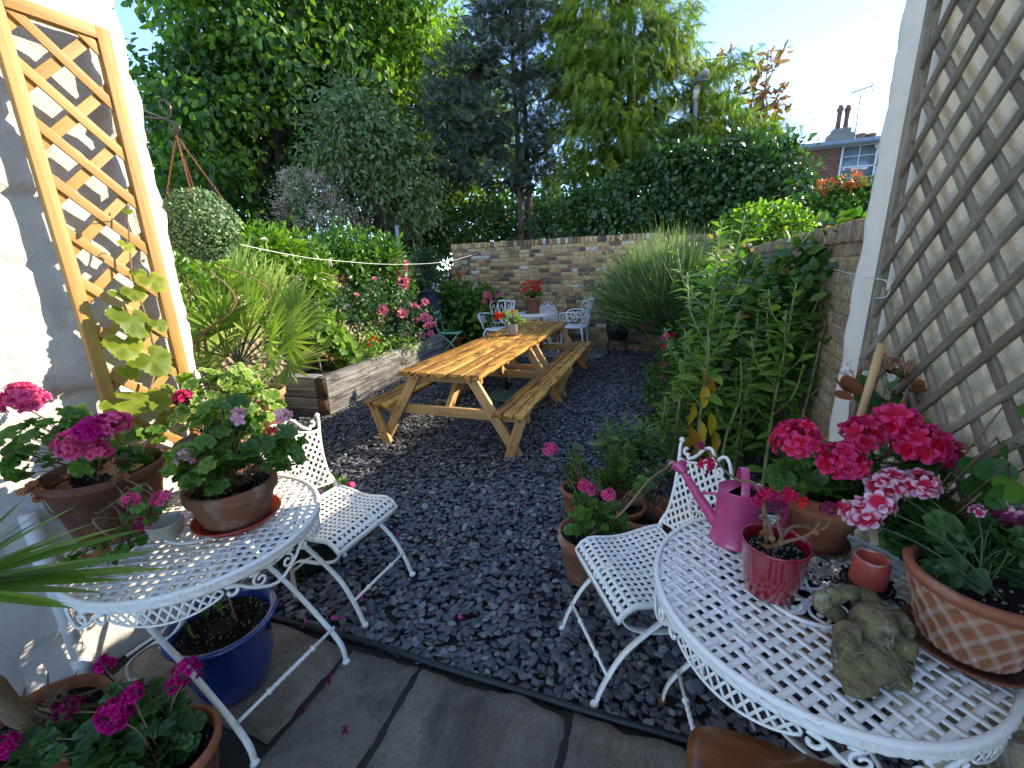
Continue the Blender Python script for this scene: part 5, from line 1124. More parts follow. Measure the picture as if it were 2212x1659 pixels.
# ---- woven green pot and a pot behind the left chair
b = (-1.19, 2.12, 0); t = plant('woven_pattern_pot', 'dark green glazed pot with a woven pattern under the left lattice chair', 'plant pot', b); mb = MB()
lathe(mb, [(.12, 0), (.13, .01), (.17, .09), (.175, .16), (.165, .2), (.172, .21), (.160, .215), (.11, .05)], b, 160, wob=lambda a, z, q: .004*np.sign(np.sin(a*26+(np.floor(z/.03) % 2)*PI))*((z > .02) & (z < .19)&(q > .12))); mb.build('pot', M['greenglaze'], t, True)
mb = MB(); lathe(mb, [(.15, .17), (.1, .175), (.01, .175)], b, 30); mb.build('soil', M['soil'], t)
b = (-.98, 2.42, 0); t = plant('potted_geranium', 'small terracotta pot of trailing pink geranium behind the left lattice chair', 'potted plant', b); pot(t, b, .12, .2, 'terraold', per=0); fm, sm = MB(), MB(); S0 = (b[0], b[1], .17)
foliage(fm, sm, [Eg(720, 1045, 2.4, 30, 22, 26), Eg(700, 1090, 2.35, 50, 22, 26), Eg(640, 1100, 2.35, 50, 30, 24)], GER, .05, S0); flowers(t, [(757, 1052, 2.4, 11, 6, 'pinkp', 8), (690, 1068, 2.3, 9, 5, 'palep', 7)], S0, sm); fm.build('foliage', M['ger'], t); sm.build('stem', M['stemg'], t)
# ---------------------------------------------------------------- right table
cc = np.array([.725, 1.225, TZ]); t = plant('watering_can', 'pink enamel watering can on the right lattice table', 'watering can', cc)
az = R(-20); mb = MB(); lathe(mb, [(.078, 0), (.081, .002), (.080, .006), (.077, .010), (.071, .11), (.0725, .113), (.071, .117), (.068, .185), (.070, .188), (.070, .192), (.066, .193), (.064, .185), (.073, .012), (.01, .010)], cc, 64, 1.0, .82, az); mb.build('body', M['pink'], t, True)
mb = MB(); a = np.linspace(R(70), R(225), 16); top = [cc+rotz(az)@np.array([.067*math.cos(x), .055*math.sin(x), .1915]) for x in a]; n = len(top)
V = np.array(top+[p+[0, 0, -.002] for p in top]); mb.add(V, [[list(range(n))], [list(range(2*n-1, n-1, -1))], [[i, i+n, i+n+1, i+1] for i in range(n-1)]]); mb.build('top_plate', M['pink'], t)
mb = MB(); lathe(mb, [(.064, .172), (.03, .171), (.005, .171)], cc, 32, 1, .8, az); mb.build('inside', M['canshade'], t)  # dark disc below the rim, its colour stands in for shade in the hollow
sp0 = cc+[-.055, .03, .05]; tipd = py(1478, 1022, 1.40); mb = MB(); tube(mb, crom([sp0, sp0*.5+tipd*.5+[0, 0, -.004], tipd], 5), .017, 14, np.linspace(1.25, .72, 11)); d = nrm(tipd-sp0)
mb.build('spout', M['pink'], t, True); mb = MB(); tube(mb, [tipd-d*.004, tipd+d*.006, tipd+d*.032, tipd+d*.036, tipd+d*.040], .030, 20, [.42, .45, 1, 1, .9]); mb.build('rose', M['pink'], t, True)
mb = MB(); tube(mb, [cc+[-.06, .02, .165], sp0*.42+tipd*.58], .005, 6); mb.build('brace', M['pink'], t, True)
mb = MB(); u = rotz(az)@np.array([0, 1., 0]); P = crom([cc-u*.055+[0, 0, .165], cc-u*.056+[0, 0, .20], cc-u*.035+[0, 0, .243], cc+[0, 0, .262], cc+u*.035+[0, 0, .243], cc+u*.056+[0, 0, .20], cc+u*.055+[0, 0, .165]], 6); sweep(mb, P, rect(.024, .003), up=tuple(u)); mb.build('top_handle', M['pink'], t, True, bevel=.001)
mb = MB(); u = rotz(az)@np.array([1., 0, 0]); P = crom([cc+u*.066+[0, 0, .175], cc+u*.10+[0, 0, .178], cc+u*.13+[0, 0, .14], cc+u*.12+[0, 0, .08], cc+u*.075+[0, 0, .045]], 6); tube(mb, P, .009, 8); mb.build('back_handle', M['pink'], t, True)
# burgundy pot
b = np.array([.705, 1.005, TZ]); t = plant('potted_geranium', 'shiny burgundy glazed pot of withering crimson geranium on the right lattice table', 'potted plant', b)
pot(t, b, .086, .158, 'burg', rb=.062, style='glazed', soil=.130, per=60); S0 = b+[0, 0, .13]; fm, sm, dm = MB(), MB(), MB()
woody(sm, S0, [py(*q) for q in ((1795, 1120, .98), (1650, 1110, 1.0), (1690, 1100, 1.02), (1770, 1130, .95))], .0065, .12)
P = [S0+[-.01, .02, 0], py(1650, 1095, 1.05), py(1630, 1045, 1.1), py(1590, 1035, 1.12), py(1560, 1010, 1.15), py(1540, 985, 1.16), py(1515, 965, 1.18)]; P = crom(P, 5); tube(sm, P, .006, 7, np.linspace(1.1, .3, len(P)))
foliage(dm, None, [Eg(1655, 1170, .98, 30, 25, 8), Eg(1750, 1150, .95, 30, 20, 5)], GER, .02, S0)
flowers(t, [(1655, 1070, .98, 22, 6, 'crim', 13), (1680, 1098, .99, 24, 14, 'deadp', 9), (1735, 1090, .98, 15, 4, 'redp', 12), (1700, 1068, 1.0, 18, 6, 'crim', 12), (1790, 1100, .95, 22, 12, 'deadp', 10), (1815, 1095, .95, 14, 4, 'crim', 10), (1525, 1005, 1.15, 20, 6, 'crim', 12), (1515, 968, 1.17, 14, 5, 'deadp', 8), (1640, 1085, .97, 13, 4, 'crim', 10)], None, sm)
sm.build('stem', M['stem'], t, True); dm.build('dead_leaves', M['dry'], t)
# tall pot
b = np.array([.965, 1.215, TZ]); t = plant('potted_geranium', 'bulging terracotta pot of cerise pink geraniums behind the watering can', 'potted plant', b)
pot(t, b, .135, .205, 'terra', rb=.085, style='bell', soil=.17); S0 = b+[0, 0, .17]; fm, sm = MB(), MB()
saucer('brown terracotta saucer under the bulging pot on the right lattice table', b+[0, 0, -.001], .10, .018, 'terradark')
foliage(fm, sm, [Eg(1720, 1035, 1.15, 40, 22, 9), Eg(1830, 1050, 1.12, 60, 45, 20), Eg(1900, 1010, 1.15, 60, 45, 22), Eg(1790, 1000, 1.2, 60, 40, 16), Eg(1990, 1020, 1.1, 40, 40, 12)], GER, .085, S0)
woody(sm, S0, [py(*q) for q in ((1740, 1010, 1.15), (1830, 1020, 1.12), (1930, 980, 1.15))], .006)
flowers(t, [(1722, 955, 1.12, 56, 28, 'cerise', 22), (1820, 1000, 1.07, 54, 24, 'cerise', 25), (1862, 938, 1.14, 42, 13, 'cerise', 24), (1935, 918, 1.14, 42, 13, 'cerise', 29), (1985, 965, 1.10, 58, 22, 'cerise', 28), (2032, 985, 1.12, 30, 10, 'cerise', 25)], S0, sm)
fm.build('foliage', M['ger'], t); sm.build('stem', M['stemg'], t, True)
# candle, trivet, ashtray
c = np.array([.965, .99, TZ+.002]); t = plant('trivet', 'black scrolled iron trivet under the red candle', 'trivet', c); mb = MB(); tube(mb, [[c[0]+.058*math.cos(a), c[1]+.058*math.sin(a), c[2]+.022] for a in np.linspace(0, 2*PI, 30)[:-1]], .004, 6, closed=True); mb.build('ring', M['black'], t, True)
for k in range(5):
    a = k*2*PI/5+.3; d = np.array([math.cos(a), math.sin(a), 0]); e = np.array([-d[1], d[0], 0]); P = np.concatenate([spiral((.078, .0), .005, .018, 0, 5.2, 12), [[.052, .0]]]); mb = MB(); tube(mb, [c+d*p[0]+e*p[1]+[0, 0, .012] for p in P], .003, 5); mb.build('scroll', M['black'], t, True)
mb = MB(); lathe(mb, [(.044, .020), (.052, .021), (.052, .026), (.044, .027)], c, 30); mb.build('plate', M['black'], t, True)
cb = c+[0, 0, .027]; t = plant('candle', 'thick coral red candle burnt hollow at the top on the iron trivet', 'candle', cb); mb = MB(); lathe(mb, [(.042, 0), (.0425, .004), (.041, .068), (.038, .076), (.036, .0775), (.033, .074), (.022, .062), (.004, .060)], cb, 36, wob=lambda a, z, q: .0015*np.sin(a*3+z*60)*(z > .05)); mb.build('wax', M['candle'], t, True)
mb = MB(); lathe(mb, [(.0385, .074), (.0375, .079), (.035, .078), (.034, .072)], cb, 36, closed=False, wob=lambda a, z, q: .001*np.sin(a*5)); mb.build('melted_rim', M['wax'], t, True)
c = np.array([.872, 1.055, TZ+.002]); t = plant('ashtray', 'round clear cut glass ashtray beside the burgundy pot', 'ashtray', c); mb = MB(); lathe(mb, [(.040, 0), (.044, .003), (.049, .020), (.049, .026), (.045, .027), (.038, .012), (.005, .008)], c, 72, wob=lambda a, z, q: .0012*np.sign(np.sin(a*18))*((q > .041))); mb.build('dish', M['glass'], t, True)
# basket weave pot
b = np.array([1.045, .80, TZ+.008]); t = plant('potted_geranium', 'terracotta pot with a basket weave pattern holding pink and white geraniums', 'potted plant', b)
pot(t, b, .138, .195, 'terrapot' if 'terrapot' in M else 'terra', rb=.078, style='basket', soil=.165, per=50); saucer('round terracotta saucer under the basket weave pot', b+[0, 0, -.008], .112, .024, 'terradark')
S0 = b+[0, 0, .165]; fm, sm = MB(), MB()
foliage(fm, sm, [Eg(1965, 1170, .95, 45, 35, 20), Eg(2030, 1180, .92, 80, 45, 34), Eg(2120, 1220, .85, 60, 40, 20), Eg(2060, 1250, .82, 60, 25, 12), Eg(1990, 1130, .97, 70, 40, 20), Eg(2170, 1170, .85, 50, 40, 18), Eg(2010, 1150, .93, 80, 45, 34), Eg(2090, 1180, .9, 60, 40, 24)], GER, .068, S0)
woody(sm, S0, [py(*q) for q in ((1960, 1160, .95), (2050, 1150, .92), (2140, 1150, .88))], .005)
flowers(t, [(1920, 1050, 1.0, 38, 14, 'bicol', 26), (1988, 1048, .97, 34, 10, 'bicol', 29), (1862, 1110, .97, 38, 14, 'bicol', 27), (1905, 1090, .95, 26, 7, 'bicol', 26), (2180, 1120, .88, 26, 16, 'deadp', 12), (2195, 1105, .88, 20, 6, 'palep', 16), (2110, 1105, .9, 12, 4, 'bicol', 14)], S0, sm)
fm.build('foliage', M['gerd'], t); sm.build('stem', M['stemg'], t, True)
# frog statue
fb = np.array([.775, .845, TZ]); t = plant('frog_statue', 'mossy weathered stone frog sitting on the right lattice table', 'statue', fb); mb = MB(); fr = R(-115)
def fe(x, y, z, sx, sy, sz, rx=0, rz=0): 
    c, s = math.cos(rx), math.sin(rx); Rx = np.array([[1, 0, 0], [0, c, -s], [0, s, c]]); Mf = rotz(fr+rz)@Rx@np.diag([sx, sy, sz])
    ball(mb, fb+rotz(fr)@np.array([x, y, z]), 1.0, 12, 1.0, Mf)
def fp(x, y, z, sx, sy, sz, rx=0, rz=0):
    c = pz(x, y, TZ+z); cx, sx_ = math.cos(rx), math.sin(rx); Rx = np.array([[1, 0, 0], [0, cx, -sx_], [0, sx_, cx]]); ball(mb, c, 1.0, 12, 1.0, rotz(R(rz))@Rx@np.diag([sx, sy, sz]))
fp(1880, 1420, .04, .058, .058, .042); fp(1886, 1350, .085, .045, .050, .048, .3, -20); fp(1870, 1300, .10, .030, .036, .030)      # seat, rounded back, neck
fp(1793, 1312, .06, .020, .045, .026, .2, 20); fp(1800, 1285, .115, .022, .020, .018, 0, 0); fp(1835, 1280, .125, .030, .017, .016, 0, 25); fp(1775, 1300, .10, .018, .022, .03)   # bent forearm and head tucked at the far side
fp(1828, 1370, .075, .017, .026, .045, .5, 10); fp(1822, 1400, .055, .018, .024, .048, .2, 5); fp(1850, 1430, .05, .022, .034, .018, 0, 30)           # left leg folded up
fp(1945, 1395, .055, .030, .030, .028); fp(1925, 1430, .04, .026, .036, .022, 0, -35); fp(1945, 1350, .05, .022, .036, .030, .2, -10)                 # right thigh
fp(1860, 1478, .016, .048, .026, .018, 0, 20); fp(1935, 1465, .016, .030, .026, .018); fp(1830, 1450, .02, .026, .03, .02); fp(1890, 1400, .012, .075, .070, .014)
o = mb.build('stone_body', M['frog'], t, True); m_ = o.modifiers.new('remesh', 'REMESH'); m_.mode = 'VOXEL'; m_.voxel_size = .0025; m_.use_smooth_shade = True
m_ = o.modifiers.new('smooth', 'SMOOTH'); m_.factor = .6; m_.iterations = 5
tx = bpy.data.textures.new('pits', 'CLOUDS'); tx.noise_scale = .014; tx.noise_depth = 5; m_ = o.modifiers.new('rough', 'DISPLACE'); m_.texture = tx; m_.strength = .009; m_.mid_level = .5
# brown wooden seat at the bottom right
b = np.array([.80, .60, 0]); t = plant('wooden_stool', 'varnished brown wooden seat under the right lattice table at the bottom edge', 'stool', b); mb = MB()
L0, L1 = pz(1495, 1545, .43), pz(1760, 1640, .43); d = nrm(L1-L0); e = np.array([d[1], -d[0], 0]); out = []
for a, r_ in [(x, 1) for x in np.linspace(0, 2*PI, 49)[:-1]]:
    u = np.sign(math.cos(a))*abs(math.cos(a))**.5*.25; v = np.sign(math.sin(a))*abs(math.sin(a))**.5*.11; out.append((u, v))
cS = L0+d*.24+e*.105; cS[2] = 0; n = len(out); rings = []
for f, z in ((.90, .385), (.985, .392), (1.0, .41), (.985, .425), (.93, .434), (.5, .434), (.05, .430)): rings += [cS+d*u*(1-(1-f)*.35)+e*v*(1-(1-f)*.9)+[0, 0, z] for u, v in out]
m = 7; I, J = np.meshgrid(np.arange(m-1), np.arange(n), indexing='ij'); J2 = (J+1) % n; V = np.array(rings); G = np.stack([(V-cS)@d, (V-cS)@e, V[:, 2]], 1)
mb.add(V, [np.stack([I*n+J, I*n+J2, (I+1)*n+J2, (I+1)*n+J], -1).reshape(-1, 4), np.arange(n)[None, ::-1], np.arange((m-1)*n, m*n)[None]], .5, G); mb.build('seat', M['stoolwood'], t, True)
for su, sv in ((-.2, -.07), (.2, -.07), (-.2, .07), (.2, .07)): mb = MB(); p = cS+d*su+e*sv; tube(mb, [p+d*su*.15+e*sv*.2, p+[0, 0, .40]], .016, 10, [.8, 1.1]); mb.build('leg', M['stoolwood'], t, True)
# ---------------------------------------------------------------- hydrangea and cane behind the right table
b = (1.22, 1.42, 0); t = plant('hydrangea', 'lacecap hydrangea with browning flower heads growing against the weathered trellis', 'shrub', b); fm, sm, dm = MB(), MB(), MB(); pot(t, b, .17, .3, 'terraold', per=0)
S0 = np.array([b[0], b[1], .28]); Ls = [(1880, 815, 1.45, .11), (1855, 845, 1.5, .11), (1925, 845, 1.5, .10), (1900, 865, 1.42, .14), (1960, 830, 1.5, .09), (1945, 800, 1.5, .06), (2020, 1120, 1.2, .11), (2070, 1090, 1.15, .15), (2150, 1080, 1.05, .13), (2190, 1010, 1.1, .13), (2130, 1040, 1.1, .10), (2160, 960, 1.15, .09), (1980, 920, 1.35, .10), (1860, 880, 1.5, .09), (2200, 1060, 1.05, .12), (2040, 1060, 1.25, .10), (1840, 960, 1.4, .10), (1850, 930, 1.45, .08), (2000, 1090, 1.2, .09), (2100, 1130, 1.1, .12), (2200, 880, 1.2, .08), (1900, 780, 1.5, .05)]
def pw(x, y, f=.9):
    d = ray(x, y); tt = np.dot(oR-np.array([0, 0, EYE]), nR)/np.dot(d, nR); return np.array([0, 0, EYE])+d*tt*f
for x, y, Y, s in Ls+[(2120, 1000, 1, .11), (2180, 1030, 1, .12), (2080, 1040, 1, .10), (2150, 1120, 1, .1), (2020, 1080, 1, .1), (2200, 960, 1, .1), (1990, 1050, 1, .09), (2060, 1100, 1, .12)]:
    c = pw(x, y, rng.uniform(.86, .94)) if x > 1970 else py(x, y, Y); N = nrm(np.array([-.4, -.5, .6])+rng.normal(size=3)*.35); D = nrm(np.array([rng.normal(), rng.normal()*.5, -.5])); inst(fm, ROUNDL, c[None], frames(D[None], N[None]), np.array([s*(.72 if x < 2090 else .55)]), rng.random(1)*.8)
    tube(sm, [c, c-D*s*.3, (c*.7+S0*.3)], .0022, 5)
for x, y, Y in ((1960, 840, 1.5), (2140, 1080, 1.08), (2060, 1130, 1.15), (1880, 950, 1.45), (2190, 1050, 1.05)): P = crom([S0, S0*.5+pw(x, y)*.5+rng.normal(size=3)*.03, pw(x, y)], 6); tube(sm, P, .006, 7, np.linspace(1.2, .5, len(P)))
foliage(dm, None, [Eg(1965, 860, 1.45, 14, 40, 7), Eg(1830, 860, 1.5, 10, 20, 3)], ROUNDL, .07, S0); dm.build('dead_leaves', M['dry'], t)
for x, y, Y, rp in ((1930, 775, 1.5, 55), (1850, 800, 1.5, 50), (1960, 790, 1.5, 45), (2060, 960, 1.3, 30), (1985, 920, 1.35, 35)):
    c = pw(x, y, .9); n = 60; dm = MB()
    for _ in range(22): tp = c+np.array([rng.normal()*.5, rng.normal()*.3, 0])*rp*kpx(Y); tube(dm, [c-[0, 0, rp*kpx(Y)*.6], tp], .0011, 3)
    P = c+np.stack([rng.normal(size=n)*.5, rng.normal(size=n)*.4, rng.normal(size=n)*.10], 1)*rp*kpx(Y); inst(dm, SMALL, P, rot_about(nrm(rng.normal(size=(n, 3)))), rng.uniform(.006, .012, n), rng.random(n)); dm.build('dead_flower_head', M['dry'], t)
for x, y, Y in ((1870, 805, 1.45), (2052, 935, 1.28), (2068, 948, 1.28), (2030, 985, 1.25), (1825, 800, 1.5), (1925, 815, 1.45), (2080, 1000, 1.2)): wf = MB(); head(wf, py(x, y, Y), .004, 2, .028, FLO); wf.build('petals', M['whitep'], t)
fm.build('foliage', M['hyd'], t, True); sm.build('stem', M['stem'], t, True)
mb = MB(); a, b_ = py(1905, 742, 1.42), py(1850, 930, 1.42); v = b_-a; tube(mb, [a, b_+v*1.6], .013, 10); o = mb.build('bamboo_cane', M['cane'], None, True); tag(o, 'thick bamboo cane leaning among the hydrangea leaves', 'cane')
# ---------------------------------------------------------------- pots on the slate by the right chair
b = (.375, 1.955, 0); t = plant('potted_geranium', 'tapered terracotta pot of pink geraniums on the slate beside the right lattice chair', 'potted plant', b); pot(t, b, .158, .275, 'terraold', rb=.115, rimh=.06, soil=.24); S0 = (b[0], b[1], .24); fm, sm = MB(), MB()
foliage(fm, sm, [Eg(1265, 1100, 1.9, 45, 40, 60), Eg(1320, 1120, 1.85, 40, 40, 50), Eg(1250, 1140, 1.85, 25, 20, 16), Eg(1390, 1055, 1.9, 25, 20, 12), Eg(1245, 980, 2.0, 15, 20, 6)], GER, .05, S0)
woody(sm, S0, [py(*q) for q in ((1230, 1000, 2.0), (1240, 1050, 1.95), (1400, 1040, 1.9), (1290, 1080, 1.9))], .006, .1); P = crom([S0, py(1340, 1110, 1.8), py(1400, 1040, 1.85), py(1440, 1010, 1.9), py(1452, 1000, 1.9)], 5); tube(sm, P, .007, 7, np.linspace(1.1, .5, len(P)))
flowers(t, [(1188, 972, 2.0, 16, 16, 'pinkp', 8, FLOD), (1262, 1050, 1.9, 14, 12, 'pinkp', 8, FLOD), (1275, 1058, 1.9, 12, 8, 'pinkp', 8, FLOD), (1316, 1070, 1.85, 16, 14, 'pinkp', 8, FLOD), (1452, 1003, 1.9, 8, 4, 'palep', 6)], S0, sm); fm.build('foliage', M['ger'], t); sm.build('stem', M['stem'], t, True)
b = (.70, 2.12, 0); t = plant('empty_pot', 'terracotta pot of bare dark soil behind the right lattice chair seat', 'plant pot', b); pot(t, b, .135, .27, 'terraold', soil=.21, per=30)
sm, fm = MB(), MB(); woody(sm, (b[0]+.06, b[1], .22), [(b[0]+.10, b[1]+.05, .5), (b[0]+.02, b[1]+.05, .45), (b[0]+.14, b[1], .42)], .008); foliage(fm, sm, [(b[0]+.05, b[1]+.05, .5, .13, .1, .08, 60)], LEAF, .04, (b[0]+.06, b[1], .3)); sm.build('stem', M['bark'], t, True); fm.build('foliage', M['sage2'], t)
b = (.98, 2.32, 0); t = plant('broken_pot', 'broken terracotta pot leaning open behind the bare soil pot', 'plant pot', b); mb = MB(); a = np.linspace(R(150), R(330), 20); V = []
for r_, z in ((.10, 0), (.15, .27), (.138, .27), (.09, .01)): V += [[b[0]+r_*math.cos(x), b[1]+r_*math.sin(x), z-.02*math.sin(x*3)*(z > .1)] for x in a]
n = 20; mb.add(V, [[[i+n*k, i+1+n*k, i+1+n*((k+1) % 4), i+n*((k+1) % 4)] for i in range(n-1) for k in range(4)], [[0, n, 2*n, 3*n], [3*n+n-1, 2*n+n-1, n+n-1, n-1]]]); mb.build('shard', M['terra'], t, True)
mb = MB(); lathe(mb, [(.095, 0), (.12, .12), (.05, .14), (.01, .15)], b, 24); mb.build('soil', M['soil'], t, True)
def needles(mb, base, E, L, T, per=60):
    for (cx, cy, cz, rx, ry, rz, n) in E:
        for _ in range(n):
            u = nrm(rng.normal(size=3)+[0, 0, .7]); tp = np.array([cx, cy, cz])+u*np.array([rx, ry, rz])*rng.uniform(.5, 1); b0 = np.array(base)*[1, 1, 1]+rng.normal(size=3)*[.04, .04, .0]; f = rng.uniform(.25, 1, (per, 1)); P = b0*(1-f)+tp*f+np.array([0, 0, .04])*np.sin(f*PI); ax_ = nrm(tp-b0); D = nrm(ax_*.6+rng.normal(size=(per, 3))*.55); inst(mb, T, P, frames(D, rng.normal(size=(per, 3))), L*rng.uniform(.6, 1.2, per), np.clip(rng.normal(.5, .2)+rng.normal(0, .15, per), 0, 1))
NEED = blade_t(.11, .05)
for bb, E, lb in (((.60, 2.24, 0), [Eg(1345, 1000, 2.25, 42, 48, 60), Eg(1300, 1040, 2.2, 25, 30, 20)], 'upright rosemary bush in a terracotta pot behind the pink geranium'), ((.42, 2.55, 0), [Eg(1245, 1030, 2.4, 32, 50, 50)], 'smaller rosemary bush left of the upright one')):
    t = plant('potted_rosemary', lb, 'potted plant', bb); pot(t, bb, .165 if bb[0] > .5 else .12, .27 if bb[0] > .5 else .2, 'terra', per=0); mb = MB(); needles(mb, (bb[0], bb[1], .25), E, .038, NEED, 55); mb.build('foliage', M['rosem'], t)
    sm = MB(); woody(sm, (bb[0], bb[1], .22), [np.array(e[:3])+rng.normal(size=3)*.07 for e in E for _ in range(8)], .004); sm.build('stem', M['bark'], t, True)
# ---------------------------------------------------------------- fallen petals on the ground
for x, y, m, lb in ((660, 1350, 'pinkp', 'pink petal on the slate at the flagstone edge by the blue pot'), (656, 1303, 'pinkp', 'pink petal behind the leg of the left lattice table'), (730, 1337, 'pinkp', 'pink petal beside the front foot of the left lattice chair'), (791, 1318, 'palep', 'pale petal on the slate inside the arch of the left chair legs'), (781, 1284, 'pinkp', 'large pink petal under the stretcher of the left lattice chair'), (745, 1140, 'pinkp', 'pink petal under the seat of the left lattice chair'), (862, 1152, 'mag', 'magenta petal on the slate right of the left lattice chair'), (708, 1468, 'deadp', 'withered flower head on the flagstone beside the table foot'), (748, 1577, 'deadp', 'withered flower head in the middle of the second flagstone'), (653, 1532, 'deadp', 'withered flower head on the joint between the first two flagstones'), (960, 1160, 'crim', 'dark red petal out on the open slate'), (1000, 1333, 'pinkp', 'curled pink petal on the slate before the wide flagstone'), (1620, 1553, 'palep', 'pale petal on dark slate under the right lattice table')):
    c = pz(x, y, .025); mb = MB(); head(mb, c, .004, 2 if m != 'deadp' else 9, .042 if m != 'deadp' else .022, (PETAL[0]*.8, PETAL[1], PETAL[2]), hemi=.3)
    tag(mb.build('fallen_petal', M[m]), lb, 'petal', 'fallen petals on the ground')
# ---------------------------------------------------------------- left side of the garden
E_ = [El(590, 590, 5.9, 95, 75, 3600), El(520, 560, 5.7, 60, 45, 1400), El(650, 640, 5.8, 50, 60, 1700), El(570, 660, 5.6, 90, 40, 1500), El(560, 700, 5.3, 80, 35, 900), El(640, 700, 5.4, 50, 35, 500)]
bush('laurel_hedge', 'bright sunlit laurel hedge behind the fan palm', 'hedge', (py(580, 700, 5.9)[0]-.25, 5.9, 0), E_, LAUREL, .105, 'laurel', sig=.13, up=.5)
E_ = [El(760, 570, 7.0, 95, 55, 3200), El(720, 620, 6.8, 75, 55, 2000), El(820, 610, 7.3, 60, 50, 1800), El(760, 660, 6.9, 70, 30, 900)]
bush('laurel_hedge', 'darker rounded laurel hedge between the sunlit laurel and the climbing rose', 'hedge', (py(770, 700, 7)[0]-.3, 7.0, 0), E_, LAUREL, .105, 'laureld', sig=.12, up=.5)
E_ = [El(900, 575, 8.8, 70, 28, 1300), El(925, 620, 9.0, 45, 45, 700), El(870, 600, 8.4, 50, 35, 900), El(955, 640, 9.2, 35, 45, 600)]
bush('wall_climber', 'small leaved climber tumbling over the end of the flint wall', 'climber', (py(920, 690, 9)[0]-.2, 9.0, 0), E_, WIDE, .06, 'ivy', sig=.10, droop=.6)
E_ = [El(415, 560, 3.6, 50, 30, 200), El(395, 610, 3.4, 25, 45, 110)]
bush('fig_shrub', 'light green broad leaved shrub just beyond the corner of the white house', 'shrub', (py(430, 600, 3.6)[0]-.2, 3.7, 0), E_, LAUREL, .09, 'laurel', sig=.12, per=10)
# fan palm in a pot
b = np.array([-2.42, 3.92, 0]); t = plant('potted_fan_palm', 'large fan palm in a tall pale terracotta pot beside the raised bed', 'potted plant', b); pot(t, b, .24, .56, 'terrapale', rb=.17, rimh=.06, rim=.03, per=0)
mb = MB(); c0 = np.array([b[0]-.12, b[1], .80]); tube(mb, crom([b+[0, 0, .5], (b+c0)/2+[.02, 0, .25], c0], 6), .07, 10, 1+.15*np.sin(np.arange(13)*2.3)); mb.build('trunk', M['bark'], t, True)
mb, sm, ym = MB(), MB(), MB()
def fanb_t(w=.06, droop=.25):
    V = []
    for y, f in ((0, .1), (.3, .7), (.5, 1.0), (.8, .5)): V += [[-w*f/2, y, -droop*y**3], [w*f/2, y, -droop*y**3]]
    V += [[0, 1, -droop]]
    return np.array(V), [np.array([[0, 1, 3, 2], [2, 3, 5, 4], [4, 5, 7, 6]]), np.array([[6, 7, 8]])], np.linspace(0, 1, 9)
FANB = fanb_t()
def fan(tp, c, L, n, wdt=.045, col=None, spread=105, target=mb):
    v = tp-c; D0 = nrm(v); u0_ = np.array([.1, -.75, .75])+rng.normal(size=3)*.3; up_ = nrm(u0_-D0*np.dot(u0_, D0)); sd = np.cross(D0, up_)
    hub = tp-D0*L*.35; tube(sm, crom([c, (c+hub)/2+[0, 0, .03], hub], 4), .006, 5)
    a = np.linspace(-R(spread), R(spread), n)+rng.normal(size=n)*.03; Dd = D0*np.cos(a)[:, None]+sd*np.sin(a)[:, None]+up_*(.22*np.cos(a))[:, None]; N = np.repeat(up_[None], n, 0)+sd*(np.where(np.arange(n) % 2, .45, -.45)+rng.normal(size=n)*.15)[:, None]
    inst(target, FANB, np.repeat(hub[None], n, 0), frames(Dd, N), np.stack([np.full(n, L*1.05), L*(.72+.28*np.cos(a))*rng.uniform(.9, 1.08, n), np.full(n, L*.35)], 1), np.clip((col if col is not None else rng.uniform(.3, .7))+rng.normal(0, .12, n), 0, 1))
for x, y, Y, L in ((430, 580, 4.0, .42), (510, 575, 4.3, .42), (620, 620, 4.3, .38), (665, 660, 4.2, .34), (455, 690, 3.6, .36), (590, 690, 3.6, .36), (440, 600, 4.1, .42), (485, 590, 4.1, .42), (530, 600, 4.2, .40), (420, 650, 3.9, .40), (600, 640, 4.2, .40), (640, 680, 4.1, .38), (470, 650, 3.7, .40), (560, 650, 3.8, .38), (650, 720, 3.9, .38), (600, 720, 3.7, .36), (430, 720, 3.8, .40), (480, 760, 3.5, .36), (610, 770, 3.7, .38), (655, 790, 3.8, .38), (540, 700, 3.5, .34), (400, 690, 4.0, .4), (560, 790, 3.5, .32), (450, 800, 3.6, .32), (500, 700, 4.2, .4), (575, 610, 4.4, .4)):
    fan(py(x, y, Y), c0, L*1.12, 26, spread=98)
mb.build('foliage', M['palm'], t); sm.build('leaf_stalk', M['stemg'], t, True)
# climbing rose and bed planting
t = plant('climbing_rose', 'tall climbing rose with large pink blooms in the raised bed', 'shrub', (-2.15, 6.3, .35)); fm, sm = MB(), MB()
crown(fm, [El(800, 640, 6.4, 70, 45, 700), El(760, 690, 6.0, 70, 45, 550), El(860, 640, 7.2, 30, 75, 700), El(890, 690, 7.4, 60, 45, 1000), El(850, 730, 6.8, 70, 30, 500), El(905, 700, 7.5, 22, 35, 300), El(720, 650, 5.9, 50, 40, 300)], WIDE, .055, per=12, sig=.09, shell=(.2, 1)); fm.build('foliage', M['rosel'], t)
woody(sm, (-2.2, 5.9, .33), [py(*q) for q in ((740, 620, 6), (770, 640, 6), (810, 603, 6.3), (827, 680, 6.3))], .014, .08); woody(sm, (-2.0, 7.0, .33), [py(*q) for q in ((865, 560, 7.1), (875, 600, 7.1), (900, 650, 7.3), (930, 680, 7.6), (870, 690, 7.1))], .012, .07)
tube(sm, [[py(858, 700, 7.05)[0], 7.05, .3], py(852, 560, 7.05)], .008, 6)
sm.build('stem', M['bark'], t, True)
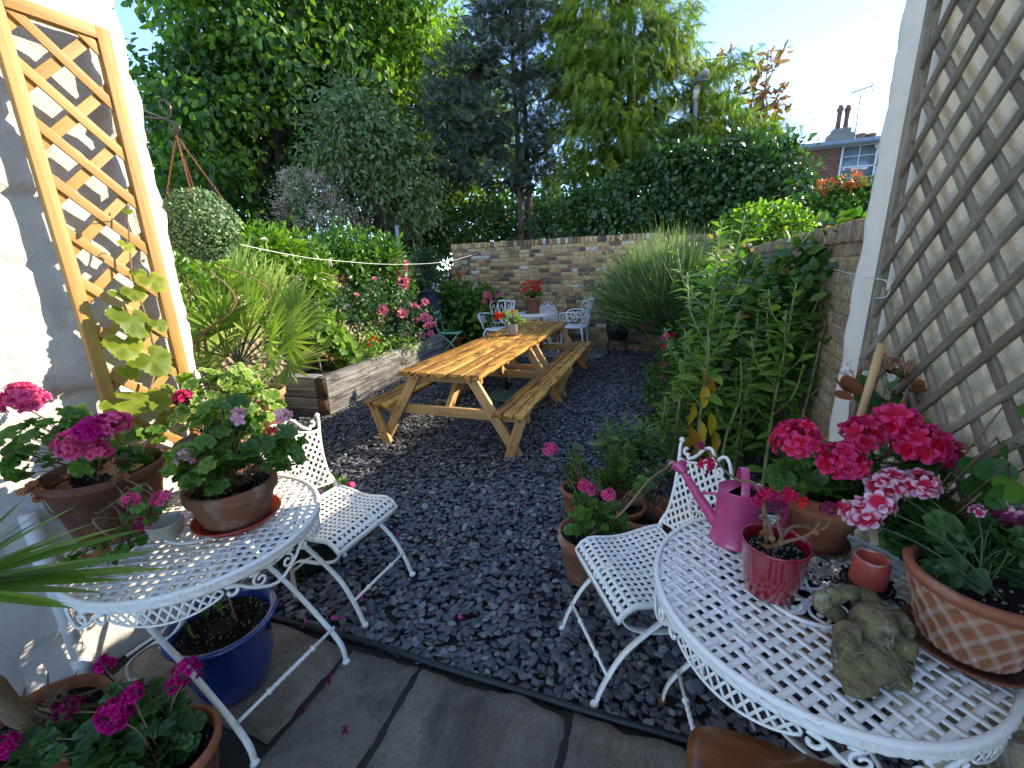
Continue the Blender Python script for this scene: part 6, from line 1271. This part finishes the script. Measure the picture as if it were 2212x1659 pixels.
for x, y, r_ in ((868, 611, 13), (876, 604, 9), (862, 618, 10), (875, 618, 9), (864, 591, 8), (853, 563, 9), (877, 568, 7), (875, 581, 8), (858, 590, 7), (809, 603, 6), (769, 639, 7), (827, 671, 14), (869, 680, 13), (880, 674, 6), (895, 662, 9), (918, 653, 10), (899, 696, 12), (918, 686, 12), (926, 690, 10), (921, 705, 9), (936, 703, 9), (881, 724, 10), (911, 724, 11), (930, 721, 9), (875, 722, 7), (905, 664, 5)):
    Y = 5.8 if x < 780 else (6.2 if x < 840 else (6.95 if x < 880 else 7.2)); c = py(x, y, Y); s = r_*1.95*kpx(Y); mb = MB(); N = nrm(np.array([.2, -.8, .35])+rng.normal(size=3)*.3)
    inst(mb, ROSE, c[None], rot_about(N[None]), np.array([s]), rng.random(1)); mb.build('rose_bloom', M['rosep'], t)
t = plant('bedding_plants', 'low green plants with small orange red flowers along the raised bed', 'plants', (-1.9, 5.9, .35)); fm, sm = MB(), MB()
crown(fm, [El(715, 740, 5.5, 40, 40, 160), El(745, 760, 5.6, 35, 25, 120)], IVYG, .11, per=8, sig=.12, shell=(.2, 1)); crown(fm, [El(800, 760, 5.9, 60, 18, 400), El(800, 735, 5.9, 30, 25, 260), El(870, 745, 6.6, 60, 14, 350)], SMALL, .04, per=12, sig=.08, shell=(.2, 1)); fm.build('foliage', M['sage'], t)
for x, y in ((800, 735), (818, 735), (806, 728), (797, 745)): mb = MB(); head(mb, py(x, y, 5.7), .01, 4, .045, FLO); mb.build('flower_head', M['redp'], t)
mb = MB(); c = pz(693, 805, .40); tube(mb, [c+[0, 0, -.1], c+[0, 0, .16]], .018, 10); o = mb.build('post', M['black'], None, True); m2 = MB(); tube(m2, [c+[0, 0, .16], c+[0, 0, .19]], .022, 10); o2 = m2.build('cap', plain('lime cap', (.35, .6, .08), .5)); o2.parent = o; o.name = 'garden_light'; tag(o, 'short dark garden light with a lime green cap in the raised bed corner', 'light')
# mint folding chair
t = thing('folding_chair', 'mint green slatted folding chair at the end of the raised bed', 'chair', (-1.12, 8.05, 0), R(-95)); fr = []
for s in (-1, 1):
    x = s*.20; mb = MB(); tube(mb, crom([[x, .20, 0], [x, .05, .25], [x, -.17, .48], [x, -.22, .62], [x, -.24, .86]], 5), .011, 6); mb.build('back_leg', M['mint'], t)
    x = s*.175; mb = MB(); tube(mb, [[x, -.22, 0], [x, .17, .45]], .011, 6); mb.build('front_leg', M['mint'], t)
for k in range(6): mb = MB(); box(mb, [0, -.17+k*.068, .455], (.40, .052, .014)); mb.build('seat_slat', M['mint'], t)
for z in (.70, .82): mb = MB(); box(mb, [0, -.235, z], (.40, .012, .075)); mb.build('back_slat', M['mint'], t)
mb = MB(); tube(mb, [[-.175, .05, .31], [.175, .05, .31]], .008, 6); mb.build('stretcher', M['mint'], t)
# dark covered barbecue and small table frame
c = py(935, 745, 8.6); t = thing('covered_barbecue', 'dark blue cover over a rounded barbecue behind the green folding chair', 'barbecue', (c[0]-.02, 8.6, 0)); mb = MB()
lathe(mb, [(.30, .02), (.33, .1), (.31, .4), (.34, .7), (.33, .95), (.24, 1.12), (.1, 1.18), (.01, 1.18)], (0, 0, 0), 40, 1, .8, wob=lambda a, z, q: .018*np.sin(a*7+z*4)*(q > .2)); mb.build('cover', M['navy'], t, True)
mb = MB(); lathe(mb, [(.27, 0), (.27, .03), (.2, .03)], (0, 0, 0), 24); mb.build('base', M['black'], t)
c = py(958, 690, 8.9); t = thing('wire_side_table', 'small white wire side table beside the covered barbecue', 'side table', (c[0], 8.9, 0)); mb = MB(); box(mb, [0, 0, .62], (.34, .3, .02)); mb.build('top', M['cast'], t)
for sx in (-1, 1):
    for sy in (-1, 1): mb = MB(); tube(mb, crom([[sx*.16, sy*.14, .62], [sx*.08, sy*.1, .3], [sx*.17, sy*.15, 0]], 4), .007, 5); mb.build('leg', M['cast'], t)
# hydrangea bush, pot
b = (py(1010, 740, 8.7)[0], 8.75, 0); t = plant('pink_hydrangea', 'round hydrangea bush with pink flower heads left of the white cast chair', 'shrub', b); fm, sm = MB(), MB()
crown(fm, [El(1010, 690, 8.5, 60, 50, 900), El(1045, 660, 8.6, 45, 35, 500), El(1060, 710, 8.4, 35, 40, 400), El(985, 650, 8.8, 40, 35, 500), El(1050, 740, 8.3, 30, 20, 250)], WIDE, .12, per=16, sig=.10, shell=(.7, 1)); fm.build('foliage', M['ger'], t)
woody(sm, b, [py(x, y, 8.6) for x, y in ((1000, 680), (1030, 670), (1050, 700), (980, 660))], .02); sm.build('stem', M['bark'], t, True)
for x, y, r_ in ((1052, 634, 9), (1056, 643, 10), (1064, 648, 8), (1076, 638, 8), (1083, 636, 6), (1045, 652, 7), (1042, 674, 8), (1028, 690, 5), (1044, 690, 6), (1050, 640, 7)): mb = MB(); head(mb, py(x, y, 8.2), r_*kpx(8.2)*.9, 12, .05); mb.build('flower_head', M['rosep'], t)
b = (py(985, 745, 8.4)[0]+.08, 8.4, 0); t = plant('terracotta_pot', 'dark terracotta pot in the shade under the pink hydrangea', 'plant pot', b); pot(t, b, .20, .33, 'terra', per=0)
# wall baskets
for k, (x, lb) in enumerate(((978, 'left of two small wicker baskets of white flowers on the brick pier'), (996, 'right of two small wicker baskets of white flowers on the brick pier'))):
    c = py(x, 589, 9.27); c[2] = 1.46; t = plant('flower_basket', lb, 'basket', c); mb = MB(); lathe(mb, [(.06, 0), (.075, .01), (.085, .11), (.08, .115), (.06, .02)], c, 40, wob=lambda a, z, q: .004*np.sin(a*12+np.round(z/.012)*PI)*(q > .065)); mb.build('basket', M['wicker'], t, True)
    mb = MB(); crown(mb, [(*c[:2], c[2]+.13, .08, .07, .04, 60)], SMALL, .03, per=6, sig=.02); mb.build('foliage', M['ivy'], t); mb = MB()
    P = c+np.array([0, 0, .16])+rng.normal(size=(14, 3))*[.05, .04, .02]; inst(mb, FLO, P, rot_about(nrm(rng.normal(size=(14, 3))+[0, -.6, 1])), np.full(14, .018), rng.random(14)); mb.build('flower_head', M['whitep'], t)
# ---------------------------------------------------------------- far furniture
t = plant('potted_geranium', 'brown pot of bright red geraniums on the far lattice table', 'potted plant', (.44, 8.20, .752)); b = (.44, 8.20, .765); pot(t, b, .165, .27, 'terraold', per=0); S0 = (b[0], b[1], 1.0); fm, sm = MB(), MB()
saucer('terracotta saucer under the pot of red geraniums on the far lattice table', (.44, 8.20, .752), .14, .02, 'terra')
foliage(fm, sm, [(b[0]+.04, b[1], 1.12, .17, .14, .09, 70)], GER, .07, S0); fm.build('foliage', M['ger'], t); sm.build('stem', M['stemg'], t)
for dx, dz, dy in ((-.15, .22, -.05), (-.07, .26, -.03), (.02, .25, 0), (.08, .20, -.06), (.05, .13, -.08), (-.1, .14, -.08), (.12, .12, -.05), (0, .18, -.1), (.13, .26, 0), (-.17, .1, 0)): mb = MB(); head(mb, (b[0]+dx, b[1]+dy, 1.06+dz), .045, 12, .045); mb.build('flower_head', M['redp'], t)
c = p0+pdir*2.15; b = (c[0]-.04, c[1], .762); t = plant('potted_geranium', 'small grey pot of red geranium on a terracotta saucer on the picnic table', 'potted plant', b); pot(t, b, .075, .13, 'greymetal', rb=.062, style='glazed', per=0); saucer('pale terracotta saucer under the small grey pot', (b[0], b[1], .742), .098, .02, 'terrapale')
fm, sm = MB(), MB(); S0 = (b[0], b[1], .87); foliage(fm, sm, [(b[0]-.02, b[1], .98, .13, .11, .10, 90), (b[0]+.1, b[1], .93, .08, .06, .05, 20)], GER, .04, S0); fm.build('foliage', M['gerv'], t); sm.build('stem', M['stemg'], t)
for x, y, r_ in ((1106, 676, 7), (1076, 680, 8), (1083, 682, 7), (1072, 688, 6)): mb = MB(); head(mb, py(x, y, b[1]), r_*kpx(b[1])*.8, 12, .04); mb.build('flower_head', M['redp'], t)
def cast_chair(label, loc, rz):
    t = thing('cast_iron_armchair', label, 'chair', loc, rz, 'ornate white cast iron armchairs'); mb = MB()
    lathe(mb, [(.20, .415), (.225, .42), (.225, .435), (.20, .44), (.01, .44)], n=28, wob=lambda a, z, q: .006*np.sin(a*16)*(q > .15)); mb.build('seat', M['cast'], t, True)
    bk = lambda a, z: np.array([.25*math.sin(a)*(1+.25*(z-.44)), -.22*math.cos(a)-.20*(z-.44)*math.cos(a), z]); mb = MB()
    for k in range(4):
        a0 = R(-42+28*k); w = R(12.5)
        P = [bk(a0+w*x, z) for x, z in ((0, .50), (-.55, .60), (-.9, .72), (-.95, .82), (-.45, .875), (0, .84), (.45, .875), (.95, .82), (.9, .72), (.55, .60), (0, .50))]; tube(mb, crom(P, 4), .0085, 6)
        P = [bk(a0+w*x, z) for x, z in ((0, .80), (-.45, .72), (0, .64), (.45, .72), (0, .80))]; tube(mb, crom(P, 4), .007, 5)
        P = [bk(a0+w*x, z) for x, z in ((-.5, .44), (-.6, .52), (0, .56), (.6, .52), (.5, .44))]; tube(mb, crom(P, 4), .008, 5)
    tube(mb, [bk(a, .87-.03*abs(a)) for a in np.linspace(R(-54), R(54), 12)], .009, 6); tube(mb, [bk(a, .50) for a in np.linspace(R(-56), R(56), 12)], .009, 6); mb.build('backrest', M['cast'], t, True)
    for s in (-1, 1):
        mb = MB(); tube(mb, crom([bk(s*R(56), .66), [s*.30, -.02, .68], [s*.29, .14, .67], [s*.25, .20, .62], [s*.21, .17, .52], [s*.20, .15, .44]], 5), .011, 6)
        for k in range(3): c = np.array([s*.285, -.08+.09*k, .60]); P = [c+[0, .035*math.cos(a), .045*math.sin(a)] for a in np.linspace(0, 2*PI, 13)[:-1]]; tube(mb, P, .007, 5, closed=True)
        tube(mb, [[s*.24, -.12, .54], [s*.26, .14, .54]], .007, 5); mb.build('arm', M['cast'], t, True)
        for y in (-.14, .14):
            mb = MB(); sg = 1 if y > 0 else -1; tube(mb, crom([[s*.15, y, .43], [s*.19, y+sg*.03, .34], [s*.17, y+sg*.04, .2], [s*.19, y+sg*.08, .05], [s*.21, y+sg*.10, .0]], 5), .014, 7, np.linspace(1.5, .8, 21)); mb.build('leg', M['cast'], t, True)
    for s in (-1, 1):
        mb = MB(); P = [[s*.02, .20, .42], [s*.10, .21, .36], [s*.03, .22, .30], [s*.12, .21, .40]]; tube(mb, crom(P, 4), .008, 5); mb.build('apron_scroll', M['cast'], t, True)
    return t
KA = cast_chair('ornate white cast iron armchair left of the far table beside the hydrangea', (-.22, 7.95, .03), R(-160+180+10)); KB = copy_tree(KA); KB.scale = (1.12, 1.12, 1.12); KB.location = (1.20, 7.98, .03); KB.rotation_euler = (0, 0, R(68)); tag(KB, 'ornate white cast iron armchair right of the far table near the dark stove')
KA.rotation_euler = (0, 0, R(-205)); KA.scale = (1.12, 1.12, 1.12)
# chimenea
c = np.array([py(1325, 740, 8.05)[0], 7.75, 0]); t = plant('chimenea', 'dark clay chimenea on an iron stand half hidden behind the lavender', 'stove', c); mb = MB()
lathe(mb, [(.10, .27), (.18, .33), (.215, .48), (.19, .66), (.13, .80), (.085, .92), (.08, 1.18), (.11, 1.20), (.11, 1.24), (.07, 1.24)], c, 32); mb.build('body', M['chimenea'], t, True)
mb = MB(); tube(mb, [c+[.17*math.cos(a), .17*math.sin(a), .28] for a in np.linspace(0, 2*PI, 20)[:-1]], .012, 6, closed=True); mb.build('stand_ring', M['black'], t)
for k in range(4): a = k*PI/2+.6; mb = MB(); tube(mb, crom([c+[.17*math.cos(a), .17*math.sin(a), .28], c+[.24*math.cos(a), .24*math.sin(a), .15], c+[.2*math.cos(a), .2*math.sin(a), 0]], 4), .012, 6); mb.build('leg', M['black'], t)
mb = MB(); ball(mb, c+[-.06, -.235, .50], .09, 10, 1, None, None, 1, .3); mb.build('mouth', M['black'], t, True)
# ---------------------------------------------------------------- right side planting
LAVT = blade_t(.015, .16)
b = np.array([2.62, 6.75, .0]); t = plant('lavender_bush', 'huge wispy lavender bush leaning out over the slate before the brick wall', 'shrub', b); mb = MB(); n = 9500
root = b+np.array([-.1, 0, .62]); th = rng.uniform(-1.3, 1.0, n); ph = rng.uniform(0, 2*PI, n); D = nrm(np.stack([np.sin(th)*1.05-.26, rng.normal(0, .5, n), np.cos(th)*.9+.16], 1)); L = rng.uniform(.5, 1.42, n)*(.82+.38*(D[:, 2])); r0 = root+D*rng.uniform(.05, .45, (n, 1))*.6+rng.normal(size=(n, 3))*[.16, .14, .08]
inst(mb, LAVT, r0, frames(D, rng.normal(size=(n, 3))), np.stack([np.full(n, .9), L*.82, L*.9], 1), np.clip(.35+D[:, 2]*.25+rng.normal(0, .18, n), 0, 1)); mb.build('foliage', M['lav'], t)
mb = MB(); m = 1500; idx = rng.choice(n, m, False); tips = r0[idx]+D[idx]*(L[idx]*.82)[:, None]-np.array([0, 0, 1])*(.10*L[idx])[:, None]; inst(mb, SMALL, tips, frames(D[idx], rng.normal(size=(m, 3))), np.stack([np.full(m, .016), np.full(m, .07), np.full(m, .016)], 1), np.full(m, 1.)); mb.build('flower_spikes', M['lav'], t)
sm = MB(); woody(sm, b, [root+rng.normal(size=3)*.15 for _ in range(14)], .02); sm.build('stem', M['bark'], t, True)
Mz = R(-20); q = np.array
E_ = [(1.72, 4.35, .36, .34, .40, .36, 2600), (1.56, 3.75, .36, .32, .42, .36, 2600), (1.95, 3.9, .38, .4, .6, .36, 2000), (1.75, 3.3, .30, .34, .34, .32, 1600), (1.9, 4.8, .38, .32, .32, .36, 1200)]
bush('box_hedge', 'low clipped box hedge at the foot of the ivy on the right', 'hedge', (1.7, 3.9, 0), E_, SMALL, .030, 'box', per=60, sig=.05, shell=(.85, 1.0), up=.4)
E_ = [(2.25, 4.1, 1.10, .42, .55, .42, 1600), (2.5, 4.8, 1.2, .45, .6, .42, 1500), (2.0, 3.4, 1.15, .38, .5, .42, 1500), (2.75, 5.5, 1.15, .45, .5, .5, 1200), (2.1, 3.9, .65, .42, .7, .40, 1300), (1.95, 2.95, 1.25, .22, .35, .42, 700), (2.35, 4.7, .6, .4, .6, .4, 700), (2.45, 5.3, .5, .4, .5, .5, 700)]
bush('wall_shrub', 'thick leafy climber covering the side wall behind the tall stems', 'climber', (2.3, 4.1, 0), E_, WIDE, .082, 'ivy2', per=20, sig=.13, shell=(.6, 1.0), up=.5, r0=.02)
E_ = [(2.02, 2.80, 1.68, .16, .28, .16, 120), (2.0, 2.9, 1.35, .16, .3, .25, 150)]
bush('kiwi_vine', 'big round leaved climber on top of the side wall next to the cream house', 'climber', (2.0, 2.8, 0), E_, ROUNDL, .072, 'ivy2', per=10, sig=.12, shell=(.4, 1.0), r0=.010)
def tall_stem(label, base, top, n, L, mat='sage', yellow=0, r0=.0115, shoots=6, spread=1.0):
    t = plant('tall_perennial', label, 'plant', base, group='tall leafy flower stems'); fm, sm, ym = MB(), MB(), MB(); base = np.array(base, float); top = np.array(top, float)
    P = crom([base, base*.6+top*.4+rng.normal(size=3)*.02, base*.25+top*.75+rng.normal(size=3)*.02, top], 8); tube(sm, P, r0, 7, np.linspace(1.2, .35, len(P)))
    def leaves(P, n, L, f0=.0, f1=1.0, y=0):
        H = len(P)-1
        for k in range(n):
            f = f0+(f1-f0)*k/n; i = f*H; p = P[int(i)]*(1-i % 1)+P[min(int(i)+1, H)]*(i % 1); a = k*1.57+rng.normal()*.3
            for s in (0, PI):
                d = np.array([math.cos(a+s), math.sin(a+s), rng.uniform(-.1, .5)+f*.6]); ll = L*(1.15-.7*f**2)*rng.uniform(.75, 1.2)
                if f < y and rng.random() < .7: inst(ym, LANCE, p[None], frames(nrm(d*[.6, .6, 1]-[0, 0, 1.5])[None], rng.normal(size=(1, 3))), np.array([[ll*2.4, ll*1.3, ll]]), rng.random(1))
                else: inst(fm, LANCE, p[None], frames(nrm(d)[None], nrm(np.array([0, 0, 1.])+rng.normal(size=3)*.3)[None]), np.array([[ll*2.3, ll*1.15, ll]]), rng.random(1))
    leaves(P, n, L, .05, 1.0, yellow)
    for k in range(shoots):
        f = .25+.55*k/shoots; p = P[int(f*(len(P)-1))]; a = k*2.4+rng.normal()*.3; ln = np.linalg.norm(top-base)*.26*rng.uniform(.6, 1.1)*spread; tp = p+np.array([math.cos(a)*.55, math.sin(a)*.4, .95])*ln; Q = crom([p, (p+tp)/2+np.array([math.cos(a), math.sin(a), -.2])*ln*.12, tp], 6); tube(sm, Q, r0*.45, 5); leaves(Q, 7, L*.65, .15)
    fm.build('foliage', M[mat], t)
    if ym.n: ym.build('yellow_leaves', M['yellow'], t)
    sm.build('stem', M['palestem'], t, True); return t
YL = ((1525, 830), (1497, 868), (1535, 890), (1508, 935), (1538, 965), (1520, 800), (1490, 920), (1700, 905), (1770, 900), (1545, 930))
TS = [('tallest leafy stem with yellowing lower leaves behind the right lattice chair', 1555, 495, 2.85, 24, .15, .30, 12), ('tall leafy stem beside the side wall and the hydrangea', 1722, 600, 2.65, 22, .15, .12, 10), ('short leafy stem between the two tall ones', 1600, 770, 2.75, 13, .13, .1, 3), ('thin leafy stem in front of the ivy left of the tallest one', 1480, 720, 3.0, 14, .13, 0, 5), ('low leafy stem at the left edge of the box hedge', 1440, 860, 3.0, 10, .12, 0, 4), ('leafy stem right behind the tallest one', 1640, 640, 2.95, 16, .13, .1, 5), ('leafy stem leaning against the weathered wall', 1775, 720, 2.6, 12, .12, .1, 3)]
for lb, x, y, Y, n, L, yl, sh in TS: tp = py(x, y, Y); tall_stem(lb, (tp[0]-.02, Y+.02, 0), tp, n, L, yellow=yl, shoots=sh)
ym = MB(); tt_ = bpy.data.objects['tall_perennial']
for x, y in YL:
    c = py(x, y, 2.8); inst(ym, LEAF, c[None], frames(nrm(np.array([[rng.normal()*.25, -.3, -1]])), nrm(np.array([[rng.normal()*.5, -1, .2]]))), np.array([[.15, .17, .15]]), rng.random(1))
o_ = ym.build('yellow_leaves', M['yellow']); o_.location = -Vector(tt_.location); o_.parent = tt_
for k, (x, y, Y) in enumerate(((1310, 905, 2.75), (1350, 900, 2.8), (1385, 910, 2.7), (1400, 930, 2.65), (1340, 940, 2.6), (1430, 950, 2.6), (1375, 900, 2.9))):
    tp = py(x, y, Y); lbs = ('leftmost', 'second', 'middle upright', 'rightward', 'low front', 'outer right', 'rear')
    o = tall_stem(lbs[k]+' grey green sage stem behind the rosemary pots', (.78+rng.normal()*.06, 2.68, 0), tp, 12, .12, mat='sage2', shoots=3, r0=.005, spread=1.6); o['group'] = 'grey green sage stems'; o.name = 'sage_plant'
# crimson rose and small rose
t = plant('crimson_rose', 'small rose with crimson blooms at the left edge of the right hand planting', 'shrub', (2.15, 5.6, 0)); sm, fm = MB(), MB()
for x, y, r_ in ((1440, 730, 9), (1445, 745, 10), (1438, 752, 9), (1450, 765, 9), (1436, 790, 9), (1430, 800, 9), (1442, 798, 7), (1460, 783, 6), (1432, 812, 7), (1384, 702, 5), (1450, 722, 7)):
    c = py(x, y, 5.3); mb = MB(); inst(mb, ROSE, c[None], rot_about(nrm(rng.normal(size=(1, 3))+[[-.5, -1, .3]])), np.array([r_*2.4*kpx(5.3)]), rng.random(1)); mb.build('rose_bloom', M['cerise'], t); tube(sm, crom([(2.15, 5.6, .0), c*.6+np.array((2.15, 5.6, .2))*.4, c], 4), .005, 4)
crown(fm, [El(1450, 770, 5.5, 35, 60, 300)], WIDE, .05, per=8, sig=.1, shell=(.2, 1)); fm.build('foliage', M['rosel'], t); sm.build('stem', M['stem'], t)
for x, y, lb in ((1358, 812, 'red petal alone on the slate midway to the far slabs'), (1384, 882, 'farther of two red petals near the box hedge'), (1397, 899, 'nearer of two red petals near the box hedge')): c = pz(x, y, .03); mb = MB(); head(mb, c, .004, 2, .03, (PETAL[0], PETAL[1], PETAL[2]), hemi=.3); tag(mb.build('fallen_petal', M['redp']), lb, 'petal', 'red petals on the slate')
mb = MB(); tube(mb, [pz(1560, 1030, .0)+[.1, 0, 0], py(1610, 870, 2.9)+[.05, 0, .15]], .008, 6); tag(mb.build('garden_stake', M['stem']), 'thin brown stake leaning among the tall leafy stems', 'stake')
# ---------------------------------------------------------------- hanging ball, bracket, washing lines
hk = py(378, 283, 2.45); bc = py(435, 487, 2.45); hk[0] = bc[0]+(hk[0]-bc[0]); r_ = 65*2.5/F_PX; t = plant('hanging_topiary_ball', 'round artificial box ball hanging on rusty chains from the wall bracket', 'hanging plant', bc)
top = np.array([bc[0]*.5+hk[0]*.5-.03, 2.45, hk[2]]); mb = MB(); n = 5200; u = nrm(rng.normal(size=(n, 3))); rr = r_*(.93+.09*rng.random((n, 1))+.05*vn(u[:, 0]*2+5, u[:, 2]*2+u[:, 1])[:, None]+(rng.random((n, 1)) < .03)*.06); inst(mb, SMALL, bc+u*rr, frames(nrm(rng.normal(size=(n, 3))+u*.2), u+rng.normal(size=(n, 3))*.5), rng.uniform(.012, .021, n), rng.random(n)); mb.build('foliage', M['topiary'], t); mb = MB(); ball(mb, bc, r_*.93, 14); mb.build('core', M['ivy'], t)
hook = hk+np.array([.0, 0, -.02])
for k in range(4):
    a = k*PI/2+.5; e = bc+np.array([math.cos(a)*r_*.75, math.sin(a)*r_*.75, r_*.66]); mb = MB(); N_ = 26
    for i in range(N_):
        p = hook*(1-(i+.5)/N_)+e*(i+.5)/N_; d = nrm(e-hook); s = nrm(np.cross(d, (0, 1, 0) if i % 2 else (1, .3, 0))); L = np.linalg.norm(e-hook)/N_*.72; P = [p+d*L*math.cos(x)+s*L*.45*math.sin(x) for x in np.linspace(0, 2*PI, 9)[:-1]]; tube(mb, P, .0013, 4, closed=True)
    mb.build('chain', M['chain'], t)
mb = MB(); tube(mb, crom([hook+[0, 0, -.01], hook+[.012, 0, .012], hook+[.004, 0, .03], hook+[-.012, 0, .024]], 4), .003, 6); mb.build('hook', M['chain'], t)
m0 = oL-nL*.40+wL*.02; t = plant('hanging_bracket', 'dark wrought iron scroll bracket fixed to the corner of the white house', 'bracket', m0); mb = MB(); z1, z2 = py(315, 200, 2.25)[2], py(325, 240, 2.25)[2]
A1, A2 = np.array([*m0[:2], z1]), np.array([*m0[:2], z2]); jn = hook+[-.03, -.02, .07]; tube(mb, crom([A1, A1*.5+jn*.5, jn, hook+[.02, 0, .045], hook+[.018, 0, .015], hook+[-.005, 0, .005], hook+[-.02, 0, .03], hook+[-.01, 0, .05]], 6), .006, 7); mb.build('upper_arm', M['iron'], t, True)
mb = MB(); tube(mb, crom([A2, jn, hook+[.0, 0, .12], hook+[-.015, 0, .155], hook+[-.045, 0, .15], hook+[-.045, 0, .115]], 6), .006, 7); mb.build('lower_arm', M['iron'], t, True); mb = MB(); box(mb, (A1+A2)/2, (.03, .01, .3), np.array([nL, wL, [0, 0, 1]]).T); mb.build('wall_plate', M['iron'], t)
P = crom([py(350, 505, 2.3), py(500, 525, 2.9), py(620, 549, 3.5), py(712, 562, 4.0), py(860, 571, 5.4), py(975, 563, 7.2), py(1064, 536, 9.2)], 8); mb = MB(); tube(mb, P, .0026, 5); o = mb.build('washing_line', M['rope']); tag(o, 'white washing line strung from the white house to the brick wall', 'washing line')
c = py(712, 562, 4.0); t = plant('clothes_peg', 'single pale clothes peg clipped on the washing line', 'peg', c); mb = MB(); beam(mb, c+[-.006, 0, .012], c+[-.010, 0, -.06], .010, .007, up=(0, 1, 0)); mb.build('peg_half', M['perlite'], t); mb = MB(); beam(mb, c+[.006, 0, .012], c+[.012, 0, -.06], .010, .007, up=(0, 1, 0)); mb.build('peg_half', M['perlite'], t)
mb = MB(); P = crom([py(1745, 572, 3.0), py(1800, 582, 2.6), py(1860, 596, 2.1), py(1905, 604, 1.66), py(1915, 608, 1.64)], 6); tube(mb, P, .002, 4); P = crom([py(1912, 604, 1.62), py(1922, 622, 1.6), py(1915, 640, 1.6), py(1893, 644, 1.62)], 5); tube(mb, P, .0018, 4); tag(mb.build('wall_string', M['rope']), 'thin white string tied from the side wall to the weathered trellis', 'string')
for o in list(bpy.data.objects):
    if '_o' in o: del o['_o']
